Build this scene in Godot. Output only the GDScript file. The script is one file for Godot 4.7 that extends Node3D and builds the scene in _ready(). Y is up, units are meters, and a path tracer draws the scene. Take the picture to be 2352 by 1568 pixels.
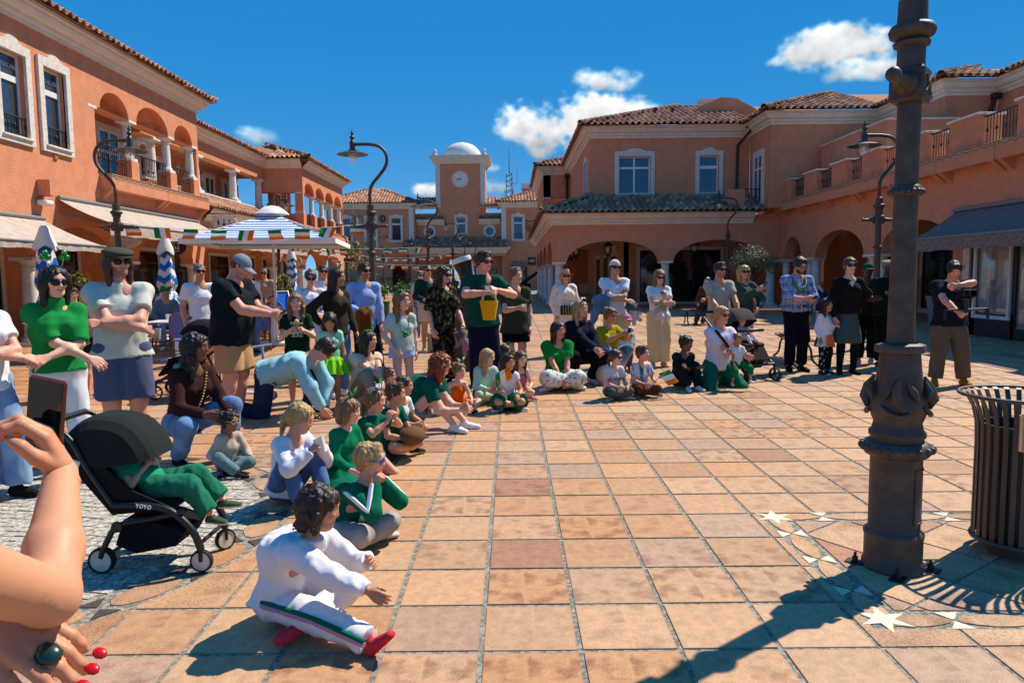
extends Node3D
# A terracotta plaza on a sunny festival day. y up, metres. The plaza rises gently away from the camera.

const TILE := .43                 # pitch of the paving
const EYE := 1.6294                # camera above the paving at its feet
const RISE := .0084               # slope of the plaza
const FOCAL := 1662.456            # focal length in units of a picture 2352 wide
const PITCH := .0896
const ROLL := -.0105

var M := {}
var names := {}

func _ready():
	var cam := Camera3D.new(); cam.name = "camera"; add_child(cam)
	cam.position = Vector3(0, EYE, 0); cam.fov = 50.505; cam.near = .05; cam.far = 800.0
	cam.basis = Basis(Vector3.RIGHT, -PITCH) * Basis(Vector3.BACK, ROLL); cam.current = true
	var attr := CameraAttributesPractical.new(); cam.attributes = attr
	var we := WorldEnvironment.new(); we.name = "world_environment"; var env := Environment.new()
	env.background_mode = Environment.BG_SKY; env.sky = Sky.new(); env.sky.sky_material = make_sky()
	env.tonemap_mode = Environment.TONE_MAPPER_LINEAR; env.tonemap_exposure = 1.6
	env.sdfgi_enabled = true; env.ssao_enabled = true; env.ssil_enabled = true
	we.environment = env; add_child(we)
	var sun := DirectionalLight3D.new(); sun.name = "sun"; add_child(sun)
	sun.light_energy = 1.35; sun.light_color = Color(1.0, .955, .88); sun.light_angular_distance = .53; sun.shadow_enabled = true
	sun.look_at_from_position(Vector3.ZERO, Vector3(-.484, -.793, .369), Vector3.UP)
	make_materials()
	var t0 := Time.get_ticks_msec()
	build_ground()
	build_left()
	build_right()
	build_tower()
	print("buildings ", Time.get_ticks_msec() - t0)
	build_lamps()
	build_props()
	print("props ", Time.get_ticks_msec() - t0)
	build_people()
	print("people ", Time.get_ticks_msec() - t0)

# ---- where things stand: a pixel of the photograph (in units of 2352 x 1568) gives a direction, the ground gives the distance
func ray(dx: float, dy: float) -> Vector3:
	var x := (dx - 1176.0) / FOCAL
	var y := -(dy - 784.15) / FOCAL
	var c := cos(ROLL); var s := sin(ROLL)
	var x2 := c * x - s * y; var y2 := s * x + c * y
	var cp := cos(PITCH); var sp := sin(PITCH)
	return Vector3(x2, y2 * cp - sp, -(cp + y2 * sp))
func gp(dx: float, dy: float, up := .0) -> Vector3:      # the point "up" above the paving
	var r := ray(dx, dy)
	return Vector3(0, EYE, 0) + r * ((up - EYE) / (r.y + RISE * r.z))
func gy(z: float) -> float: return -RISE * z
func on(x: float, z: float) -> Vector3: return Vector3(x, gy(z), z)

# ---- sky
func make_sky() -> Material:
	var w := 4096; var h := 2048
	var img := Image.create(w, h, false, Image.FORMAT_RGB8)
	var rowd := PackedByteArray()
	for v in h:
		var el := PI * .5 - PI * (v + .5) / h
		var s := sin(el)
		var c: Color
		if s >= .0:
			var t := pow(1.0 - s, 5.0)
			c = Color(.006, .145, .40).lerp(Color(.05, .245, .50), t)
			c = c.lerp(Color(.24, .42, .58), pow(1.0 - s, 16.0) * .8)
		else:
			c = Color(.20, .15, .11)
		c = c.linear_to_srgb()
		img.fill_rect(Rect2i(0, v, w, 1), c)
	# clouds: [px, py, half width, half height, strength, seed]; where the photograph has them
	var n := FastNoiseLite.new(); n.noise_type = FastNoiseLite.TYPE_SIMPLEX_SMOOTH; n.fractal_octaves = 5; n.frequency = .011; n.fractal_gain = .55
	var cl := [[1938, 110, 125, 42, 1.25, 1], [1975, 160, 75, 22, .8, 2], [1785, 142, 25, 10, .6, 12], [1395, 185, 68, 26, .95, 3], [1340, 290, 170, 58, 1.35, 4], [1440, 255, 60, 25, .7, 14], [1180, 296, 40, 24, .8, 5], [985, 437, 40, 18, 1.0, 6],
		[1135, 425, 32, 20, 1.0, 7], [1125, 385, 20, 12, .7, 8], [1545, 248, 25, 8, .55, 9], [585, 312, 40, 18, .55, 10], [1415, 215, 18, 22, .4, 11], [2600, 230, 150, 45, 1.1, 21], [-300, 300, 140, 40, 1.0, 22], [3200, 350, 200, 50, 1.0, 23]]
	for c in cl:
		var d := ray(c[0], c[1]).normalized()
		var u0 := atan2(d.x, -d.z) / TAU * w
		var v0 := acos(d.y) / PI * h
		var k := w / TAU / FOCAL * 1.12
		var rw: float = c[2] * k * 1.35; var rh: float = c[3] * k * 1.35
		for yy in range(int(v0 - rh), int(v0 + rh) + 1):
			for xx in range(int(u0 - rw), int(u0 + rw) + 1):
				var ex := (xx - u0) / rw; var ey := (yy - v0) / rh
				var e := ex * ex + ey * ey
				if e > 1.0: continue
				var px := posmod(xx, w)
				var f := n.get_noise_3d(xx * 1.6, yy * 2.6, c[5] * 97.0) * .62 + n.get_noise_3d(xx * 6.0, yy * 8.0, c[5] * 31.0) * .26
				var base: float = .62 - e * .95 - max(ey, .0) * .12
				var a: float = clamp((base + f) * 1.7 * c[4], .0, 1.0)
				a = a * a * (3.0 - 2.0 * a)
				if a <= .004: continue
				var sh := n.get_noise_3d(xx * 2.2 + 9.0, yy * 3.0 + 14.0, c[5] * 97.0)
				var lit: float = clamp(.80 - ey * .18 + sh * .2 - a * .05, .5, .92)
				var col := Color(lit, lit * .99, lit * .99)
				img.set_pixel(px, yy, img.get_pixel(px, yy).lerp(col, a * .95))
	var m := PanoramaSkyMaterial.new(); m.panorama = ImageTexture.create_from_image(img); m.energy_multiplier = 1.0
	return m

# ---- naming and grouping
func numbered(called: String) -> String:
	var k: int = names.get(called, 0); names[called] = k + 1
	return called if k == 0 else "%s_%03d" % [called, k]
func tag(o: Node, label: String, category: String, group := "") -> Node:
	o.set_meta("label", label); o.set_meta("category", category)
	if group != "": o.set_meta("group", group)
	return o
func thing(called: String, label: String, category: String, at := Vector3.ZERO, turn := .0, group := "") -> Node3D:
	var o := Node3D.new(); o.name = numbered(called); add_child(o)
	o.position = at; o.rotation.y = turn
	tag(o, label, category, group)
	return o
func put(mesh: Mesh, called: String, parent: Node = self, mat: Material = null, xf := Transform3D.IDENTITY) -> MeshInstance3D:
	var o := MeshInstance3D.new(); o.mesh = mesh; o.name = called if parent != self else numbered(called)
	if mat: o.material_override = mat
	o.transform = xf; parent.add_child(o, true)
	return o
func struct_(o: Node) -> Node: o.set_meta("kind", "structure"); return o
func stuff(o: Node) -> Node: o.set_meta("kind", "stuff"); return o
func dup(root: Node3D, at: Vector3, turn: float, label := "") -> Node3D:
	var r: Node3D = root.duplicate(); r.name = numbered(String(root.name)); add_child(r)
	r.position = at; r.rotation.y = turn
	if label != "": r.set_meta("label", label)
	return r

# ---- mesh builder; faces are given counter-clockwise as seen from outside
class MB:
	var v := PackedVector3Array(); var n := PackedVector3Array(); var u := PackedVector2Array(); var c := PackedColorArray(); var ix := PackedInt32Array()
	var col := Color.WHITE
	var xf := Transform3D.IDENTITY
	func vert(p: Vector3, nn: Vector3, uv := Vector2.ZERO) -> int:
		v.append(xf * p); n.append((xf.basis * nn).normalized()); u.append(uv); c.append(col)
		return v.size() - 1
	func tri(a: Vector3, b: Vector3, d: Vector3):
		var nn := (b - a).cross(d - a).normalized()
		var i := vert(a, nn); vert(b, nn); vert(d, nn)
		ix.append_array([i, i + 2, i + 1])
	func quad(a: Vector3, b: Vector3, d: Vector3, e: Vector3, uvs := Rect2(0, 0, 1, 1)):
		var nn := (d - a).cross(e - b).normalized()
		var i := vert(a, nn, uvs.position); vert(b, nn, uvs.position + Vector2(uvs.size.x, 0)); vert(d, nn, uvs.end); vert(e, nn, uvs.position + Vector2(0, uvs.size.y))
		ix.append_array([i, i + 2, i + 1, i, i + 3, i + 2])
	func box(ce: Vector3, s: Vector3, b := Basis.IDENTITY):
		var h := s * .5
		for k in 3:
			for sg in [-1.0, 1.0]:
				var ax := Vector3.ZERO; ax[k] = sg * h[k]
				var t1 := Vector3.ZERO; t1[(k + 1) % 3] = h[(k + 1) % 3]
				var t2 := Vector3.ZERO; t2[(k + 2) % 3] = h[(k + 2) % 3] * sg
				quad(ce + b * (ax - t1 - t2), ce + b * (ax + t1 - t2), ce + b * (ax + t1 + t2), ce + b * (ax - t1 + t2))
	func rbox(ce: Vector3, s: Vector3, r: float, b := Basis.IDENTITY):   # chamfered box
		var h := s * .5
		r = min(r, min(h.x, min(h.y, h.z)) * .9)
		var q := h - Vector3(r, r, r)
		for k in 3:
			var k1 := (k + 1) % 3; var k2 := (k + 2) % 3
			for sg in [-1.0, 1.0]:
				var ax := Vector3.ZERO; ax[k] = sg * h[k]
				var t1 := Vector3.ZERO; t1[k1] = q[k1]
				var t2 := Vector3.ZERO; t2[k2] = q[k2] * sg
				quad(ce + b * (ax - t1 - t2), ce + b * (ax + t1 - t2), ce + b * (ax + t1 + t2), ce + b * (ax - t1 + t2))
				for s2 in [-1.0, 1.0]:      # edges along k2 between faces k and k1
					var a1 := Vector3.ZERO; a1[k] = sg * h[k]; a1[k1] = s2 * q[k1]
					var a2 := Vector3.ZERO; a2[k] = sg * q[k]; a2[k1] = s2 * h[k1]
					var e := Vector3.ZERO; e[k2] = q[k2] * sg * s2
					quad(ce + b * (a1 - e), ce + b * (a2 - e), ce + b * (a2 + e), ce + b * (a1 + e))
		for sx in [-1.0, 1.0]:
			for sy in [-1.0, 1.0]:
				for sz in [-1.0, 1.0]:
					var A := Vector3(sx * h.x, sy * q.y, sz * q.z); var B := Vector3(sx * q.x, sy * h.y, sz * q.z); var C := Vector3(sx * q.x, sy * q.y, sz * h.z)
					if sx * sy * sz > 0: tri(ce + b * A, ce + b * B, ce + b * C)
					else: tri(ce + b * A, ce + b * C, ce + b * B)
	func tube(path: Array, rad, sides := 8, caps := true, flat := Vector3.ZERO):   # swept round bar; rad a number or one per point
		var k := path.size()
		var up := Vector3.UP
		var d0: Vector3 = (path[1] - path[0]).normalized()
		if abs(d0.dot(up)) > .95: up = Vector3.RIGHT
		var s := d0.cross(up).normalized(); var t := s.cross(d0).normalized()
		var base := v.size()
		var prev := d0
		for i in k:
			var d: Vector3
			if i == 0: d = d0
			elif i == k - 1: d = (path[i] - path[i - 1]).normalized()
			else: d = ((path[i + 1] - path[i]).normalized() + (path[i] - path[i - 1]).normalized()).normalized()
			var ax := prev.cross(d)
			if ax.length() > 1e-5:
				var q := Basis(ax.normalized(), prev.angle_to(d)); s = q * s; t = q * t
			prev = d
			var r: float = rad[i] if rad is Array else rad
			for j in sides:
				var a := TAU * j / sides
				var nn := s * cos(a) + t * sin(a)
				vert(path[i] + nn * r, nn, Vector2(float(j) / sides, i))
		for i in k - 1:
			for j in sides:
				var a := base + i * sides + j; var b := base + i * sides + (j + 1) % sides
				ix.append_array([a, b, a + sides, b, b + sides, a + sides])
		if caps:
			for e in [0, k - 1]:
				var r: float = rad[e] if rad is Array else rad
				if r < 1e-4: continue
				var dd: Vector3 = (path[0] - path[1]).normalized() if e == 0 else (path[k - 1] - path[k - 2]).normalized()
				var ci := vert(path[e], dd)
				for j in sides:
					vert(xf.affine_inverse() * v[base + e * sides + j], dd)
				for j in sides:
					var a := ci + 1 + j; var b := ci + 1 + (j + 1) % sides
					if e == 0: ix.append_array([ci, b, a])
					else: ix.append_array([ci, a, b])
	func lathe(prof: Array, seg := 16, at := Vector3.ZERO, b := Basis.IDENTITY, a0 := .0, a1 := TAU):   # profile of Vector2(r, y), bottom to top
		var m := prof.size()
		var dn := []
		for i in m - 1:
			var d: Vector2 = prof[i + 1] - prof[i]
			dn.append(Vector2(d.y, -d.x).normalized())
		for i in m - 1:
			var na: Vector2 = dn[i]; var nb: Vector2 = dn[i]
			if i > 0 and dn[i].dot(dn[i - 1]) > .6: na = (dn[i] + dn[i - 1]).normalized()
			if i < m - 2 and dn[i].dot(dn[i + 1]) > .6: nb = (dn[i] + dn[i + 1]).normalized()
			var base := v.size()
			for j in seg + 1:
				var a := a0 + (a1 - a0) * j / seg
				var e := Vector3(cos(a), 0, sin(a))
				for q in 2:
					var p: Vector2 = prof[i + q]; var nn: Vector2 = na if q == 0 else nb
					var rr := p.x
					vert(at + b * (e * rr + Vector3(0, p.y, 0)), b * (e * nn.x + Vector3(0, nn.y, 0)), Vector2(float(j) / seg, p.y))
			for j in seg:
				var k := base + j * 2
				ix.append_array([k, k + 2, k + 1, k + 1, k + 2, k + 3])
	func ball(ce: Vector3, r: Vector3, seg := 12, rings := 8, b := Basis.IDENTITY):
		var base := v.size()
		for i in rings + 1:
			var ph := PI * i / rings - PI / 2
			for j in seg + 1:
				var a := TAU * j / seg
				var e := Vector3(cos(a) * cos(ph), sin(ph), sin(a) * cos(ph))
				vert(ce + b * (e * r), b * (e / r), Vector2(float(j) / seg, float(i) / rings))
		for i in rings:
			for j in seg:
				var k := base + i * (seg + 1) + j
				ix.append_array([k, k + 1, k + seg + 1, k + 1, k + seg + 2, k + seg + 1])
	func prism(poly: PackedVector2Array, depth: float, b := Transform3D.IDENTITY):   # outline in x, y; front face at z = 0, body behind it
		if Geometry2D.is_polygon_clockwise(poly): poly.reverse()
		var t := Geometry2D.triangulate_polygon(poly)
		var old := xf; xf = xf * b
		for s in 2:
			var z := .0 if s == 0 else -depth
			var nn := Vector3(0, 0, 1 if s == 0 else -1)
			var i0 := v.size()
			for p in poly: vert(Vector3(p.x, p.y, z), nn, p)
			for k in range(0, t.size(), 3):
				var A := poly[t[k]]; var B := poly[t[k + 1]]; var C := poly[t[k + 2]]
				var cw := (B - A).cross(C - A) < 0
				if cw == (s == 0): ix.append_array([i0 + t[k], i0 + t[k + 1], i0 + t[k + 2]])
				else: ix.append_array([i0 + t[k], i0 + t[k + 2], i0 + t[k + 1]])
		for i in poly.size():
			var A := poly[i]; var B := poly[(i + 1) % poly.size()]
			quad(Vector3(A.x, A.y, 0), Vector3(A.x, A.y, -depth), Vector3(B.x, B.y, -depth), Vector3(B.x, B.y, 0))
		xf = old
	func frame(w0: float, h0: float, w1: float, h1: float, z0: float, z1: float, ce := Vector2.ZERO):   # rectangular ring; outer w0 x h0, inner w1 x h1, front z0, back z1
		var tb := (h0 - h1) / 2; var sb := (w0 - w1) / 2; var zc := (z0 + z1) / 2; var d := z0 - z1
		box(Vector3(ce.x, ce.y + h0 / 2 - tb / 2, zc), Vector3(w0, tb, d)); box(Vector3(ce.x, ce.y - h0 / 2 + tb / 2, zc), Vector3(w0, tb, d))
		box(Vector3(ce.x - w0 / 2 + sb / 2, ce.y, zc), Vector3(sb, h1, d)); box(Vector3(ce.x + w0 / 2 - sb / 2, ce.y, zc), Vector3(sb, h1, d))
	func sweep(path: PackedVector2Array, prof: Array, caps := true):   # a moulding: profile of Vector2(out, y) along a plan path (x, z); out is to the right of the way, ordered bottom to top
		var k := path.size(); var outs := []
		for i in k:
			var d0 := (path[i] - path[maxi(i - 1, 0)]).normalized(); var d1 := (path[mini(i + 1, k - 1)] - path[i]).normalized()
			if i == 0: d0 = d1
			if i == k - 1: d1 = d0
			var r0 := Vector2(-d0.y, d0.x); var r1 := Vector2(-d1.y, d1.x)
			var mm := (r0 + r1).normalized()
			outs.append(mm / max(mm.dot(r0), .3))
		for i in k - 1:
			for j in prof.size() - 1:
				var p: Vector2 = prof[j]; var q: Vector2 = prof[j + 1]
				var a: Vector2 = path[i] + outs[i] * p.x; var b: Vector2 = path[i + 1] + outs[i + 1] * p.x
				var a2: Vector2 = path[i] + outs[i] * q.x; var b2: Vector2 = path[i + 1] + outs[i + 1] * q.x
				quad(Vector3(b.x, p.y, b.y), Vector3(a.x, p.y, a.y), Vector3(a2.x, q.y, a2.y), Vector3(b2.x, q.y, b2.y))
	func add(mesh: ArrayMesh, t: Transform3D):
		for si in mesh.get_surface_count():
			var A := mesh.surface_get_arrays(si); var i0 := v.size()
			var vv: PackedVector3Array = A[Mesh.ARRAY_VERTEX]; var nn: PackedVector3Array = A[Mesh.ARRAY_NORMAL]
			v.append_array(t * vv)
			var tb := Transform3D(t.basis.orthonormalized(), Vector3.ZERO); n.append_array(tb * nn)
			u.append_array(A[Mesh.ARRAY_TEX_UV])
			var cc := PackedColorArray(); cc.resize(vv.size()); cc.fill(col); c.append_array(cc)
			var jx: PackedInt32Array = A[Mesh.ARRAY_INDEX]
			var o := ix.size(); ix.resize(o + jx.size())
			for q in jx.size(): ix[o + q] = jx[q] + i0
	func done(mat: Material = null, into: ArrayMesh = null) -> ArrayMesh:
		var am := into if into else ArrayMesh.new()
		if v.is_empty(): return am
		var A := []; A.resize(Mesh.ARRAY_MAX)
		A[Mesh.ARRAY_VERTEX] = v; A[Mesh.ARRAY_NORMAL] = n; A[Mesh.ARRAY_TEX_UV] = u; A[Mesh.ARRAY_COLOR] = c; A[Mesh.ARRAY_INDEX] = ix
		am.add_surface_from_arrays(Mesh.PRIMITIVE_TRIANGLES, A)
		if mat: am.surface_set_material(am.get_surface_count() - 1, mat)
		return am

func text_mesh(s: String, size: float, depth := .01, serif := false, bold := false) -> TextMesh:
	var t := TextMesh.new(); t.text = s
	var f := SystemFont.new(); f.font_names = PackedStringArray(["Droid Serif" if serif else "Droid Sans"]); f.font_weight = 700 if bold else 400
	t.font = f; t.font_size = 64; t.pixel_size = size / 64.0; t.depth = depth
	return t

# ---- a wall with openings. Local frame: x along, y up, z out of the face; face at z = 0, body behind it. Opening: [x0, x1, y0, spring, rise]
func wall_mesh(L0: float, L1: float, y0: float, y1: float, th: float, ops: Array, y1b := -1.0) -> MB:
	var m := MB.new()
	var xs := [L0, L1]
	for o in ops:
		var k := 14 if o[4] > .0 else 1
		for i in k + 1:
			# closer samples near the springs
			var t := .5 - .5 * cos(PI * i / k)
			xs.append(lerpf(o[0], o[1], t))
	xs.sort()
	var top := func(o, x): 
		var t: float = clamp((x - (o[0] + o[1]) * .5) / ((o[1] - o[0]) * .5), -1.0, 1.0)
		return o[3] + o[4] * sqrt(max(.0, 1.0 - t * t))
	for i in xs.size() - 1:
		var a: float = xs[i]; var b: float = xs[i + 1]
		if b - a < 1e-4: continue
		var mid := (a + b) / 2
		var here := []
		for o in ops:
			if mid > o[0] and mid < o[1]: here.append(o)
		here.sort_custom(func(p, q): return p[2] < q[2])
		var la := y0; var lb := y0
		for o in here + [null]:
			var ta: float = y1 if o == null else o[2]
			var tb := ta
			if ta - la > 1e-4 or tb - lb > 1e-4:
				m.quad(Vector3(a, la, 0), Vector3(b, lb, 0), Vector3(b, tb, 0), Vector3(a, ta, 0))
				m.quad(Vector3(b, lb, -th), Vector3(a, la, -th), Vector3(a, ta, -th), Vector3(b, tb, -th))
			if o != null:
				la = top.call(o, a); lb = top.call(o, b)
				m.quad(Vector3(a, la, 0), Vector3(b, lb, 0), Vector3(b, lb, -th), Vector3(a, la, -th))          # soffit
				if o[2] > y0 + 1e-3: m.quad(Vector3(a, o[2], 0), Vector3(a, o[2], -th), Vector3(b, o[2], -th), Vector3(b, o[2], 0))
	for o in ops:
		m.quad(Vector3(o[0], o[2], 0), Vector3(o[0], o[3], 0), Vector3(o[0], o[3], -th), Vector3(o[0], o[2], -th))
		m.quad(Vector3(o[1], o[2], 0), Vector3(o[1], o[2], -th), Vector3(o[1], o[3], -th), Vector3(o[1], o[3], 0))
	m.quad(Vector3(L0, y0, 0), Vector3(L0, y1, 0), Vector3(L0, y1, -th), Vector3(L0, y0, -th))
	m.quad(Vector3(L1, y0, 0), Vector3(L1, y0, -th), Vector3(L1, y1, -th), Vector3(L1, y1, 0))
	m.quad(Vector3(L0, y1, 0), Vector3(L1, y1, 0), Vector3(L1, y1, -th), Vector3(L0, y1, -th))
	return m
# frames of the facades: x along the wall, z out of it
func facing_right(x: float) -> Transform3D: return Transform3D(Basis(Vector3(0, 0, -1), Vector3.UP, Vector3(1, 0, 0)), Vector3(x, 0, 0))   # local x = depth (-z)
func facing_left(x: float) -> Transform3D: return Transform3D(Basis(Vector3(0, 0, 1), Vector3.UP, Vector3(-1, 0, 0)), Vector3(x, 0, 0))    # local x = +z
func facing_us(z: float) -> Transform3D: return Transform3D(Basis.IDENTITY, Vector3(0, 0, z))

# ---- materials
func noise_img(sz: int, freq: float, oct := 4, seed_ := 1, gain := .5) -> Image:
	var n := FastNoiseLite.new(); n.noise_type = FastNoiseLite.TYPE_SIMPLEX_SMOOTH; n.seed = seed_; n.frequency = freq; n.fractal_octaves = oct; n.fractal_gain = gain
	return n.get_seamless_image(sz, sz)
func ramp_tex(img: Image, a: Color, b: Color, lo := .2, hi := .8) -> ImageTexture:
	var w := img.get_width(); var h := img.get_height()
	var d := img.get_data()
	var lut := []
	for i in 256: lut.append(a.lerp(b, clamp((i / 255.0 - lo) / (hi - lo), .0, 1.0)))
	var o := PackedByteArray(); o.resize(w * h * 3)
	for i in w * h:
		var c: Color = lut[d[i]]
		o[i * 3] = c.r8; o[i * 3 + 1] = c.g8; o[i * 3 + 2] = c.b8
	return ImageTexture.create_from_image(Image.create_from_data(w, h, false, Image.FORMAT_RGB8, o))
func normal_tex(img: Image, k: float) -> ImageTexture:
	var i2 := Image.create_from_data(img.get_width(), img.get_height(), false, Image.FORMAT_L8, img.get_data()); i2.convert(Image.FORMAT_RGBA8)
	i2.bump_map_to_normal_map(k)
	return ImageTexture.create_from_image(i2)
func mk(nm: String, c: Color, rough := .8, metal := .0, spec := .5) -> StandardMaterial3D:
	var m := StandardMaterial3D.new(); m.resource_name = nm; m.albedo_color = c; m.roughness = rough; m.metallic = metal; m.metallic_specular = spec
	M[nm] = m
	return m
func tri_tex(m: StandardMaterial3D, alb: Texture2D, nrm: Texture2D, scale: float, depth := 1.0) -> StandardMaterial3D:
	m.uv1_triplanar = true; m.uv1_world_triplanar = true; m.uv1_scale = Vector3.ONE * scale
	if alb: m.albedo_texture = alb
	if nrm: m.normal_enabled = true; m.normal_texture = nrm; m.normal_scale = depth
	return m
func make_materials():
	var fine := noise_img(256, .09, 4, 3, .7); var coarse := noise_img(256, .012, 5, 5, .6); var mid := noise_img(256, .03, 5, 8, .62)
	var fine_n := normal_tex(fine, 6.0)
	var stucco_a := ramp_tex(coarse, Color(.95, .945, .94), Color(1, 1, 1), .25, .75)
	tri_tex(mk("stucco", Color(.82, .55, .415), .93, .0, .25), stucco_a, fine_n, .7, .25)
	tri_tex(mk("stone", Color(.845, .825, .79), .8, .0, .3), ramp_tex(mid, Color(.93, .92, .90), Color(1, 1, 1), .3, .7), fine_n, .8, .25)
	tri_tex(mk("cream", Color(.87, .82, .755), .85, .0, .3), stucco_a, null, .5)
	tri_tex(mk("white_paint", Color(.86, .85, .835), .7, .0, .3), ramp_tex(coarse, Color(.93, .925, .91), Color(1, 1, 1), .3, .6), fine_n, .9, .2)
	for k in 4:
		tri_tex(mk("rooftile%d" % k, [Color(.79, .58, .47), Color(.72, .50, .39), Color(.84, .66, .55), Color(.64, .48, .40)][k], .9, .0, .25), ramp_tex(mid, Color(.62, .60, .58), Color(1, 1, 1), .28, .55), fine_n, 2.0, .5)
		tri_tex(mk("darktile%d" % k, [Color(.79, .58, .47), Color(.72, .50, .39), Color(.84, .66, .55), Color(.64, .48, .40)][k], .9, .0, .25), ramp_tex(mid, Color(.62, .60, .58), Color(1, 1, 1), .28, .55), fine_n, 2.0, .5)
	mk("iron", Color(.30, .25, .215), .55, .0, .5); M.iron.normal_enabled = true; tri_tex(M.iron, ramp_tex(coarse, Color(.8, .78, .76), Color(1, 1, 1), .3, .7), fine_n, 3.0, .12)
	mk("dark_iron", Color(.10, .10, .105), .5)
	mk("green_metal", Color(.20, .22, .21), .45)
	mk("glass_dark", Color(.30, .34, .38), .04, .55, .9)
	mk("glass_shop", Color(.055, .06, .062), .05, .0, .8)
	tri_tex(mk("band_tile", Color(.80, .60, .38), .35), stucco_a, null, 3.0); mk("band_blue", Color(.23, .30, .44), .35)
	mk("sign_navy", Color(.13, .11, .32), .4); mk("sign_cream", Color(.86, .83, .70), .5); mk("yellow", Color(.80, .66, .20), .6)
	mk("bin_brown", Color(.30, .255, .225), .5); mk("rubber", Color(.07, .07, .07), .85); mk("plastic_black", Color(.075, .075, .08), .42); mk("lilac", Color(.62, .50, .68), .5); mk("can_green", Color(.15, .45, .25), .35, .3); mk("beer", Color(.80, .55, .18), .2)
	tri_tex(mk("bamboo", Color(.56, .40, .20), .6), ramp_tex(mid, Color(.7, .66, .6), Color(1, 1, 1)), null, 6.0); tri_tex(mk("wood", Color(.56, .38, .24), .75), ramp_tex(mid, Color(.66, .6, .55), Color(1, 1, 1)), fine_n, 4.0, .4); tri_tex(mk("bark", Color(.36, .31, .26), .95), ramp_tex(mid, Color(.6, .58, .55), Color(1, 1, 1)), fine_n, 6.0)
	tri_tex(mk("bronze", Color(.30, .31, .27), .5, .45), ramp_tex(coarse, Color(.55, .7, .6), Color(1, .95, .85)), fine_n, 1.5, .3); mk("pot_grey", Color(.55, .53, .51), .85); mk("planter_green", Color(.16, .33, .20), .6)
	var wi := Image.create(64, 64, false, Image.FORMAT_RGB8)
	for y in 64:
		for x in 64: wi.set_pixel(x, y, Color(.85, .88, .92) if (x / 4 + y / 4) % 4 == 0 and (x / 4) % 2 == 0 else Color(.10, .24, .62))
	tri_tex(mk("wicker", Color.WHITE, .7), ImageTexture.create_from_image(wi), null, 7.0); M.wicker.uv1_world_triplanar = false
	mk("shutter", Color(.33, .20, .15), .7)
	mk("white_metal", Color(.86, .86, .86), .4)
	mk("dark_metal", Color(.07, .075, .08), .45)
	mk("navy_panel", Color(.105, .125, .16), .5)
	mk("grey_metal", Color(.50, .50, .50), .45, .2)
	mk("chrome", Color(.75, .74, .72), .3, .8)
	tri_tex(mk("awning", Color(.71, .665, .625), .95, .0, .2), ramp_tex(coarse, Color(.90, .89, .88), Color(1, 1, 1), .3, .6), fine_n, 1.2, .12)
	tri_tex(mk("awning_grey", Color(.50, .475, .46), .95, .0, .2), ramp_tex(mid, Color(.84, .82, .81), Color(1, 1, 1), .3, .6), fine_n, 1.2, .12)
	var bulb := mk("lamp_glass", Color(.93, .95, .97, .22), .06); bulb.transparency = BaseMaterial3D.TRANSPARENCY_ALPHA
	var clear := mk("clear", Color(.9, .95, .95, .16), .03); clear.transparency = BaseMaterial3D.TRANSPARENCY_ALPHA
	mk("frost", Color(.9, .89, .86), .5)
	tri_tex(mk("grout", Color(.62, .60, .56), .97, .0, .2), ramp_tex(mid, Color(.70, .70, .68), Color(1, 1, 1), .3, .7), fine_n, 3.0, .5)
	tri_tex(mk("cobble", Color(.80, .77, .72), .85, .0, .3), ramp_tex(mid, Color(.74, .73, .72), Color(1, 1, 1), .3, .7), fine_n, 3.0, .7)
	tri_tex(mk("ivory", Color(.87, .815, .72), .7), ramp_tex(mid, Color(.93, .92, .90), Color(1, 1, 1)), null, 2.0)
	# paving: speckled clay with kiln-burnt patches, one picture per kind of tile
	for k in 6:
		M["pave%d" % k] = paving_mat(k)
	for kv in [["cloth", .92, .25], ["skin", .52, .42], ["hair", .5, .45], ["shiny", .28, .5], ["leaf", .55, .4]]:
		var m := mk(kv[0], Color.WHITE, kv[1], .0, kv[2]); m.vertex_color_use_as_albedo = true
	var tl := mk("tulle", Color(1, 1, 1), .9); tl.vertex_color_use_as_albedo = true; tl.cull_mode = BaseMaterial3D.CULL_DISABLED; tl.backlight_enabled = true; tl.backlight = Color(.6, .6, .6)
	mk("screen", Color(.02, .02, .03), .06, .0, .6); mk("lemonade", Color(.82, .74, .55), .2)
	M.skin.subsurf_scatter_enabled = true; M.skin.subsurf_scatter_strength = .12
	var weave := noise_img(128, .22, 2, 21, .5)
	tri_tex(M.cloth, null, normal_tex(weave, 4.0), 14.0, .22); M.cloth.uv1_world_triplanar = false
	M.leaf.backlight_enabled = true; M.leaf.backlight = Color(.35, .4, .2); M.leaf.cull_mode = BaseMaterial3D.CULL_DISABLED
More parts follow.
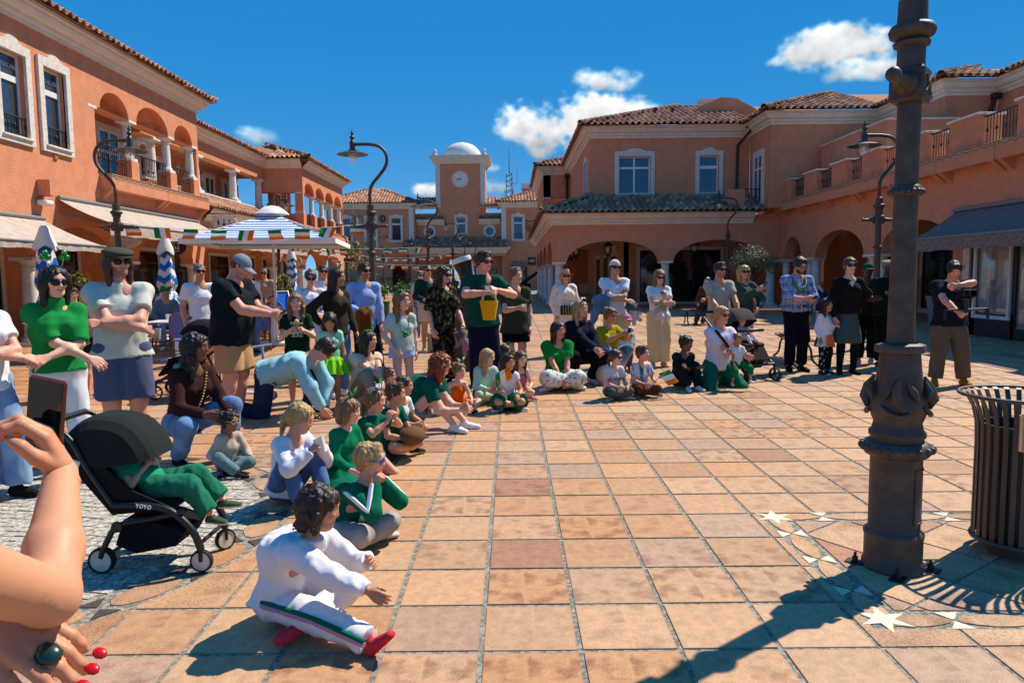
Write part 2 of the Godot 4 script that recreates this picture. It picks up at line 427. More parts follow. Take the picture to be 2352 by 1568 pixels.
func paving_mat(k: int) -> StandardMaterial3D:
	var sz := 256
	var sp := noise_img(sz, .19, 2, 40 + k, .6).get_data(); var sp2 := noise_img(sz, .33, 1, 70 + k).get_data(); var bl := noise_img(sz, .007, 4, 50 + k, .5).get_data(); var st := noise_img(sz, .02, 4, 90 + k, .6).get_data()
	var o := PackedByteArray(); o.resize(sz * sz * 3)
	var burn: float = [.0, .12, .35, .05, .5, .2][k]
	for y in sz:
		for x in sz:
			var i := y * sz + x
			var e: float = min(min(x, sz - 1 - x), min(y, sz - 1 - y)) / float(sz)
			var v := y / float(sz) if k % 2 == 0 else 1.0 - y / float(sz)
			var b: float = clamp((bl[i] / 255.0 - .46) * 3.2 + (v - .72) * .8, .0, 1.0) * burn
			b = max(b, clamp(.6 - e * 28.0 + (st[i] / 255.0 - .5) * 1.6, .0, 1.0) * .22)
			var f := 1.0 - b * .34 + (st[i] / 255.0 - .5) * .16
			var s: float = clamp((sp[i] / 255.0 - .60) * 5.0, .0, 1.0) * (.20 + .22 * b) + clamp((sp2[i] / 255.0 - .76) * 8.0, .0, 1.0) * .22
			f *= 1.0 - s
			var c := Color(f, f * (1.0 - b * .10), f * (1.0 - b * .08))
			o[i * 3] = clampi(int(c.r * 240), 0, 255); o[i * 3 + 1] = clampi(int(c.g * 240), 0, 255); o[i * 3 + 2] = clampi(int(c.b * 240), 0, 255)
	var m := StandardMaterial3D.new(); m.resource_name = "paving"; m.roughness = .62; m.metallic_specular = .35
	m.albedo_texture = ImageTexture.create_from_image(Image.create_from_data(sz, sz, false, Image.FORMAT_RGB8, o))
	m.vertex_color_use_as_albedo = true
	return m

# ---- the plaza
func tile_color(r: RandomNumberGenerator, x: float, z: float) -> Color:
	# fired clay: from pale tan to brick red, now and then greyed; the left of the plaza was laid with redder batches
	var warm: float = clamp(.5 - x * .10, .0, 1.0)
	var pale := Color(.58, .36, .21); var red := Color(.54, .265, .12); var grey := Color(.47, .31, .22); var dark := Color(.41, .20, .12)
	var c := pale.lerp(red, clamp(warm * .75 + r.randfn(.0, .25), .0, 1.0))
	var q := r.randf()
	if q < .10: c = c.lerp(grey, .8)
	elif q < .20: c = c.lerp(dark, r.randf_range(.4, .9))
	return c * r.randf_range(.9, 1.08)
func build_ground():
	var g := MB.new()
	g.quad(Vector3(-300, -.005, 60), Vector3(300, -.005, 60), Vector3(300, -.005, -400), Vector3(-300, -.005, -400))
	var tilt := Transform3D(Basis(Vector3.RIGHT, atan(RISE)), Vector3.ZERO)
	var ground := put(g.done(M.grout), "ground", self, null, tilt); struct_(ground)
	var paving := Node3D.new(); paving.name = "pavement"; add_child(paving); paving.transform = tilt; struct_(paving)
	var r := RandomNumberGenerator.new(); r.seed = 77
	var ox := -.3425 * TILE; var oz := 6.9282 * TILE
	# the cobbled disc and the star-edged panels break the grid
	var list := []
	for j in range(-9, 112):
		for i in range(-46, 46):
			var cx := ox + (i + .5) * TILE; var cz := oz + (j + .5) * TILE
			if cx < -15.5 or cx > 15.5: continue
			if abs(cx) > cz * .78 + 3.2 and cz > .3: continue
			if cz > 50.0: continue
			if is_cut(cx, cz): continue
			list.append([cx, cz, cz + abs(cx) * .4, i, j])
	list.sort_custom(func(a, b): return (a[2] if seen_ground(a[0], a[1]) else 999.0 + a[2]) < (b[2] if seen_ground(b[0], b[1]) else 999.0 + b[2]))
	# a few meshes shared by alike tiles: six kinds of clay, seven firings
	var rest := []
	for k in 6: rest.append(MB.new())
	var shared := {}
	var cnt := 0
	for t in list:
		var k := r.randi() % 6
		var col := tile_color(r, t[0], t[1])
		var jx := Vector3(r.randf_range(-.002, .002), r.randf_range(-.0012, .0012), r.randf_range(-.002, .002))
		var at := Vector3(t[0], 0, -t[1]) + jx
		if cnt < 300:
			var q := r.randi() % 7
			var warm := 1 if t[0] < 1.0 else 0
			var key := k * 100 + q * 2 + warm
			if not shared.has(key):
				var m := MB.new(); m.col = tile_color(r, -1.5 if warm == 1 else 3.0, 0); tile_shape(m); shared[key] = m.done(M["pave%d" % k])
			put(shared[key], "tile", paving, null, Transform3D(Basis(Vector3.UP, (r.randi() % 2) * PI), at))
			cnt += 1
		else:
			var m: MB = rest[k]; m.col = col; m.xf = Transform3D(Basis(Vector3.UP, (r.randi() % 2) * PI), at); tile_shape(m)
	var am := ArrayMesh.new()
	for k in 6:
		rest[k].xf = Transform3D.IDENTITY
		rest[k].done(M["pave%d" % k], am)
	stuff(put(am, "tiles", paving))
	build_insets(paving)
func seen_ground(x: float, z: float) -> bool: return z > 2.0 and abs(x) < z * .72
func tile_shape(m: MB):
	var h := TILE * .5 - .0085; var b := .004; var d := -.02
	var q := h - b
	m.quad(Vector3(-q, 0, q), Vector3(q, 0, q), Vector3(q, 0, -q), Vector3(-q, 0, -q))
	for k in 4:
		var B := Basis(Vector3.UP, k * PI / 2)
		m.quad(B * Vector3(-h, d, h), B * Vector3(h, d, h), B * Vector3(q, 0, q), B * Vector3(-q, 0, q), Rect2(0, .97, 1, .03))
# left: a disc of white limestone setts; right, round the lamp post: a panel edged with stars and petals
const DISC := Vector2(-3.35, 4.55)
const DISC_R := 1.55
var star_panel: PackedVector2Array
func is_cut(x: float, z: float) -> bool:
	if Vector2(x, z).distance_to(DISC) < DISC_R + .42: return true
	if star_panel.is_empty():
		for p in [[1738, 1176], [2010, 1445], [2640, 1445], [2300, 1176]]:
			var q := gp(p[0], p[1]); star_panel.append(Vector2(q.x, -q.z))
	return Geometry2D.is_point_in_polygon(Vector2(x, z), star_panel)
func flat_poly(m: MB, poly: PackedVector2Array, top := .0, depth := .02):    # outline in plan (x, z ahead)
	if poly.size() < 3: return
	m.prism(poly, depth, Transform3D(Basis(Vector3.RIGHT, -PI / 2), Vector3(0, top, 0)))
func build_insets(paving: Node3D):
	var r := RandomNumberGenerator.new(); r.seed = 5
	# setts in the disc
	var m := MB.new(); var n := 0
	var row := 0
	var y := -DISC_R
	while y < DISC_R:
		var half: float = sqrt(max(.0, DISC_R * DISC_R - y * y))
		var x := -half + r.randf_range(0, .05)
		while x < half - .03:
			var w := r.randf_range(.075, .125)
			var jy := r.randf_range(-.008, .008)
			var poly := PackedVector2Array()
			for c in [[.006, .005], [w - .006, .005], [w - .006, .068], [.006, .068]]:
				var p := Vector2(x + c[0] + r.randf_range(-.006, .006), y + jy + c[1] + r.randf_range(-.006, .006))
				poly.append(DISC + p.rotated(-.16))
			var mm := MB.new()
			flat_poly(mm, poly, r.randf_range(-.004, .002), .03)
			if n < 300 and DISC.x + x > -3.7 and y < .9: put(mm.done(M.cobble), "sett", paving); n += 1
			else: m.add(mm.done(), Transform3D.IDENTITY)
			x += w
		y += .073; row += 1
	stuff(put(m.done(M.cobble), "setts", paving))
	# ring of petals and dark darts round the disc, clay slabs outside it
	for k in 22:
		var a := TAU * k / 22.0
		var d := Vector2(cos(a), sin(a)); var t := Vector2(-d.y, d.x)
		var c := DISC + d * (DISC_R + .17)
		var pet := PackedVector2Array()
		for q in 12:
			var b := TAU * q / 12.0
			pet.append(c + t * cos(b) * .19 + d * sin(b) * .095 * (1.0 if abs(cos(b)) < .9 else .7))
		var mp := MB.new(); mp.col = tile_color(r, -2, 0); flat_poly(mp, pet)
		put(mp.done(M.pave3), "petal", paving)
		var c2 := DISC + d.rotated(PI / 22.0) * (DISC_R + .17); var d2 := d.rotated(PI / 22.0); var t2 := Vector2(-d2.y, d2.x)
		for s in [-1.0, 1.0]:
			var md := MB.new(); md.col = Color(.10, .07, .06)
			flat_poly(md, PackedVector2Array([c2 + d2 * s * .10 + t2 * .07, c2 + d2 * s * .10 - t2 * .07, c2 + d2 * s * .015]))
			put(md.done(M.pave0), "dart", paving)
	for i in range(-16, 6):
		for j in range(2, 20):
			# whole tiles are cut to what lies outside the ring
			var cx := -.3425 * TILE + (i + .5) * TILE; var cz := 6.9282 * TILE + (j - 9 + .5) * TILE
			var dd := Vector2(cx, cz).distance_to(DISC)
			if dd >= DISC_R + .42 or dd < DISC_R * .8: continue
			var h := TILE * .5 - .0085
			var sq := PackedVector2Array([Vector2(cx - h, cz - h), Vector2(cx + h, cz - h), Vector2(cx + h, cz + h), Vector2(cx - h, cz + h)])
			var circ := PackedVector2Array()
			for q in 48: circ.append(DISC + Vector2(cos(TAU * q / 48.0), sin(TAU * q / 48.0)) * (DISC_R + .30))
			for piece in Geometry2D.clip_polygons(sq, circ):
				if Geometry2D.is_polygon_clockwise(piece) and piece.size() > 20: continue
				var mp := MB.new(); mp.col = tile_color(r, -2, 0); flat_poly(mp, piece)
				put(mp.done(M["pave%d" % (r.randi() % 6)]), "tile", paving)
	# star-edged panel: border of petals and ivory stars, slabs laid askew inside
	var P := []
	for p in star_panel: P.append(p)
	var ce := (star_panel[0] + star_panel[1] + star_panel[2] + star_panel[3]) / 4.0
	for e in 4:
		var a: Vector2 = P[e]; var b: Vector2 = P[(e + 1) % 4]
		var L := a.distance_to(b); var d := (b - a) / L; var t := Vector2(-d.y, d.x)
		if t.dot(ce - a) < 0: t = -t
		var k := int(L / .36)
		for i in k:
			var c := a + d * (L * (i + .5) / k) + t * .085
			var pet := PackedVector2Array()
			var hw := L / k * .5 - .012
			for q in 14:
				var w := TAU * q / 14.0
				pet.append(c + d * cos(w) * hw + t * sin(w) * .062 * (1.0 - .25 * abs(cos(w))))
			var mp := MB.new(); mp.col = tile_color(r, 4, 0); flat_poly(mp, pet); put(mp.done(M["pave%d" % (r.randi() % 6)]), "petal", paving)
			if i > 0:
				var c2 := a + d * (L * i / k) + t * .085
				for s in [-1.0, 1.0]:
					var mi := MB.new(); flat_poly(mi, PackedVector2Array([c2 + t * s * .078 + d * .055, c2 + t * s * .078 - d * .055, c2 + t * s * .012 - d * .006, c2 + t * s * .012 + d * .006]))
					put(mi.done(M.ivory), "star_point", paving)
		var cs := a + (ce - a).normalized() * .13
		var st := PackedVector2Array()
		for q in 12: st.append(cs + Vector2(cos(TAU * q / 12.0 + .4), sin(TAU * q / 12.0 + .4)) * (.135 if q % 2 == 0 else .05))
		var ms := MB.new(); flat_poly(ms, st, .001); put(ms.done(M.ivory), "star", paving)
	var inner: PackedVector2Array = Geometry2D.offset_polygon(star_panel, -.185)[0]
	for i in range(-7, 8):
		for j in range(-7, 8):
			var c := ce + Vector2(i * TILE, j * TILE).rotated(.62)
			var h := TILE * .5 - .0085
			var sq := PackedVector2Array()
			for q in [[-h, -h], [h, -h], [h, h], [-h, h]]: sq.append(c + Vector2(q[0], q[1]).rotated(.62))
			for piece in Geometry2D.intersect_polygons(sq, inner):
				var mp := MB.new(); mp.col = tile_color(r, 5, 0); flat_poly(mp, piece); put(mp.done(M["pave%d" % (r.randi() % 6)]), "tile", paving)
	# whole-grid tiles next to the panel are cut along its edge
	for i in range(0, 16):
		for j in range(-9, 8):
			var cx := -.3425 * TILE + (i + .5) * TILE; var cz := 6.9282 * TILE + (j + .5) * TILE
			if not Geometry2D.is_point_in_polygon(Vector2(cx, cz), star_panel): continue
			var h := TILE * .5 - .0085
			var sq := PackedVector2Array([Vector2(cx - h, cz - h), Vector2(cx + h, cz - h), Vector2(cx + h, cz + h), Vector2(cx - h, cz + h)])
			for piece in Geometry2D.clip_polygons(sq, star_panel):
				if piece.size() < 3 or Geometry2D.is_polygon_clockwise(piece): continue
				var mp := MB.new(); mp.col = tile_color(r, 4, 0); flat_poly(mp, piece); put(mp.done(M["pave%d" % (r.randi() % 6)]), "tile", paving)

# ---- shared parts of the buildings
const CORN := [Vector2(.0, .0), Vector2(.05, .0), Vector2(.06, .09), Vector2(.12, .11), Vector2(.14, .19), Vector2(.24, .22), Vector2(.30, .30), Vector2(.31, .36), Vector2(.38, .37), Vector2(.38, .46), Vector2(.0, .46)]
func cornice(parent: Node, path: Array, y: float, k := 1.0, mat := "cream"):
	var m := MB.new(); var pr := []
	for p in CORN: pr.append(W(p.x * k, y + p.y * k))
	m.sweep(PackedVector2Array(path), pr)
	put(m.done(M[mat]), "cornice", parent)
func column_mesh(h: float, r := .15) -> ArrayMesh:     # base at y = 0
	var key := "col%f_%f" % [h, r]
	if M.has(key): return M[key]
	var m := MB.new(); var s := r / .15
	m.rbox(V(0, .05 * s, 0), V(.46 * s, .10 * s, .46 * s), .01)
	m.lathe([W(.20 * s, .10 * s), W(.215 * s, .13 * s), W(.205 * s, .17 * s), W(.172 * s, .185 * s), W(.165 * s, .23 * s), W(.158 * s, .26 * s), W(.152 * s, h * .55), W(.132 * s, h - .25 * s), W(.155 * s, h - .245 * s), W(.155 * s, h - .22 * s), W(.135 * s, h - .21 * s), W(.14 * s, h - .15 * s), W(.19 * s, h - .09 * s), W(.2 * s, h - .08 * s)], 20)
	m.rbox(V(0, h - .04 * s, 0), V(.48 * s, .08 * s, .48 * s), .008)
	M[key] = m.done(M.white_paint)
	return M[key]
func column(parent: Node, x: float, z: float, y0: float, y1: float, r := .15):
	put(column_mesh(snappedf(y1 - y0, .01), r), "column", parent, null, mv(V(x, y0, z)))
# Portuguese roof tiles: each piece a channel and a barrel, lapping the one below. Slope from an eave line (a to b, outside on the right hand) up and inwards
const TP := .262
const TL := .40
func tile_piece(k: int, dark: bool) -> ArrayMesh:
	var key := "tp%d%s" % [k, dark]
	if M.has(key): return M[key]
	var m := MB.new(); var n := 8; var L := TL + .05
	var prof := func(t: float, w: float) -> Vector2: return W((t - .5) * TP, .052 * cos(TAU * t) * -1.0 * w + .052)
	for i in n:
		var t0 := i / float(n); var t1 := (i + 1) / float(n)
		var a: Vector2 = prof.call(t0, 1.0); var b: Vector2 = prof.call(t1, 1.0)
		# z runs up the slope (negative), the lower end is lifted over the piece below
		m.quad(V(a.x, a.y + .022, 0), V(b.x, b.y + .022, 0), V(b.x, b.y * .93, -L), V(a.x, a.y * .93, -L))
		m.quad(V(a.x, a.y + .002, 0), V(b.x, b.y + .002, 0), V(b.x, b.y + .022, 0), V(a.x, a.y + .022, 0))
	# rounded shading across the barrel
	for i in m.v.size():
		if mag(m.n[i].z) < .7:
			var t := m.v[i].x / TP + .5
			m.n[i] = V(-.052 * TAU / TP * sin(TAU * t), 1, .05).normalized()
	M[key] = m.done(M[("darktile%d" if dark else "rooftile%d") % k])
	return M[key]
func mag(x: float) -> float: return x if x >= .0 else -x
func roof_slope(parent: Node, a: Vector3, b: Vector3, run: float, pitch: float, cut0: float, cut1: float, single: int, dark := false, rowmax := 99):
	# cut0, cut1: how far the hips at the two ends lean in per metre of run (0 = gable, 1 = hip at 45 degrees, negative = valley)
	var L := a.distance_to(b); var ex := (b - a) / L
	var inn := Vector3.UP.cross(ex)                       # horizontal, inwards
	var up := (inn * cos(pitch) + Vector3.UP * sin(pitch)).normalized()
	var nn := ex.cross(up * -1.0).normalized()
	if nn.y < 0: nn = -nn
	var rows: int = mini(int(ceil(run / cos(pitch) / TL)), rowmax)
	var B := Basis(ex, nn, -up)
	var r := RandomNumberGenerator.new(); r.seed = int(mag(a.x * 131.0 + a.z * 17.0)) + 7
	var rest := []
	for k in 4: rest.append(MB.new())
	var n := 0
	var under := MB.new()
	var r1 := run
	under.quad(a - nn * .03, b - nn * .03, b - ex * cut1 * r1 + up * (r1 / cos(pitch)) - nn * .03, a + ex * cut0 * r1 + up * (r1 / cos(pitch)) - nn * .03)
	put(under.done(M["darktile1" if dark else "rooftile1"]), "roof_deck", parent)
	for j in rows:
		var off := j * TL * cos(pitch)
		var s0 := cut0 * (off + .1); var s1 := L - cut1 * (off + .1)
		var cols := int(round(L / TP))
		for i in cols:
			var x := (i + .5) * L / cols
			if x < s0 - .05 or x > s1 + .05: continue
			var k := r.randi() % 4
			var at := a + ex * (x + r.randf_range(-.008, .008)) + up * (j * TL + r.randf_range(-.012, .012)) + nn * r.randf_range(-.004, .004)
			if n < single:
				put(tile_piece(k, dark), "roof_tile", parent, null, Transform3D(B, at)); n += 1
			else:
				rest[k].add(tile_piece(k, dark), Transform3D(B, at))
	var am := ArrayMesh.new(); var any := false
	for k in 4:
		if rest[k].v.size() > 0: rest[k].done(M[("darktile%d" if dark else "rooftile%d") % k], am); any = true
	if any: stuff(put(am, "roof_tiles", parent))
func ridge(parent: Node, a: Vector3, b: Vector3, dark := false):     # half-round tiles along a hip or ridge
	var L := a.distance_to(b); var n := int(ceil(L / .36)); var d := (b - a) / L
	var up := Vector3.UP; var s := d.cross(up).normalized(); var t := s.cross(d).normalized()
	var key := "ridge%s" % dark
	if not M.has(key):
		var m := MB.new()
		for i in 6:
			var p0 := PI * i / 6.0; var p1 := PI * (i + 1) / 6.0
			var A := V(-cos(p0) * .13, sin(p0) * .11, 0); var Bq := V(-cos(p1) * .13, sin(p1) * .11, 0)
			var A2 := V(A.x * .82, A.y * .82, -.42); var B2 := V(Bq.x * .82, Bq.y * .82, -.42)
			m.quad(A, Bq, B2, A2); m.quad(A * .85, Bq * .85, Bq, A)
		for i in m.v.size():
			if mag(m.n[i].z) < .8: m.n[i] = V(m.v[i].x, m.v[i].y, .02).normalized()
		M[key] = m.done()
	var r := RandomNumberGenerator.new(); r.seed = 3
	for i in n:
		put(M[key], "ridge_tile", parent, M[("darktile%d" if dark else "rooftile%d") % (r.randi() % 4)], Transform3D(Basis(s, t, -d), a + d * (i * L / n) + t * .02))
func box_part(parent: Node, called: String, mat: String, c: Vector3, s: Vector3, xf := Transform3D.IDENTITY) -> MeshInstance3D:
	var m := MB.new(); m.box(c, s); return put(m.done(M[mat]), called, parent, null, xf)
# window: moulded surround with a bowed crown, white frame, panes. Local: x along, z out, given in the facade's frame; y0..y1 = opening
func window(parent: Node, F: Transform3D, xc: float, w: float, y0: float, y1: float, panes := 1, rail := false, trans := .62, word := "", deep := .16, crown := true, dark := false):
	var xf := F * mv(V(xc, 0, 0))
	var m := MB.new(); var b := .17
	var o := PackedVector2Array([W(-w / 2 - b, y0 - .15), W(w / 2 + b, y0 - .15), W(w / 2 + b, y1 + .20)])
	if crown:
		o.append_array([W(w * .36, y1 + .20), W(w * .36, y1 + .23)])
		for i in 9:
			var a := PI * i / 8.0
			o.append(W(cos(a) * w * .27, y1 + .23 + sin(a) * .10))
		o.append_array([W(-w * .36, y1 + .23), W(-w * .36, y1 + .20)])
	o.append(W(-w / 2 - b, y1 + .20))
	# ring: split so that the opening stays open
	var left := PackedVector2Array(); var hole := PackedVector2Array([W(-w / 2, y0), W(w / 2, y0), W(w / 2, y1), W(-w / 2, y1)])
	for side in [-1.0, 1.0]:
		var half := PackedVector2Array([W(0, y0 - 5), W(side * 9, y0 - 5), W(side * 9, y1 + 5), W(0, y1 + 5)])
		for piece in Geometry2D.intersect_polygons(o, half):
			for p2 in Geometry2D.clip_polygons(piece, hole): m.prism(p2, .10, mv(V(0, 0, .07)))
	m.rbox(V(0, y0 - .02, .05), V(w + .12, .05, .14), .01)
	var win := put(m.done(M.stone), "window", parent, null, xf)
	var f := MB.new(); var zf := -deep
	f.frame(w, y1 - y0, w - .10, y1 - y0 - .10, zf + .05, zf, W(0, (y0 + y1) / 2))
	var ty := lerpf(y0, y1, trans)
	f.box(V(0, ty, zf + .03), V(w - .1, .13 if panes == 1 else .08, .05))
	if panes > 1: f.box(V(0, (y0 + y1) / 2, zf + .032), V(.07, y1 - y0 - .1, .05))
	put(f.done(M.white_metal), "frame", win)
	for r in [[y0 + .05, ty], [ty, y1 - .05]]:
		for k in panes:
			var pw := (w - .1) / panes
			var g := MB.new(); g.box(V(-w / 2 + .05 + pw * (k + .5), (r[0] + r[1]) / 2, zf + .012), V(pw - .01, r[1] - r[0], .012))
			put(g.done(M.glass_shop if dark else M.glass_dark), "pane", win)
	var rv := MB.new()
	rv.box(V(-w / 2 - .01, (y0 + y1) / 2, -deep / 2 - .01), V(.018, y1 - y0, deep + .05)); rv.box(V(w / 2 + .01, (y0 + y1) / 2, -deep / 2 - .01), V(.018, y1 - y0, deep + .05))
	rv.box(V(0, y1 + .01, -deep / 2 - .01), V(w + .03, .018, deep + .05))
	put(rv.done(M.stone), "reveal", win)
	if rail: put(rail_mesh(w - .02, .42), "railing", win, M.dark_iron, mv(V(0, y0 + .02, -.03)))
	if word != "":
		put(text_mesh(word, .13, .004, true), "lettering", win, M.white_metal, mv(V(0, (ty + y1) / 2, zf + .025)))
func rail_mesh(w: float, h: float, gap := .11) -> ArrayMesh:     # iron railing, centred, from y = 0 up
	var m := MB.new()
	m.rbox(V(0, h, 0), V(w, .035, .045), .008); m.box(V(0, .05, 0), V(w, .02, .02))
	var n := int(w / gap)
	for i in n + 1:
		var x := -w / 2 + .01 + (w - .02) * i / n
		m.box(V(x, h / 2, 0), V(.014, h, .014))
		if i % 3 == 1: m.ball(V(x, h * .55, 0), V(.03, .055, .03), 6, 4)
	return m.done()
func wall(parent: Node, F: Transform3D, L0: float, L1: float, y0: float, y1: float, th: float, ops: Array, mat := "stucco", called := "wall") -> MeshInstance3D:
	return put(wall_mesh(L0, L1, y0, y1, th, ops).done(M[mat]), called, parent, null, F)
func slab(parent: Node, called: String, mat: String, x0: float, x1: float, y0: float, y1: float, z0: float, z1: float) -> MeshInstance3D:
	return box_part(parent, called, mat, V((x0 + x1) / 2, (y0 + y1) / 2, (z0 + z1) / 2), V(mag(x1 - x0), mag(y1 - y0), mag(z1 - z0)))
# balcony ledge: stucco beam with a band of painted tiles and a clay coping, corbels under its ends. In the facade's frame, from x0 to x1
func ledge(parent: Node, F: Transform3D, x0: float, x1: float, y0: float, y1: float, out: float):
	var m := MB.new(); m.box(V((x0 + x1) / 2, (y0 + y1 - .10) / 2, out / 2), V(x1 - x0, y1 - .10 - y0, out))
	var o := put(m.done(M.stucco), "ledge", parent, null, F)
	for s in [x0 + .12, x1 - .12]:
		var c := MB.new()
		c.prism(PackedVector2Array([W(0, 0), W(out, 0), W(0, -.26)]), .16, Transform3D(Basis(V(0, 0, 1), Vector3.UP, V(-1, 0, 0)), V(s - .08, y0, 0)))
		put(c.done(M.stucco), "corbel", o)
	var n := int(round((x1 - x0) / .16)); var w := (x1 - x0) / n
	for i in n:
		var t := MB.new(); t.box(V(x0 + (i + .5) * w, y1 - .055, out / 2 + .005), V(w - .006, .085, out + .006))
		put(t.done(M.band_tile), "band_tile", o)
		if i == 0: continue
		# a painted wave along the band
	var wv := MB.new()
	for i in n * 4:
		var a := x0 + (x1 - x0) * i / (n * 4.0); var b := x0 + (x1 - x0) * (i + 1) / (n * 4.0)
		var ya := y1 - .055 + .014 * sin(a * TAU / .32); var yb := y1 - .055 + .014 * sin(b * TAU / .32)
		var z := out + .0095
		wv.quad(V(a, ya - .012, z), V(b, yb - .012, z), V(b, yb + .012, z), V(a, ya + .012, z))
	put(wv.done(M.band_blue), "painted_wave", o)
	var cp := MB.new(); cp.rbox(V((x0 + x1) / 2, y1 + .012, out / 2), V(x1 - x0, .024, out + .05), .006); put(cp.done(M.rooftile2), "coping", o)
func shop_front(parent: Node, F: Transform3D, x0: float, x1: float, y0: float, y1: float, trim := "stone", doors := false):     # glazing in a moulded surround, set on the inner wall
	var m := MB.new(); var w := x1 - x0
	m.frame(w + .3, y1 - y0 + .3, w, y1 - y0, .06, .0, W((x0 + x1) / 2, (y0 + y1) / 2))
	var s := put(m.done(M[trim]), "shop_window", parent, null, F)
	var f := MB.new(); f.frame(w, y1 - y0, w - .12, y1 - y0 - .12, .045, .0, W((x0 + x1) / 2, (y0 + y1) / 2))
	var n: int = maxi(1, int(w / 1.1))
	for i in range(1, n): f.box(V(x0 + w * i / n, (y0 + y1) / 2, .02), V(.05, y1 - y0 - .12, .035))
	if doors: f.box(V((x0 + x1) / 2, y0 + 1.95, .02), V(w - .12, .05, .035))
	put(f.done(M.dark_metal), "frame", s)
	for i in n:
		var g := MB.new(); g.box(V(x0 + w * (i + .5) / n, (y0 + y1) / 2, .012), V(w / n - .02, y1 - y0 - .1, .01)); put(g.done(M.glass_shop), "pane", s)
func awning(label: String, xw: float, z0: float, z1: float, y1: float, y0: float, out: float, valance: float, sgn: float, mat := "awning", group := "shop awnings"):
	# fabric from the wall line at xw (height y1) out to xw + sgn*out (height y0), between the depths z0 and z1 (positive ahead)
	var t := thing("awning", label, "awning", V(xw, 0, 0), .0, group)
	var f := MB.new(); var k := int((z1 - z0) / .16); var n := 8
	for j in n:
		var a := j / float(n); var b := (j + 1) / float(n)
		var sag := func(q: float) -> float: return lerpf(y1, y0, q) - .05 * sin(PI * q)
		for s in 2:
			var h := -.004 * s
			var p := [V(sgn * out * a, sag.call(a) + h, -z0), V(sgn * out * a, sag.call(a) + h, -z1), V(sgn * out * b, sag.call(b) + h, -z1), V(sgn * out * b, sag.call(b) + h, -z0)]
			if (s == 0) == (sgn < 0): f.quad(p[0], p[1], p[2], p[3])
			else: f.quad(p[3], p[2], p[1], p[0])
	put(f.done(M[mat]), "canopy", t)
	var v := MB.new()
	for i in k:
		var a := z0 + (z1 - z0) * i / k; var b := z0 + (z1 - z0) * (i + 1) / k
		var oa := .012 * sin(i * 2.4); var ob := .012 * sin((i + 1) * 2.4)
		var X := sgn * out
		var P := [V(X, y0, -a), V(X, y0, -b), V(X + ob, y0 - valance - .012 * cos(i), -b), V(X + oa, y0 - valance - .012 * cos(i), -a)]
		if sgn < 0: v.quad(P[0], P[3], P[2], P[1])
		else: v.quad(P[0], P[1], P[2], P[3])
	put(v.done(M[mat]), "valance", t)
	var b := MB.new(); b.tube([V(sgn * out, y0, -z0), V(sgn * out, y0, -z1)], .025, 8)
	b.tube([V(.05 * sgn, y1 + .02, -z0), V(.05 * sgn, y1 + .02, -z1)], .05, 8)
	put(b.done(M.grey_metal), "roller", t)
	for zz in [z0 + .1, z1 - .1]:
		var arm := MB.new(); arm.tube([V(.02 * sgn, y1 - .35, -zz), V(sgn * out * .5, (y0 + y1) / 2 - .25, -lerpf(zz, (z0 + z1) / 2, .15)), V(sgn * out, y0 - .03, -zz)], .025, 6)
		put(arm.done(M.grey_metal), "arm", t)
func hung_lantern(at: Vector3, label: String, s := 1.0):     # four-sided iron lantern on a rod
	var t := thing("hanging_lantern", label, "lantern", at, .0, "iron lanterns hanging in the arcades")
	if not M.has("lantern_mesh"):
		var m := MB.new()
		m.tube([V(0, .0, 0), V(0, -.22, 0)], .012, 6)
		m.lathe([W(.0, -.20), W(.05, -.24), W(.03, -.28), W(.22, -.42), W(.24, -.45), W(.0, -.45)].slice(0, 5), 4, Vector3.ZERO, Basis(Vector3.UP, PI / 4))
		for k in 4:
			var q := Basis(Vector3.UP, PI / 2 * k + PI / 4)
			m.tube([q * V(.21, -.45, 0), q * V(.11, -.80, 0)], .012, 4)
			m.tube([q * V(.23, -.42, 0), q * V(.24, -.36, 0)], .012, 4)
		m.lathe([W(.02, -.95), W(.04, -.90), W(.02, -.86), W(.11, -.80), W(.115, -.78), W(.0, -.78)], 8)
		M["lantern_mesh"] = m.done(M.dark_iron)
		var g := MB.new(); g.ball(V(0, -.6, 0), V(.07, .1, .07), 8, 6); M["lantern_bulb"] = g.done(M.frost)
	put(M.lantern_mesh, "frame", t, null, Transform3D(Basis.IDENTITY.scaled(Vector3.ONE * s), Vector3.ZERO)); put(M.lantern_bulb, "bulb", t, null, Transform3D(Basis.IDENTITY.scaled(Vector3.ONE * s), Vector3.ZERO))

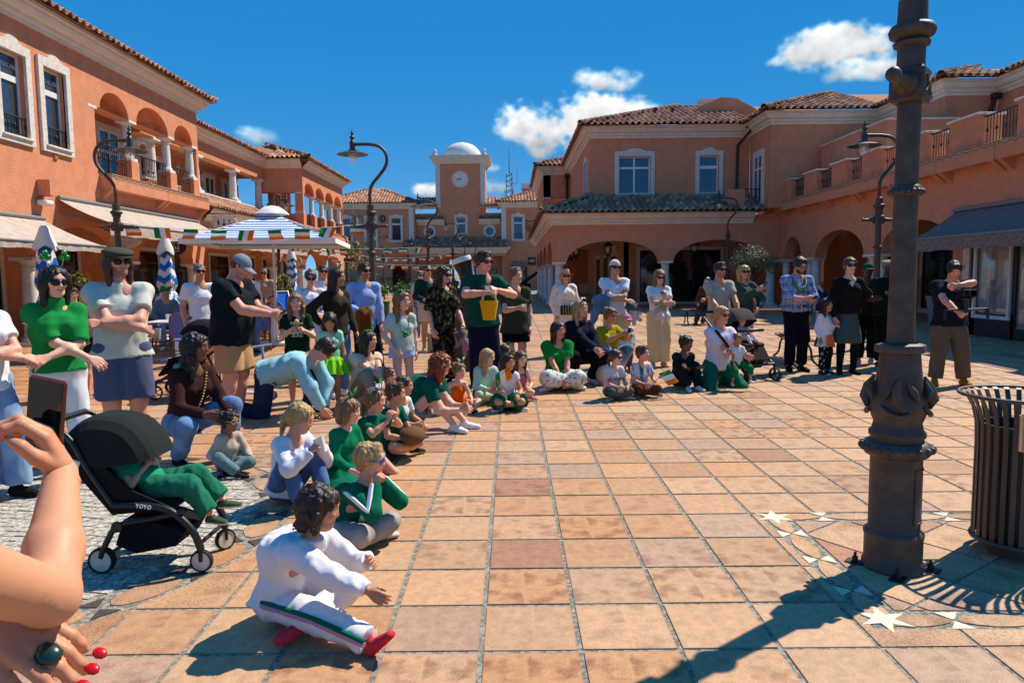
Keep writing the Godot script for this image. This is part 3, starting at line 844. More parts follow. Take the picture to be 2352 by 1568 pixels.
# ---- left side of the plaza
const XL := -10.9
func build_left():
	var F := facing_right(XL)
	# near house: arcade below, loggia and tall windows above
	var t := thing("arcade_house", "sunlit terracotta house with tall stone-framed windows and a three-arched loggia", "building")
	var ops := []
	for k in 4: ops.append([8.0 + 4.25 * k + .31 + .25, 8.0 + 4.25 * (k + 1) - .31 + .25, 2.19, 2.20, .84])
	ops.append([19.45, 25.60, 4.45, 6.2, .0])
	for a in [[19.71, 21.17, .55], [21.60, 23.56, .62], [23.98, 25.30, .53]]: ops.append([a[0], a[1], 6.19, 6.2, a[2]])
	for z in [14.2, 16.28, 17.75]: ops.append([z - .43, z + .43, 4.82, 6.64, .0])
	wall(t, F, 6.0, 25.75, 2.19, 7.75, .42, ops)
	for z in [14.2, 16.28, 17.75]: window(t, F, z, .86, 4.82, 6.64, 1, true, .70, "SOLARBALANCE")
	for z in [8.25, 12.5, 16.75, 21.0]: column(t, XL - .21, -z, gy(-z), 2.19, .17)
	for z in [19.36, 21.38, 23.77, 25.48]:
		column(t, XL - .2, -z, 5.06, 6.2, .13)
		if z > 20: box_part(t, "pedestal", "stucco", V(XL - .2, 4.75, -z), V(.44, .62, .44))
	ledge(t, F, 19.5, 22.7, 4.06, 4.43, .32); ledge(t, F, 22.72, 25.74, 4.06, 4.43, .32)
	put(rail_mesh(1.5, .85, .10), "railing", t, M.dark_iron, F * mv(V(20.35, 4.45, -.1)))
	put(rail_mesh(1.85, .85, .10), "railing", t, M.dark_iron, F * mv(V(22.57, 4.45, -.1)))
	put(rail_mesh(1.2, .85, .10), "railing", t, M.dark_iron, F * mv(V(24.6, 4.45, -.1)))
	# loggia behind the arches
	wall(t, facing_right(XL - 2.3), 18.9, 25.75, 4.3, 7.4, .2, [])
	slab(t, "loggia_floor", "stone", XL - 2.4, XL - .3, 4.2, 4.42, -18.9, -25.7)
	slab(t, "loggia_ceiling", "stucco", XL - 2.4, XL - .3, 7.1, 7.3, -18.9, -25.7)
	slab(t, "wall", "stucco", XL - 2.4, XL - .43, 4.42, 7.3, -18.9, -19.1)
	for z in [20.3, 24.2]:
		window(t, facing_right(XL - 2.3), z, 1.15, 4.46, 6.5, 2, false, .66, "", -.02, false, true)
	put(text_mesh("SOLARBALANCE", .12, .004, true), "lettering", t, M.white_metal, facing_right(XL - 2.3) * mv(V(20.3, 6.15, .12)))
	column(t, XL - 1.5, -24.3, 4.42, 6.25, .2)
	cornice(t, [W(XL, -5.0), W(XL, -25.75), W(XL - 3.0, -25.75)].map(func(p): return p), 7.38)
	roof_slope(t, V(XL + .53, 7.84, -6.0), V(XL + .53, 7.84, -26.28), 4.5, .36, .0, 1.0, 300)
	roof_slope(t, V(XL + .53, 7.84, -26.28), V(XL - 9.0, 7.84, -26.28), 4.5, .36, 1.0, .0, 0)
	ridge(t, V(XL + .53, 7.90, -26.28), V(XL - 3.97, 9.60, -21.78))
	arcade_inside(t, 6.0, 25.75)
	var bx := MB.new(); bx.box(V(XL + .16, 3.78, -17.02), V(.30, .36, .26)); put(bx.done(M.stucco), "cable_box", t)
	var fl := MB.new(); fl.rbox(V(XL + .14, 3.44, -16.95), V(.24, .12, .3), .03); put(fl.done(M.white_metal), "floodlight", t)
	var vt := MB.new(); vt.box(V(XL + .01, 4.62, -18.0 + .35), V(.02, .2, .14))
	for i in 4: vt.box(V(XL + .03, 4.55 + .045 * i, -17.65), V(.03, .02, .12))
	put(vt.done(M.stucco), "vent", t)
	# middle house: tiled lean-to over the arcade, columned gallery set back above
	var X2 := -12.9
	var u := thing("gallery_house", "terracotta house with white columned gallery above a tiled lean-to roof", "building")
	ops = []
	for k in 3: ops.append([25.81 + 4.25 * k, 29.44 + 4.25 * k, 2.19, 2.20, .84])
	wall(u, F, 25.75, 38.5, 2.19, 4.1, .42, ops)
	for z in [25.3, 29.62, 33.87, 38.1]: column(u, XL - .21, -z, gy(-z), 2.19, .17)
	cornice(u, [W(XL, -25.9), W(XL, -41.0)], 3.72)
	roof_slope(u, V(XL + .5, 4.16, -25.9), V(XL + .5, 4.16, -41.2), 2.45, .36, .0, .0, 300)
	slab(u, "parapet", "stucco", X2 - .45, X2 + .05, 4.0, 5.2, -25.76, -38.5); slab(u, "coping", "white_paint", X2 - .5, X2 + .12, 5.2, 5.25, -25.76, -38.5)
	for z in [26.9, 30.6, 34.7, 38.2]: column(u, X2 - .22, -z, 5.25, 6.78, .17)
	slab(u, "beam", "stucco", X2 - .45, X2, 6.78, 7.5, -25.75, -38.5)
	wall(u, facing_right(X2 - 2.3), 25.75, 41.0, 4.5, 7.5, .2, [])
	for z in [30.0, 31.9, 35.0, 37.0, 39.3]: window(u, facing_right(X2 - 2.3), z, 1.05, 5.1, 6.75, 2, false, .5, "", -.02, false, true)
	for z in [29.0, 33.4, 36.0]: box_part(u, "wall_light", "white_metal", V(X2 - 2.22, 6.6, -z), V(.12, .3, .16))
	slab(u, "loggia_ceiling", "stucco", X2 - 2.4, X2 - .1, 7.2, 7.4, -25.75, -41.0); slab(u, "loggia_floor", "stone", X2 - 2.4, X2 - .1, 4.9, 5.1, -25.75, -41.0)
	cornice(u, [W(X2, -25.75), W(X2, -38.5), W(XL, -38.5)], 7.38)
	roof_slope(u, V(X2 + .53, 7.84, -25.6), V(X2 + .53, 7.84, -38.0), 4.0, .36, .0, .0, 60)
	arcade_inside(u, 25.75, 48.0)
	# far house
	var v := thing("far_arcade_house", "far terracotta house with four small upper arches on white columns", "building")
	ops = []
	for k in 2: ops.append([38.56 + 4.25 * k, 42.19 + 4.25 * k, 2.19, 2.20, .84])
	ops.append([38.7, 47.45, 4.4, 6.16, .0])
	for k in 4: ops.append([38.78 + 2.15 * k, 40.70 + 2.15 * k, 6.15, 6.16, .58])
	wall(v, F, 38.5, 47.5, 2.19, 7.75, .42, ops)
	for z in [42.4, 46.6]: column(v, XL - .21, -z, gy(-z), 2.19, .17)
	for k in 5:
		var z := 38.68 + 2.15 * k
		column(v, XL - .21, -z, 5.08, 6.16, .12); box_part(v, "pedestal", "stucco", V(XL - .2, 4.7, -z), V(.46, .76, .5))
	for k in 4: put(rail_mesh(1.6, .7), "railing", v, M.dark_iron, F * mv(V(39.75 + 2.15 * k, 4.4, -.2)))
	ledge(v, F, 40.8, 44.1, 3.9, 4.28, .3); ledge(v, F, 44.15, 47.5, 3.9, 4.28, .3)
	wall(v, facing_us(-38.495), X2 - .4, XL - .006, 6.14, 7.75, .42, [])
	slab(v, "parapet", "stucco", X2, XL, 4.3, 5.05, -38.52, -38.85)
	wall(v, facing_right(XL - 2.3), 40.5, 44.0, 4.3, 7.4, .2, [])
	slab(v, "loggia_floor", "stone", XL - 2.4, XL - .3, 4.2, 4.38, -38.9, -47.5); slab(v, "loggia_ceiling", "stucco", XL - 2.4, XL - .3, 7.1, 7.3, -38.9, -47.5)
	window(v, facing_right(XL - 2.3), 41.4, 1.0, 4.5, 6.4, 2, false, .5, "", -.02, false, true)
	cornice(v, [W(XL, -38.5), W(XL, -47.5), W(XL - 3, -47.5)], 7.38)
	cornice(v, [W(X2 + .38, -38.499), W(XL, -38.499)], 7.381)
	roof_slope(v, V(X2 + .3, 7.84, -37.97), V(XL + .53, 7.84, -37.97), 3.2, .36, -1.0, 1.0, 80, true)
	roof_slope(v, V(XL + .53, 7.84, -37.97), V(XL + .53, 7.84, -48.0), 3.2, .36, 1.0, 1.0, 140)
	ridge(v, V(XL + .53, 7.92, -37.97), V(XL - 2.67, 9.1, -41.17), true)
	# things on the fronts
	awning("wide beige awning over the nearest cafe tables", XL, 10.5, 17.0, 3.06, 2.42, 1.45, .14, 1.0, "awning", "beige cafe awnings on the left houses")
	awning("beige awning with a hanging valance below the three-arched loggia", XL, 17.6, 25.3, 3.62, 3.03, 1.25, .30, 1.0, "awning", "beige cafe awnings on the left houses")
	awning("beige awning under the tiled lean-to roof", XL, 26.2, 34.5, 3.42, 3.0, 1.25, .30, 1.0, "awning", "beige cafe awnings on the left houses")
	awning("beige awning below the four small far arches", XL, 36.5, 43.6, 3.35, 3.05, 1.3, .25, 1.0, "awning", "beige cafe awnings on the left houses")
	oval_sign(V(XL + .55, 2.72, -19.6), .42, .22, "stone", "", "pale oval hanging sign half hidden by the nearest awning", 2.98)
	oval_sign(V(XL + .6, 2.62, -22.3), .36, .24, "sign_navy", "blu", "navy oval hanging sign with blu in a white square", 2.9)
	oval_sign(V(XL + .75, 3.62, -25.9), .45, .30, "stone", "wc", "pale oval sign with three restroom figures on scrolled bracket", 3.95)
	oval_sign(V(XL + .55, 2.45, -34.6), .40, .30, "sign_cream", "TONY'S", "cream oval TONY'S sign with yellow border", 2.8)
	oval_sign(V(XL + .9, 2.75, -45.0), .36, .26, "shutter", "", "round brown hanging sign on the far house", 3.05)
	for z in [15.2, 19.0, 23.0]: hung_lantern(V(XL - 1.4, 3.05, -z), "black lantern hanging in the left arcade behind the cafe")
	for z in [27.3, 32.0, 36.2]:
		var o := thing("wall_speaker", "small white loudspeaker box on a left arcade pier", "speaker", V(XL + .10, 2.5, -z - 1.4), .0, "white speakers on the left piers")
		var m := MB.new(); m.rbox(V(.08, 0, 0), V(.2, .32, .2), .03); put(m.done(M.white_metal), "box", o); var m2 := MB.new(); m2.box(V(-.05, 0, 0), V(.1, .05, .05)); put(m2.done(M.dark_metal), "bracket", o)
func arcade_inside(t: Node, z0: float, z1: float):     # inner wall, ceiling and shop fronts behind the left arcade
	wall(t, facing_right(XL - 3.2), z0, z1, .0, 4.0, .2, [])
	slab(t, "arcade_ceiling", "cream", XL - 3.2, XL - .4, 3.5, 3.7, -z0, -z1)
	var z := z0 + 1.0
	while z + 2.6 < z1:
		shop_front(t, facing_right(XL - 3.2), z, z + 2.2, .35, 2.75, "stone", true); z += 3.6
func oval_sign(at: Vector3, rx: float, ry: float, mat: String, word: String, label: String, ybar: float):   # hangs from a scrolled bracket on the left fronts, facing up and down the plaza
	var t := thing("hanging_sign", label, "sign", at, .0, "oval signs hanging on the left fronts")
	var o := PackedVector2Array()
	for i in 28: o.append(W(cos(TAU * i / 28.0) * rx, sin(TAU * i / 28.0) * ry))
	var m := MB.new(); m.prism(o, .04, mv(V(0, 0, .02))); put(m.done(M[mat]), "board", t)
	var b := MB.new(); var yb := ybar - at.y
	b.tube([V(-rx - .15, yb, 0), V(rx, yb, 0)], .014, 6)
	for s in [-1.0, 1.0]:
		b.tube([V(s * rx * .5, yb, 0), V(s * rx * .5, ry * .8, 0)], .008, 5)
		var sc := []
		for i in 10: sc.append(V(s * (rx - .08) + cos(i * .7) * .06, yb - .07 + sin(i * .7) * .06, 0))
		b.tube(sc, .01, 5)
	b.tube([V(XL - at.x, yb, 0), V(-rx - .15, yb, 0)], .014, 6)
	put(b.done(M.dark_iron), "bracket", t)
	if word == "blu":
		var f := MB.new(); f.frame(.30, .26, .26, .22, .026, .02, W(0, 0)); put(f.done(M.white_metal), "square", t)
		put(text_mesh("blu", .17, .006, false, true), "lettering", t, M.white_metal, mv(V(0, 0, .024)))
	elif word == "wc":
		var w := MB.new()
		for i in 3:
			var x := (i - 1) * .2
			w.ball(V(x, .09, .025), V(.03, .03, .004), 10, 4)
			if i == 1: w.prism(PackedVector2Array([W(x - .06, -.1), W(x + .06, -.1), W(x, .05)]), .006, mv(V(0, 0, .027)))
			elif i == 0: w.prism(PackedVector2Array([W(x - .05, .05), W(x + .05, .05), W(x, -.1)]), .006, mv(V(0, 0, .027)))
			else:
				var c := []
				for q in 14: c.append(V(x + cos(q * .42 + 2.6) * .06, -.06 + sin(q * .42 + 2.6) * .06, .025))
				w.tube(c, .008, 4); w.tube([V(x, .06, .025), V(x, -.04, .025), V(x + .06, -.04, .025), V(x + .09, -.11, .025)], .009, 4)
		put(w.done(M.dark_metal), "figures", t)
	elif word != "":
		put(text_mesh(word, .19, .006, true), "lettering", t, M.sign_navy, mv(V(0, 0, .024)))
		var r := MB.new()
		for i in 20:
			var a := TAU * i / 20.0
			r.box(V(cos(a) * rx * .93, sin(a) * ry * .91, .022), V(.05, .04, .005), Basis(Vector3.BACK, a))
		put(r.done(M.yellow), "border", t)

# ---- right side: the corner house in the shade and the balcony wing
func build_right():
	var t := thing("corner_house", "shaded terracotta corner house with hipped tile roof and wide arches on white columns", "building")
	var zf := -29.6; var zu := -31.1; var xs := 1.9
	var F := facing_us(zf + .21); var XR := 10.9
	# ground floor: two wide arches towards us, a row of arches down the side
	wall(t, F, xs - .21, XR, 2.19, 4.0, .42, [[2.25, 5.98, 2.19, 2.2, .82], [6.56, 10.3, 2.19, 2.2, .82]])
	var sops := []
	for k in 4: sops.append([29.9 + 4.55 * k + .25, 29.9 + 4.55 * (k + 1) - .30, 2.19, 2.2, .9])
	wall(t, facing_left(xs - .21) * Transform3D(Basis(Vector3.UP, 0), Vector3.ZERO), -48.6, -29.82, 2.19, 4.0, .42, sops.map(func(o): return [-o[1], -o[0], o[2], o[3], o[4]]))
	for x in [1.94, 6.27, 10.55]: column(t, x, zf, gy(zf), 2.19, .165)
	for z in [34.45, 39.0, 43.55, 48.1]: column(t, xs, -z, gy(-z), 2.19, .165)
	cornice(t, [W(9.6, zf + .21), W(xs - .21, zf + .21), W(xs - .21, -50.0)].map(func(p): return p) if false else [W(xs - .21, -50.0), W(xs - .21, zf + .21), W(9.75, zf + .21)], 3.66)
	roof_slope(t, V(xs - .74, 4.12, zf + .74), V(10.2, 4.12, zf + .74), 2.2, .37, 1.0, .0, 260, true)
	roof_slope(t, V(xs - .74, 4.12, -50.0), V(xs - .74, 4.12, zf + .74), 2.2, .37, .0, 1.0, 0, true)
	ridge(t, V(xs - .70, 4.20, zf + .70), V(xs + 1.45, 5.02, zf - 1.45), true)
	# upper floor
	var U := facing_us(zu)
	wall(t, U, 3.415, 10.12, 4.0, 7.7, .4, [[4.58, 5.93, 5.06, 6.62, .0], [7.99, 8.82, 5.06, 6.62, .0]])
	window(t, U, 5.255, 1.35, 5.06, 6.62, 2, false, .70); window(t, U, 8.405, .83, 5.06, 6.62, 1, false, .70)
	wall(t, facing_left(3.41), -42.0, zu - .005, 4.0, 7.7, .4, [[-33.4, -32.5, 5.06, 6.62, .0]])
	window(t, facing_left(3.41), -32.95, .9, 5.06, 6.62, 1)
	# wing further back with a side loggia
	wall(t, facing_us(-42.0), xs, 3.6, 6.1, 7.7, .4, []); slab(t, "parapet", "stucco", xs, 3.6, 4.6, 5.05, -42.0, -42.3)
	wall(t, facing_left(xs), -52.0, -42.0, 4.2, 7.7, .4, [[-51.8, -42.4, 5.05, 6.1, .0]])
	for z in [42.2, 44.5, 46.8, 49.1]: column(t, xs + .2, -z, 5.05, 6.12, .13)
	wall(t, facing_us(-44.2), xs, 5.5, 4.4, 7.7, .2, [])
	cornice(t, [W(xs, -52.0), W(xs, -42.0), W(3.41, -42.0), W(3.41, zu), W(10.13, zu), W(10.13, -28.6), W(14.3, -28.6), W(14.3, -24.3), W(16.0, -24.3), W(16.0, -8.0)], 7.36)
	roof_slope(t, V(2.88, 7.84, zu + .53), V(10.2, 7.84, zu + .53), 5.2, .34, 1.0, -1.0, 300)
	roof_slope(t, V(2.88, 7.84, -42.5), V(2.88, 7.84, zu + .53), 5.2, .34, -1.0, 1.0, 0)
	ridge(t, V(2.90, 7.92, zu + .51), V(8.0, 9.70, zu - 4.6))
	roof_slope(t, V(1.37, 7.84, -41.5), V(3.4, 7.84, -41.5), 2.5, .34, 1.0, -1.0, 0)
	roof_slope(t, V(1.37, 7.84, -52.0), V(1.37, 7.84, -41.5), 2.5, .34, .0, 1.0, 0)
	ridge(t, V(1.37, 7.92, -41.5), V(3.87, 8.76, -44.0))
	# gabled dormer and chimneys
	var gm := MB.new()
	gm.prism(PackedVector2Array([W(7.55, 8.3), W(11.9, 8.3), W(11.9, 8.62), W(7.55, 8.62)]), .25, mv(V(0, 0, -32.4)))
	gm.prism(PackedVector2Array([W(7.9, 8.6), W(11.9, 8.6), W(11.6, 8.85), W(10.3, 9.55), W(9.6, 9.62), W(8.6, 9.2)]), 2.5, mv(V(0, 0, -33.6)))
	put(gm.done(M.stucco), "gable", t)
	for c in [[8.05, 8.75, 9.28, -34.6], [9.3, 10.35, 10.15, -36.0]]:
		slab(t, "chimney", "cream", c[0], c[1], 8.6, c[2], c[3], c[3] - .9)
	for x in [6.6, 7.4]:
		var vp := MB.new(); vp.tube([V(x, 8.6, -33.6), V(x, 9.12, -33.6)], .06, 8); vp.tube([V(x, 9.1, -33.6), V(x, 9.16, -33.6)], .1, 8); put(vp.done(M.shutter), "vent_pipe", t)
	downpipe(t, [V(9.95, 7.75, zu + .5), V(9.95, 7.5, zu + .5), V(9.58, 7.0, zu + .09), V(9.56, 5.1, zu + .09)], .055, V(9.95, 7.72, zu + .5))
	downpipe(t, [V(3.22, 7.35, -41.7), V(3.22, 7.1, -41.9), V(3.24, 4.8, -41.9)], .07, V(3.22, 7.3, -41.75))
	# inside the arcade
	wall(t, facing_us(-33.4), 5.2, 15.0, .0, 3.7, .2, [])
	shop_front(t, facing_us(-33.4), 5.9, 9.6, .4, 2.75)
	wall(t, facing_left(5.2), -50.0, -33.4, .0, 3.7, .2, [])
	for z in [-37.4, -40.6, -44.0]: shop_front(t, facing_left(5.2), z, z + 2.0, .4, 2.6, "stone", true)
	slab(t, "arcade_ceiling", "cream", xs + .2, 15.0, 3.4, 3.6, zf - .2, -50.0)
	wall(t, facing_us(-49.6), 2.0, 5.2, .0, 3.4, .2, [])
	slab(t, "plinth", "stone", 2.2, 5.2, gy(-49.5), gy(-49.5) + .65, -49.5, -49.6)
	for q in [[3.0, -33.5, "black lantern third from the far wall in the corner arcade aisle"], [3.0, -36.0, "black lantern second from the far wall in the corner arcade aisle"], [3.0, -38.5, "black lantern nearest the far wall in the corner arcade aisle"], [4.2, -31.6, "black lantern in the crown of the left wide arch"], [7.9, -31.4, "black lantern in front of the lit BOSS lettering"]]: hung_lantern(V(q[0], 3.4, q[1]), q[2], 1.1)
	var b := thing("shop_sign", "lit white BOSS lettering above the shaded corner shop window", "sign", V(7.6, 3.02, -33.36), .0, "white BOSS signs in the corner arcade")
	put(text_mesh("BOSS", .42, .05, false, true), "lettering", b, M.frost)
	var b2 := thing("shop_sign", "white BOSS lettering over the side shop door in the corner arcade", "sign", V(5.14, 2.92, -36.3), -PI / 2, "white BOSS signs in the corner arcade")
	put(text_mesh("BOSS", .42, .05, false, true), "lettering", b2, M.frost)
	# ---- balcony wing
	var w := thing("balcony_wing", "terracotta wing with a long railed balcony over an arcade of shops", "building")
	var R := facing_left(XR)                         # local x = z
	wall(w, R, -29.4, -6.0, 2.19, 4.42, .42, [[-29.1, -27.35, 2.19, 2.2, .84], [-26.1, -22.5, 2.19, 2.2, .86], [-21.5, -18.0, 2.19, 2.2, .84], [-17.55, -6.5, 2.19, 2.45, .0]])
	for z in [-26.95, -26.45, -22.25, -21.75]: column(w, XR + .2, z, gy(z), 2.19, .15)
	column(w, XR + .2, -29.3, gy(-29.3), 2.19, .15)
	var zz := -31.4
	while zz < -8.0:
		ledge(w, R, zz, zz + 2.17, 4.06, 4.43, .32); zz += 2.19
	for z in [-30.4, -28.6, -26.3, -24.0, -21.9, -19.6, -17.5, -15.1, -12.8]:
		var p := box_part(w, "pedestal", "stucco", V(XR + .12, 4.82, z), V(.55, .78, 1.1)); var cp := MB.new(); cp.rbox(V(XR + .12, 5.23, z), V(.66, .05, 1.22), .01); put(cp.done(M.stone), "coping", w)
		put(rail_mesh(1.2, .72, .10), "railing", w, M.dark_iron, R * mv(V(z + 1.13, 4.44, .0)))
	slab(w, "balcony_floor", "stone", XR - .3, 17.0, 4.3, 4.44, -31.0, -6.0)
	# balcony end over the corner, with the white door behind
	slab(w, "pedestal", "stucco", 8.75, 9.45, 4.2, 5.02, zf + .1, zf - .35); slab(w, "ledge", "stucco", 9.0, XR, 4.2, 4.36, zf + .32, zf - .3)
	put(rail_mesh(.95, .66), "railing", w, M.dark_iron, mv(V(9.92, 4.36, zf + .1)))
	wall(w, facing_left(10.13), zu + .005, -28.605, 4.2, 7.7, .3, [])
	window(w, facing_left(10.13), -29.9, .9, 4.45, 6.4, 2, false, .72, "", -.02, false)
	wall(w, facing_us(-28.6), 10.135, 14.295, 4.2, 7.7, .3, [])
	wall(w, facing_left(14.3), -28.595, -24.305, 4.2, 7.7, .3, []); wall(w, facing_us(-24.3), 14.305, 15.995, 4.2, 7.7, .3, [])
	wall(w, facing_left(16.0), -24.295, -6.0, 4.2, 7.7, .3, [[-20.6, -19.4, 4.5, 6.5, .0], [-16.2, -15.0, 4.5, 6.5, .0]])
	window(w, facing_left(16.0), -20.0, 1.2, 4.5, 6.5, 2, false, .6, "", .1, false); window(w, facing_left(16.0), -15.6, 1.2, 4.5, 6.5, 2, false, .6, "", .1, false)
	slab(w, "stair_block", "stucco", 12.0, 14.28, 4.3, 6.46, -28.4, -23.5); slab(w, "coping", "stone", 11.95, 14.29, 6.46, 6.51, -28.4, -23.45)
	roof_slope(w, V(9.6, 7.84, -31.0), V(9.6, 7.84, -28.07), 2.0, .34, -1.0, 1.0, 20)
	roof_slope(w, V(9.6, 7.84, -28.07), V(14.4, 7.84, -28.07), 4.6, .34, 1.0, -1.0, 200)
	roof_slope(w, V(13.77, 7.84, -28.3), V(13.77, 7.84, -23.77), 3.0, .34, -1.0, 1.0, 60)
	roof_slope(w, V(13.77, 7.84, -23.77), V(16.2, 7.84, -23.77), 3.0, .34, 1.0, -1.0, 40)
	roof_slope(w, V(15.47, 7.84, -24.0), V(15.47, 7.84, -6.0), 3.0, .34, -1.0, .0, 100)
	ridge(w, V(9.62, 7.92, -28.05), V(14.0, 9.45, -32.4)); ridge(w, V(13.79, 7.92, -23.75), V(16.0, 8.7, -26.0))
	downpipe(w, [V(15.7, 7.3, -23.9), V(15.7, 6.9, -24.15), V(15.7, 5.6, -24.15)], .07, V(15.7, 7.25, -23.9))
	slab(w, "neighbour_block", "stucco", 10.5, 19.0, 7.9, 8.6, -36.0, -40.0)
	# inside the wing's arcade: inner wall with lit shop fronts, dark corner shop under the awning
	wall(w, facing_left(14.2), -33.0, -6.0, .0, 3.7, .2, [])
	slab(w, "arcade_ceiling", "cream", XR + .2, 14.2, 3.4, 3.6, -33.0, -6.0)
	for z in [-28.8, -25.0, -21.4]: shop_front(w, facing_left(14.2), z, z + 2.6, .4, 2.8)
	slab(w, "inner_wall", "stucco", 12.2, 14.2, .1, 3.4, -17.9, -18.2)
	var nv := thing("corner_shop_front", "dark navy shop front with a white-framed display window under the grey awning", "shop front", V(XR, gy(-16), 0), .0)
	var sf := MB.new()
	sf.box(V(.05, .27, -16.45), V(.1, .54, 1.55)); sf.box(V(.05, 1.25, -17.12), V(.1, 2.5, .22)); sf.box(V(.05, 1.25, -15.72), V(.1, 2.5, .12)); sf.box(V(.05, 2.35, -16.4), V(.1, .35, 1.6))
	sf.box(V(.05, .12, -13.0), V(.1, .24, 5.4)); sf.box(V(.05, 1.25, -14.6), V(.1, 2.5, .1)); sf.box(V(.05, 2.3, -12.9), V(.1, .4, 5.6))
	put(sf.done(M.navy_panel), "panel", nv)
	var wf := MB.new(); wf.frame(1.28, 1.82, 1.12, 1.66, .05, .0, W(-16.42, 1.33)); put(wf.done(M.white_metal), "window_frame", nv, null, Transform3D(facing_left(-.0).basis, Vector3.ZERO))
	var gl := MB.new(); gl.box(V(.03, 1.33, -16.42), V(.01, 1.7, 1.15)); put(gl.done(M.clear), "pane", nv)
	var g2 := MB.new(); g2.box(V(.05, 1.3, -15.15), V(.012, 2.2, 1.0)); g2.box(V(.05, 1.3, -12.5), V(.012, 2.2, 4.0)); put(g2.done(M.clear), "pane", nv)
	var bk := MB.new(); bk.box(V(1.6, 1.25, -15.0), V(.05, 2.5, 6.0)); bk.box(V(.8, .3, -16.4), V(1.2, .5, 1.2)); put(bk.done(M.shutter), "display_back", nv)
	slab(w, "pier", "stucco", XR - .0, XR + .4, .1, 2.45, -17.55, -17.95); slab(w, "pilaster", "white_paint", XR - .03, XR + .38, .1, 2.43, -17.25, -17.5)
	put(text_mesh("twottle", .2, .02, true, true), "lettering", w, M.dark_metal, facing_left(XR - .02) * mv(V(-17.75, 1.75, 0)))
	awning("grey awning with pale ribbed valance over the dark corner shop", XR, 9.0, 17.9, 3.1, 2.42, 1.05, .30, -1.0, "awning_grey")
	for q in [[12.3, -24.3, "large black lantern in the widest arch of the balcony wing"], [12.3, -19.5, "black lantern in the arch beside the grey awning"]]: hung_lantern(V(q[0], 3.4, q[1]), q[2], 1.2)
	for q in [[-27.9, "left"], [-24.9, "r"]]:
		box_part(w, "mannequin_display", "white_paint", V(13.7, 1.0, q[0]), V(.25, .9, .3))
func downpipe(t: Node, path: Array, r: float, head: Vector3):
	var m := MB.new(); m.tube(path, r, 8); m.rbox(head, V(.28, .2, .24), .03); put(m.done(M.dark_iron), "downpipe", t)

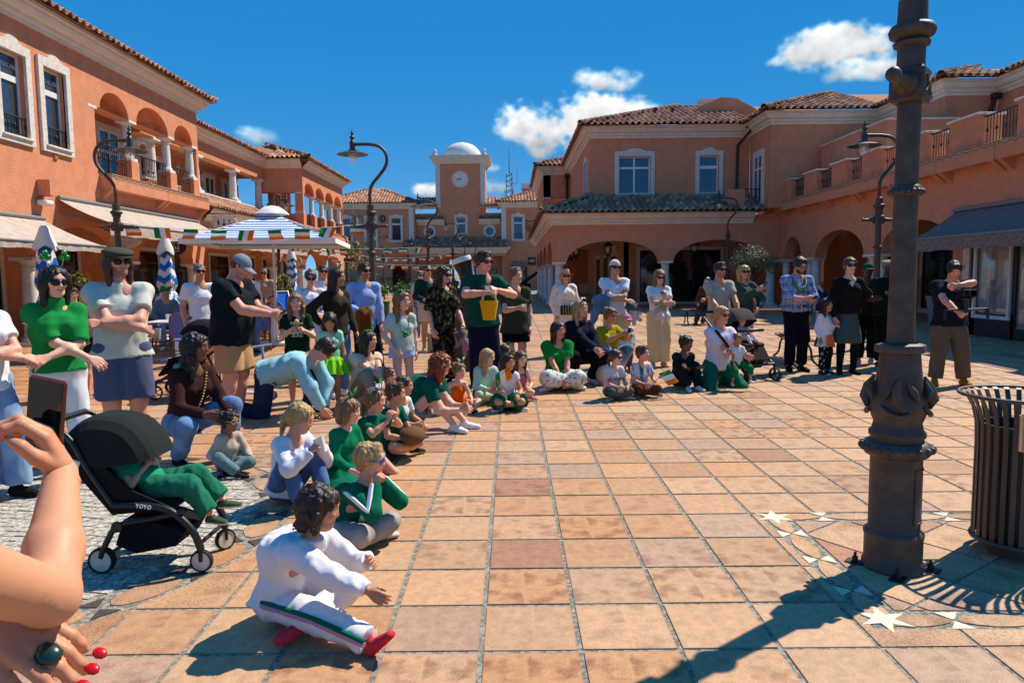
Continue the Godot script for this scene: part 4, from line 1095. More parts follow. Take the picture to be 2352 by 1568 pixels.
# ---- the clock tower house closing the plaza
func tx(x: float) -> float: return x * 1.24
func ty(y: float) -> float: return EYE + (y - EYE) * 1.24
func build_tower():
	var t := thing("clock_tower_house", "terracotta clock tower house with white dome and arched passage closing the plaza", "building")
	var K := 1.24; var zt := -62.0
	var wx := func(a, b, y0, y1): return [tx(a), tx(b), ty(y0), ty(y1), .0]
	# centre, slightly back from the wings
	var F := facing_us(zt - .6)
	wall(t, F, tx(-7.0), tx(-.3), .0, ty(6.0), .4, [[tx(-4.82), tx(-2.58), .0, ty(2.05), 1.1], wx.call(-6.9, -5.1, .3, 2.2), wx.call(-2.4, -1.0, .3, 2.2), wx.call(-3.76, -3.12, 4.62, 5.75), wx.call(-5.86, -5.32, 4.45, 5.05), wx.call(-1.74, -1.2, 4.45, 5.05)])
	# wings
	var W := facing_us(zt)
	wall(t, W, tx(-12.6), tx(-6.55), .0, ty(6.55), .4, [wx.call(-8.17, -7.53, 4.2, 5.7), wx.call(-9.9, -9.26, 3.7, 5.7), wx.call(-11.6, -10.95, 4.2, 5.7), wx.call(-11.4, -10.2, .4, 2.3), wx.call(-8.2, -6.9, .4, 2.4)])
	wall(t, W, tx(-.64), tx(8.0), .0, ty(6.55), .4, [wx.call(.17, .83, 4.15, 5.7), wx.call(.2, 1.1, .3, 2.25)])
	for x in [-7.85, -9.58, -11.28, .5]: window(t, W, tx(x), .80, ty(3.7 if x == -9.58 else 4.17), ty(5.7), 1, true, .72)
	window(t, F, tx(-3.44), .80, ty(4.62), ty(5.75), 1)
	for x in [-5.59, -1.47]:
		var m := MB.new()
		for i in 24:
			var a := TAU * i / 24.0; var b := TAU * (i + 1) / 24.0
			var A := V(cos(a), sin(a), 0); var Bv := V(cos(b), sin(b), 0)
			m.quad(A * .34 + V(0, 0, .06), A * .54 + V(0, 0, .06), Bv * .54 + V(0, 0, .06), Bv * .34 + V(0, 0, .06))
			m.quad(A * .54 + V(0, 0, .06), A * .54, Bv * .54, Bv * .54 + V(0, 0, .06)); m.quad(Bv * .34 + V(0, 0, .06), Bv * .34 - V(0, 0, .1), A * .34 - V(0, 0, .1), A * .34 + V(0, 0, .06))
		var o := put(m.done(M.stone), "round_window", t, null, mv(V(tx(x), ty(4.76), zt - .55)))
		var g := MB.new(); var c := PackedVector2Array()
		for i in 20: c.append(W(cos(TAU * i / 20.0), sin(TAU * i / 20.0)) * .345)
		g.prism(c, .02, mv(V(0, 0, -.05))); put(g.done(M.glass_dark), "pane", o)
	for x in [-6.97, -.64]: slab(t, "pilaster", "stone", tx(x), tx(x + .32), ty(3.7), ty(6.35), zt + .05, zt - .5)
	cornice(t, [W(tx(-13.0), zt), W(tx(-6.55), zt), W(tx(-6.55), zt - .6), W(tx(-5.1), zt - .6)], ty(6.3))
	cornice(t, [W(tx(-1.75), zt - .6), W(tx(-.64), zt - .6), W(tx(-.64), zt), W(tx(8.0), zt)], ty(6.3))
	var ey: float = ty(6.3) + .48
	roof_slope(t, V(tx(-13.2), ey, zt + .5), V(tx(-6.2), ey, zt + .5), 3.6, .40, 1.0, 1.0, 0)
	roof_slope(t, V(tx(-6.2), ey, zt + .5), V(tx(-6.2), ey, zt - 6.0), 3.6, .40, 1.0, .0, 0)
	ridge(t, V(tx(-6.2), ey + .05, zt + .5), V(tx(-6.2) - 3.6, ey + 1.5, zt - 3.1))
	ridge(t, V(tx(-13.2), ey + .05, zt + .5), V(tx(-13.2) + 3.6, ey + 1.5, zt - 3.1))
	roof_slope(t, V(tx(-1.0), ey, zt + .5), V(tx(8.0), ey, zt + .5), 4.2, .36, 1.0, .0, 0)
	roof_slope(t, V(tx(-1.0), ey, zt - 7.0), V(tx(-1.0), ey, zt + .5), 4.2, .36, .0, 1.0, 0)
	ridge(t, V(tx(-1.0), ey + .05, zt + .5), V(tx(-1.0) + 4.2, ey + 1.6, zt - 3.7))
	slab(t, "chimney", "stucco", tx(.86), tx(1.55), ey, ty(7.9), zt - 3.6, zt - 4.5); slab(t, "chimney_cap", "cream", tx(.80), tx(1.62), ty(7.9), ty(8.28), zt - 3.5, zt - 4.6)
	# link roofs beside the tower and the lower lean-to
	roof_slope(t, V(tx(-6.5), ty(6.46), zt - .1), V(tx(-5.0), ty(6.46), zt - .1), 2.2, .4, .0, .0, 0, true)
	roof_slope(t, V(tx(-2.05), ty(6.46), zt - .1), V(tx(-.9), ty(6.46), zt - .1), 2.2, .4, .0, .0, 0)
	for s in [[-6.5, -4.6], [-2.2, -.7]]:
		cornice(t, [W(tx(s[0]), zt - .6), W(tx(s[1]), zt - .6)], ty(5.23))
		roof_slope(t, V(tx(s[0]), ty(5.23) + .47, zt - .1), V(tx(s[1]), ty(5.23) + .47, zt - .1), .8, .4, .0, .0, 0, true)
	cornice(t, [W(tx(-7.0), zt), W(tx(-7.0), zt + .9), W(tx(-.35), zt + .9), W(tx(-.35), zt)], ty(3.22), 1.1)
	slab(t, "lean_to", "stucco", tx(-7.0), tx(-.35), ty(3.0), ty(3.6), zt + .9, zt - .6)
	roof_slope(t, V(tx(-7.2), ty(3.22) + .5, zt + 1.4), V(tx(-.15), ty(3.22) + .5, zt + 1.4), 2.0, .42, .0, .0, 0, true)
	# tower
	var tw := facing_us(zt - .62)
	wall(t, tw, tx(-5.13), tx(-1.74), ty(5.6), ty(9.5), 4.2, [])
	for x in [[-5.15, -4.83], [-2.06, -1.72]]: slab(t, "pilaster", "stone", tx(x[0]), tx(x[1]), ty(6.4), ty(9.38), zt - .58, zt - 1.1)
	cornice(t, [W(tx(-5.13), zt - 4.8), W(tx(-5.13), zt - .6), W(tx(-1.74), zt - .6), W(tx(-1.74), zt - 4.8)], ty(9.36), 1.25)
	slab(t, "parapet", "cream", tx(-5.45), tx(-1.45), ty(9.36) + .52, ty(9.9), zt - .15, zt - 5.2)
	var dm := MB.new(); var pr := []
	for i in 11: pr.append(W(cos(PI / 2 * i / 10.0) * 1.72, sin(PI / 2 * i / 10.0) * 1.42))
	pr.append(W(.05, 1.45)); dm.lathe(pr, 32, V(tx(-3.38), ty(9.9), zt - 2.5)); dm.ball(V(tx(-3.38), ty(9.9) + 1.45, zt - 2.5), V(.1, .07, .1))
	put(dm.done(M.white_paint), "dome", t)
	for x in [-5.15, -1.78]:
		var fb := MB.new(); fb.lathe([W(.26, .0), W(.24, .12), W(.12, .18), W(.10, .22)], 12, V(tx(x), ty(9.9), zt - .5)); fb.ball(V(tx(x), ty(9.9) + .37, zt - .5), Vector3.ONE * .17); put(fb.done(M.stone), "finial", t)
	var ck := MB.new(); ck.lathe([W(.0, .05), W(.54, .05), W(.56, .09), W(.70, .09), W(.72, .0)].map(func(p): return W(p.x, -p.y)), 32, V(tx(-3.44), ty(8.31), zt - .62), Basis(Vector3.RIGHT, -PI / 2))
	var clock := put(ck.done(M.stone), "clock", t)
	var cf := MB.new(); var cc := PackedVector2Array()
	for i in 32: cc.append(W(cos(TAU * i / 32.0), sin(TAU * i / 32.0)) * .55)
	cf.prism(cc, .02, mv(V(tx(-3.44), ty(8.31), zt - .54))); put(cf.done(M.white_paint), "dial", clock)
	var ch := MB.new()
	for i in 12:
		var a := TAU * i / 12.0; ch.box(V(tx(-3.44) + cos(a) * .47, ty(8.31) + sin(a) * .47, zt - .53), V(.07, .025, .01), Basis(Vector3.BACK, a))
	ch.box(V(tx(-3.44) - .12, ty(8.31), zt - .525), V(.42, .04, .01)); ch.box(V(tx(-3.44) - .05, ty(8.31) + .02, zt - .522), V(.26, .05, .01), Basis(Vector3.BACK, -.25))
	put(ch.done(M.dark_metal), "hands", clock)
	# passage: dark inside, daylight at its far end
	slab(t, "passage_wall", "stucco", tx(-4.9), tx(-4.82), .0, ty(3.0), zt - 1.0, zt - 9.0); slab(t, "passage_wall", "stucco", tx(-2.58), tx(-2.5), .0, ty(3.0), zt - 1.0, zt - 9.0); slab(t, "passage_ceiling", "stucco", tx(-4.9), tx(-2.5), ty(2.98), ty(3.1), zt - 1.0, zt - 9.0)
	for x in [-5.0, -2.4]: column(t, tx(x), zt + .7, gy(zt), ty(2.2), .17)
	for s in [[-6.9, -5.1, .3, 2.2], [-2.4, -1.0, .3, 2.2]]: shop_front(t, facing_us(zt - 1.0), tx(s[0]), tx(s[1]), ty(s[2]), ty(s[3]))
	for s in [[-11.4, -10.2, .4, 2.3], [-8.2, -6.9, .4, 2.4], [.2, 1.1, .3, 2.25]]: shop_front(t, facing_us(zt - .35), tx(s[0]), tx(s[1]), ty(s[2]), ty(s[3]))
	slab(t, "small_awning", "awning_grey", tx(.02), tx(.95), ty(2.0), ty(2.62), zt + .3, zt + .02)
	slab(t, "back_block", "stucco", tx(-12.6), tx(-7.2), .0, ty(6.2), zt - 1.0, zt - 7.0)
	slab(t, "back_block", "stucco", tx(-.2), tx(8.0), .0, ty(6.2), zt - 1.0, zt - 7.0)
	# lettering and plates on the front
	put(text_mesh("MAIDER", .30, .03), "lettering", t, M.dark_metal, mv(V(tx(1.36), ty(5.03), zt + .02)))
	put(text_mesh("NETO", .30, .03), "lettering", t, M.dark_metal, mv(V(tx(1.36), ty(4.84), zt + .02)))
	put(text_mesh("ARCHITECTS", .12, .03), "lettering", t, M.dark_metal, mv(V(tx(1.36), ty(4.7), zt + .02)))
	var mm := MB.new()
	for q in [[[-.33, -.18], [-.33, .18]], [[-.33, .18], [.0, -.02]], [[.0, -.02], [.33, .18]], [[.33, .18], [.33, -.18]], [[-.33, -.18], [-.14, -.18]], [[.14, -.18], [.33, -.18]]]:
		mm.tube([V(q[0][0], q[0][1], 0), V(q[1][0], q[1][1], 0)], .028, 5)
	put(mm.done(M.dark_metal), "emblem", t, null, mv(V(tx(1.36), ty(5.33), zt + .03)))
	put(text_mesh("EDJÓIA", .20, .03, false, true), "lettering", t, M.dark_metal, mv(V(tx(1.40), ty(1.62), zt + .02)))
	put(text_mesh("PORTO", .34, .03, true), "lettering", t, M.shutter, mv(V(tx(-8.62), ty(1.55), zt + .02)))
	var mb := thing("wall_sign", "black square wall sign reading MB beside the white columns", "sign", V(tx(1.42), ty(2.66), zt + .06))
	var q2 := MB.new(); q2.rbox(Vector3.ZERO, V(.66, .62, .1), .01); put(q2.done(M.dark_metal), "plate", mb); put(text_mesh("MB", .32, .02), "lettering", mb, M.white_metal, mv(V(0, .02, .055)))
	var hp := thing("wall_plaque", "round navy plaque with a golden harp on the far front", "plaque", V(tx(-8.76), ty(5.64), zt + .03))
	var hc := PackedVector2Array()
	for i in 24: hc.append(W(cos(TAU * i / 24.0), sin(TAU * i / 24.0) * 1.2) * .27)
	var h1 := MB.new(); h1.prism(hc, .05); put(h1.done(M.sign_navy), "disc", hp)
	var h2 := MB.new(); h2.tube([V(.08, -.16, .01), V(.12, .15, .01), V(.02, .18, .01), V(-.09, .1, .01), V(-.07, -.02, .01), V(.08, -.16, .01)], .018, 5)
	for i in 3: h2.tube([V(-.04 + .045 * i, .12, .01), V(.0 + .03 * i, -.06, .01)], .006, 4)
	put(h2.done(M.yellow), "harp", hp)
	var fp := thing("flag_pole", "slanted flag pole with a drooping tricolour flag on the far front", "flag", V(tx(-10.2), ty(5.35), zt))
	var f1 := MB.new(); f1.tube([V(0, 0, 0), V(-.55, .9, .6)], .03, 6); f1.ball(V(-.55, .92, .6), Vector3.ONE * .07); put(f1.done(M.white_metal), "pole", fp)
	for k in 3:
		var fq := MB.new(); fq.col = [C(.02, .22, .08), C(.75, .75, .73), C(.75, .22, .02)][k]
		for j in 5: fq.quad(V(-.5 + .16 * k, .8 - .26 * k - .16 * (j + 1), .5 + .03 * sin(j * 1.3 + k)), V(-.34 + .16 * k, .8 - .26 * (k + 1) - .16 * (j + 1), .5 + .03 * cos(j + k)), V(-.34 + .16 * k, .8 - .26 * (k + 1) - .16 * j, .5 + .03 * cos(j - 1 + k)), V(-.5 + .16 * k, .8 - .26 * k - .16 * j, .5 + .03 * sin((j - 1) * 1.3 + k)))
		put(fq.done(M.cloth), "stripe", fp)
	# mobile-phone mast far behind
	var ms := thing("radio_mast", "slim lattice radio mast with antennas far behind the roofs", "mast", V(-.2, 0, -150.0))
	var q3 := MB.new()
	for s in [[-1, -1], [1, -1], [1, 1], [-1, 1]]: q3.tube([V(s[0] * .9, 0, s[1] * .9), V(s[0] * .5, 22.5, s[1] * .5)], .12, 4)
	for i in 14:
		var y := 8.0 + i * 1.05
		q3.tube([V(-.7, y, .7), V(.7, y + 1.0, .7)], .07, 4); q3.tube([V(.7, y, .7), V(-.7, y + 1.0, .7)], .07, 4)
	q3.tube([V(0, 22.0, 0), V(0, 27.5, 0)], [.14, .05], 5); q3.tube([V(1.6, 20.5, 0), V(1.6, 24.0, 0)], .05, 4); q3.tube([V(0, 20.6, 0), V(1.6, 20.6, 0)], .06, 4)
	put(q3.done(M.grey_metal), "lattice", ms)
	for a in [[-.95, 18.5], [.95, 18.7], [.4, 16.6], [-.8, 16.4]]:
		var q4 := MB.new(); q4.rbox(V(a[0], a[1], .5), V(.35, 1.4, .3), .05); put(q4.done(M.white_metal), "antenna", ms)

# ---- street lamps: cast pedestal, shaft with a ladder bar, swan neck, dished shade, glass
func build_lamps():
	var root := thing("street_lamp", "tall cast iron street lamp with ornate pedestal standing inside the star-edged paving", "street lamp", gp(2050, 1300), deg_to_rad(48), "swan-neck street lamps of the plaza")
	var seg := 28
	var b := MB.new()
	b.lathe([W(.0, .0), W(.155, .0), W(.155, .03), W(.145, .04), W(.145, .17), W(.15, .185), W(.15, .20), W(.133, .215), W(.128, .22), W(.128, .60), W(.132, .615)], seg)
	b.lathe([W(.13, .615), W(.155, .625), W(.172, .65), W(.168, .68), W(.145, .70), W(.13, .705), W(.128, .715), W(.14, .73), W(.14, .75), W(.125, .765), W(.12, .79), W(.118, .80), W(.13, .83), W(.142, .87), W(.142, .90), W(.132, .95), W(.115, 1.02), W(.105, 1.10), W(.098, 1.17)], seg)
	b.lathe([W(.098, 1.17), W(.122, 1.175), W(.126, 1.20), W(.122, 1.215), W(.09, 1.225)], 8, Vector3.ZERO, Basis(Vector3.UP, PI / 8))
	# acanthus leaves and festoon on the urn
	for k in 4:
		var q := Basis(Vector3.UP, PI / 2 * k + .3)
		b.tube([q * V(.118, 1.05, 0), q * V(.145, .99, .02), q * V(.155, .93, .01), q * V(.152, .88, -.02)], [.006, .026, .034, .010], 6)
		b.tube([q * V(.122, 1.03, .03), q * V(.14, .98, .06), q * V(.128, .93, .085)], [.006, .022, .008], 6)
		b.tube([q * V(.122, 1.03, -.03), q * V(.14, .98, -.06), q * V(.128, .93, -.085)], [.006, .022, .008], 6)
		b.tube([q * V(.12, .90, .09), q * V(.142, .865, .05), q * V(.152, .85, .0), q * V(.142, .865, -.05)], [.008, .014, .016, .008], 6)
		for s in 5:
			b.ball(q * V(.168 * cos((s - 2) * .3), .665, .168 * sin((s - 2) * .3)), V(.016, .022, .024), 6, 4)
	var ped := put(b.done(M.iron), "pedestal", root)
	var pn := MB.new()      # raised panel on the drum, bolts at the foot
	for e in [[.0, .56, .13, .012], [.0, .27, .13, .012]]: pn.tube([V(.128 * sin(-.5), e[1], .129 * cos(-.5)), V(.0, e[1], .131), V(.128 * sin(.5), e[1], .129 * cos(.5))], .006, 5)
	for e in [-.5, .5]: pn.tube([V(.13 * sin(e), .27, .13 * cos(e)), V(.13 * sin(e), .56, .13 * cos(e))], .006, 5)
	put(pn.done(M.iron), "panel", ped)
	for k in 4:
		var bt := MB.new(); bt.tube([V(0, 0, 0), V(0, .035, 0)], .016, 6); bt.tube([V(0, .035, 0), V(0, .06, 0)], .008, 6); bt.box(V(0, .004, 0), V(.09, .008, .07))
		put(bt.done(M.dark_iron), "bolt", ped, null, Transform3D(Basis(Vector3.UP, PI / 2 * k), Basis(Vector3.UP, PI / 2 * k + .4) * V(.185, 0, 0)))
	var s := MB.new()
	s.lathe([W(.068, 1.22), W(.058, 2.0), W(.056, 2.48)], 20)
	s.lathe([W(.06, 1.985), W(.076, 1.99), W(.08, 2.01), W(.076, 2.035), W(.058, 2.05)], 20)
	for k in 18: s.ball(V(.077 * cos(TAU * k / 18.0), 2.012, .077 * sin(TAU * k / 18.0)), Vector3.ONE * .016, 6, 4)
	s.lathe([W(.068, 2.62), W(.066, 2.74), W(.085, 2.75), W(.088, 2.765), W(.072, 2.78), W(.105, 2.80), W(.112, 2.825), W(.10, 2.85), W(.072, 2.86), W(.068, 2.98), W(.05, 2.99)], 20)
	put(s.done(M.iron), "shaft", root)
	var cb := MB.new()
	cb.rbox(V(0, 2.55, 0), V(.165, .17, .165), .012)
	for q in 4:
		var B := Basis(Vector3.UP, PI / 2 * q); cb.tube([B * V(-.045, 2.505, .085), B * V(.045, 2.595, .085)], .007, 4); cb.tube([B * V(.045, 2.505, .085), B * V(-.045, 2.595, .085)], .007, 4)
	for sg in [-1.0, 1.0]:
		cb.tube([V(sg * .08, 2.55, 0), V(sg * .1, 2.55, 0), V(sg * .13, 2.55, 0), V(sg * .27, 2.55, 0), V(sg * .295, 2.55, 0)], [.06, .062, .038, .025, .028], 12); cb.ball(V(sg * .31, 2.55, 0), Vector3.ONE * .037, 10, 8)
	put(cb.done(M.iron), "ladder_bar", root)
	var arm := MB.new()
	arm.tube(spath([V(0, 2.97, 0), V(-.01, 3.2, 0), V(.04, 3.38, 0), V(.18, 3.55, 0), V(.31, 3.72, 0), V(.356, 3.87, 0), V(.32, 4.03, 0), V(.19, 4.15, 0), V(-.02, 4.19, 0), V(-.30, 4.19, 0)], 4), .033, 10)
	put(arm.done(M.iron), "arm", root)
	var hd := MB.new()
	hd.lathe([W(.055, 4.05), W(.055, 4.20), W(.05, 4.25), W(.03, 4.27), W(.022, 4.285), W(.05, 4.31), W(.052, 4.335), W(.02, 4.365), W(.03, 4.39), W(.032, 4.41), W(.012, 4.44), W(.006, 4.49)], 14, V(-.335, 0, 0))
	hd.lathe([W(.315, 3.985), W(.32, 3.99), W(.2, 4.03), W(.09, 4.055), W(.085, 4.08), W(.055, 4.085)], 28, V(-.335, 0, 0)); hd.lathe([W(.08, 4.04), W(.2, 4.02), W(.315, 3.985)].map(func(p): return p), 28, V(-.335, 0, 0))
	put(hd.done(M.green_metal), "lamp_shade", root)
	var gl := MB.new(); var gp_ := []
	for i in 9: gp_.append(W(.088 * sqrt(max(.0, 1.0 - pow(1.0 - i / 8.0, 2.0))), 3.80 + .12 * i / 8.0))
	gp_.append(W(.088, 4.03)); gl.lathe(gp_, 18, V(-.335, 0, 0)); put(gl.done(M.lamp_glass), "globe", root)
	var bu := MB.new(); bu.ball(V(-.335, 3.94, 0), V(.035, .055, .035), 10, 8); put(bu.done(M.frost), "bulb", root)
	# depths come from the height of the ladder bar and finial, all lamps being alike
	var spots := [[-7.65, -14.2, PI, "swan-neck street lamp behind the man in the tweed cap"], [-2.85, -14.9, 0, "swan-neck street lamp behind the man in the pale blue shirt"], [7.3, -14.5, 0, "swan-neck street lamp beside the man in the light flat cap"], [8.0, -26.9, 0, "swan-neck street lamp in front of the shaded corner arcade"],
		[-8.3, -26.0, PI, "swan-neck street lamp behind the open striped parasol"], [-3.05, -26.8, 0, "swan-neck street lamp rising in front of the left round window"], [-3.15, -39.4, 0, "swan-neck street lamp in front of the clock tower passage"], [-3.3, -52.0, 0, "swan-neck street lamp at the tower passage, farther down the plaza"],
		[-8.8, -39.0, PI, "swan-neck street lamp at the corner of the far arcade house"], [-9.3, -53.0, PI, "swan-neck street lamp before the plaque with the harp"], [-8.5, -60.0, PI, "swan-neck street lamp at the left pilaster of the tower house"], [-3.0, -60.5, 0, "farthest swan-neck lamp right at the tower passage"]]
	for q in spots: dup(root, on(q[0], q[1]), q[2], q[3])
func spath(p: Array, k: int) -> Array:
	var c := Curve3D.new(); var o := []
	for i in p.size():
		var t: Vector3 = (p[mini(i + 1, p.size() - 1)] - p[maxi(i - 1, 0)]) / 6.0
		c.add_point(p[i], -t, t)
	for i in p.size() - 1:
		for j in k: o.append(c.sample(i, j / float(k)))
	o.append(p[p.size() - 1])
	return o

# ---- street furniture and loose things
func mp(m: MB, mat: String, called: String, parent: Node) -> MeshInstance3D: return put(m.done(M[mat]), called, parent)
func tn(c: Color, mat := "cloth") -> MB: var m := MB.new(); m.col = lin(c); return m
func build_props():
	litter_bin(); build_parasols(); build_cafe(); build_benches(); build_bunting(); build_plants(); build_strollers(); build_small()
func litter_bin():
	var t := thing("litter_bin", "brown slatted metal litter bin with a small ash can hung on its rim", "litter bin", gp(2335, 1266))
	for k in 30:
		var a := TAU * k / 30.0; var d := V(cos(a), 0, sin(a)); var s := V(-d.z, 0, d.x)
		var pts := [[.215, .06], [.225, .10], [.225, .62], [.23, .74], [.25, .83], [.285, .895], [.31, .905]]
		var m := MB.new()
		for i in pts.size() - 1:
			var A: Vector3 = d * pts[i][0] + V(0, pts[i][1], 0); var B: Vector3 = d * pts[i + 1][0] + V(0, pts[i + 1][1], 0)
			m.quad(A + s * .013, A - s * .013, B - s * .013, B + s * .013); m.quad(A - s * .013 - d * .006, A + s * .013 - d * .006, B + s * .013 - d * .006, B - s * .013 - d * .006)
			for e in [-1.0, 1.0]: m.quad(A + s * .013 * e, B + s * .013 * e, B + s * .013 * e - d * .006, A + s * .013 * e - d * .006)
		mp(m, "bin_brown", "slat", t)
	var r := MB.new(); var ring := []; var ring2 := []
	for i in 41: ring.append(V(cos(TAU * i / 40.0) * .315, .905, sin(TAU * i / 40.0) * .315)); ring2.append(V(cos(TAU * i / 40.0) * .225, .08, sin(TAU * i / 40.0) * .225))
	r.tube(ring, .011, 8, false); mp(r, "bin_brown", "rim", t)
	var r2 := MB.new(); r2.tube(ring2, .014, 8, false); r2.lathe([W(.15, .0), W(.15, .05), W(.2, .075)], 24); mp(r2, "bin_brown", "base", t)
	var l := MB.new(); l.lathe([W(.0, .09), W(.19, .09), W(.2, .74), W(.19, .74), W(.18, .12)], 24); mp(l, "dark_metal", "liner", t)
	var ac := MB.new(); ac.lathe([W(.0, .64), W(.048, .64), W(.048, .83), W(.042, .83), W(.04, .70)], 18, Basis(Vector3.UP, .0) * V(-.13, 0, .235)); mp(ac, "chrome", "ash_can", t)
func build_parasols():
	# closed ones: white cap over a blue and white striped furl
	var cfg := [[on(-8.75, -13.7), 2.55, "closed blue and white parasol behind the woman in the green jumper"], [on(-8.35, -17.6), 2.55, "closed blue and white parasol behind the cafe table with glasses"], [on(-8.4, -27.8), 2.5, "closed blue and white parasol beside the TONY'S arches"]]
	for c in cfg:
		var t := thing("closed_parasol", c[2], "parasol", c[0], .0, "closed blue and white parasols")
		var rng := RandomNumberGenerator.new(); rng.seed = int(c[0].z * -10)
		var m := MB.new(); var n := 30; var rows := 40
		var ph := rng.randf() * 6.0
		var P := func(i: int, j: int) -> Vector3:
			var y := .78 + 1.55 * i / rows; var a := TAU * j / n
			var f := (y - .78) / 1.55
			var pinch: float = 1.0 - .42 * exp(-pow((f - .30) / .07, 2.0))
			var r: float = lerpf(.27, .085, clamp(f * 1.15 - .05, .0, 1.0)) * pinch
			if f < .3: r = lerpf(.30, .14, f / .3)
			r *= 1.0 + .16 * sin(a * 4.0 + f * 5.0 + ph) + .07 * sin(a * 9.0 + ph + f * 8.0)
			return V(cos(a) * r * 1.15, y - .06 * sin(a * 2.0 + ph) * (1.0 - f), sin(a) * r)
		for i in rows:
			for j in n:
				var A: Vector3 = P.call(i, j); var B: Vector3 = P.call(i, (j + 1) % n); var Cc: Vector3 = P.call(i + 1, (j + 1) % n); var D: Vector3 = P.call(i + 1, j)
				var v := fposmod(i * .125 + .35 * sin(TAU * j / n * 4.0 + ph) * .4, 1.0)
				if i < 12: v = fposmod(i * .13 + j * .26, 1.0)
				m.col = lin(C(.13, .42, .72)) if v < .5 else lin(C(.88, .86, .85))
				m.quad(A, D, Cc, B)
		put(m.done(M.cloth), "canopy", t)
		var cap := tn(C(.86, .83, .78)); cap.lathe([W(.21, 2.13), W(.19, 2.22), W(.12, 2.40), W(.09, 2.50), W(.06, 2.55), W(.0, 2.56)], 20)
		for i in cap.v.size():
			var p: Vector3 = cap.v[i]; var a := atan2(p.z, p.x); var k := clampi(int((2.5 - p.y) * 100), 0, 40) / 40.0
			cap.v[i] = V(p.x * (1.0 + .2 * k * sin(a * 4.0)), p.y - .06 * k * sin(a * 4.0 + .6), p.z * (1.0 + .2 * k * sin(a * 4.0)))
		put(cap.done(M.cloth), "cap", t)
		var po := MB.new(); po.tube([V(0, 0, 0), V(0, 2.5, 0)], .028, 10); mp(po, "white_metal", "pole", t)
		var ba := MB.new(); ba.rbox(V(0, .04, 0), V(.8, .08, .8), .02); mp(ba, "stone", "base", t)
		var ti := MB.new(); ti.lathe([W(.135, 1.22), W(.14, 1.25), W(.135, 1.28)], 16); mp(ti, "white_metal", "tie", t)
	var o := thing("open_parasol", "open square parasol with blue and white stripes shading the cafe", "parasol", on(-5.35, -16.4), .12)
	var W := 1.55; var y0 := 2.32; var y1 := 3.0
	for s in 4:
		var B := Basis(Vector3.UP, PI / 2 * s)
		var m := MB.new(); var n := 22
		for i in n:
			var a := .10 + .90 * i / n; var b := .10 + .90 * (i + 1) / n
			m.col = lin(C(.14, .43, .72)) if i % 2 == 1 else lin(C(.9, .9, .89))
			var ya := lerpf(y1, y0, a) - .06 * sin(PI * a); var yb := lerpf(y1, y0, b) - .06 * sin(PI * b)
			m.quad(B * V(-W * a, ya, W * a), B * V(-W * b, yb, W * b), B * V(W * b, yb, W * b), B * V(W * a, ya, W * a))
		m.col = lin(C(.88, .88, .87)); m.quad(B * V(-W, y0, W), B * V(-W * .99, y0 - .10, W * 1.0), B * V(W * .99, y0 - .10, W * 1.0), B * V(W, y0, W))
		put(m.done(M.cloth), "canopy", o)
		var rb := MB.new(); rb.tube([B * V(0, y1 - .06, 0), B * V(W, y0 - .03, W)], .014, 5); mp(rb, "white_metal", "rib", o)
	var cp := tn(C(.87, .86, .85)); cp.lathe([W(.38, 2.93), W(.28, 3.02), W(.16, 3.10), W(.0, 3.13)], 12); put(cp.done(M.cloth), "cap", o)
	var po := MB.new(); po.tube([V(0, 0, 0), V(0, 3.05, 0)], .03, 10); mp(po, "white_metal", "pole", o)
	var ba := MB.new(); ba.rbox(V(0, .04, 0), V(.8, .08, .8), .02); mp(ba, "stone", "base", o)
func bistro_chair() -> Node3D:
	var t := thing("bistro_chair", "blue woven bistro chair with bamboo-look frame at the cafe", "chair", Vector3.ZERO, .0, "blue woven cafe chairs")
	var f := MB.new(); var bk := spath([V(-.21, .44, -.20), V(-.22, .70, -.25), V(-.17, .88, -.28), V(0, .93, -.29), V(.17, .88, -.28), V(.22, .70, -.25), V(.21, .44, -.20)], 4)
	f.tube(bk, .016, 6); mp(f, "bamboo", "back_frame", t)
	for q in [[-.19, .19, .03], [.19, .19, .03], [-.2, -.19, -.05], [.2, -.19, -.05]]:
		var l := MB.new(); l.tube([V(q[0], .45, q[1]), V(q[0] * 1.08, .0, q[1] + q[2])], .016, 6); mp(l, "bamboo", "leg", t)
	var st := MB.new()
	for y in [.2, .26]: st.tube([V(-.2, y, .2), V(.2, y, .2)], .011, 5); st.tube([V(-.2, y, -.2), V(-.2, y, .2)], .011, 5); st.tube([V(.2, y, -.2), V(.2, y, .2)], .011, 5)
	mp(st, "bamboo", "stretcher", t)
	var s := MB.new(); s.rbox(V(0, .455, 0), V(.44, .035, .43), .015); mp(s, "wicker", "seat", t)
	var b := MB.new(); var o := PackedVector2Array()
	for i in range(1, bk.size() - 1): o.append(W(bk[i].x * .95, bk[i].y - .008))
	o.append(W(.19, .5)); o.append(W(-.19, .5))
	b.prism(o, .014, Transform3D(Basis(Vector3.RIGHT, -.16), V(0, .01, -.13))); mp(b, "wicker", "backrest", t)
	return t
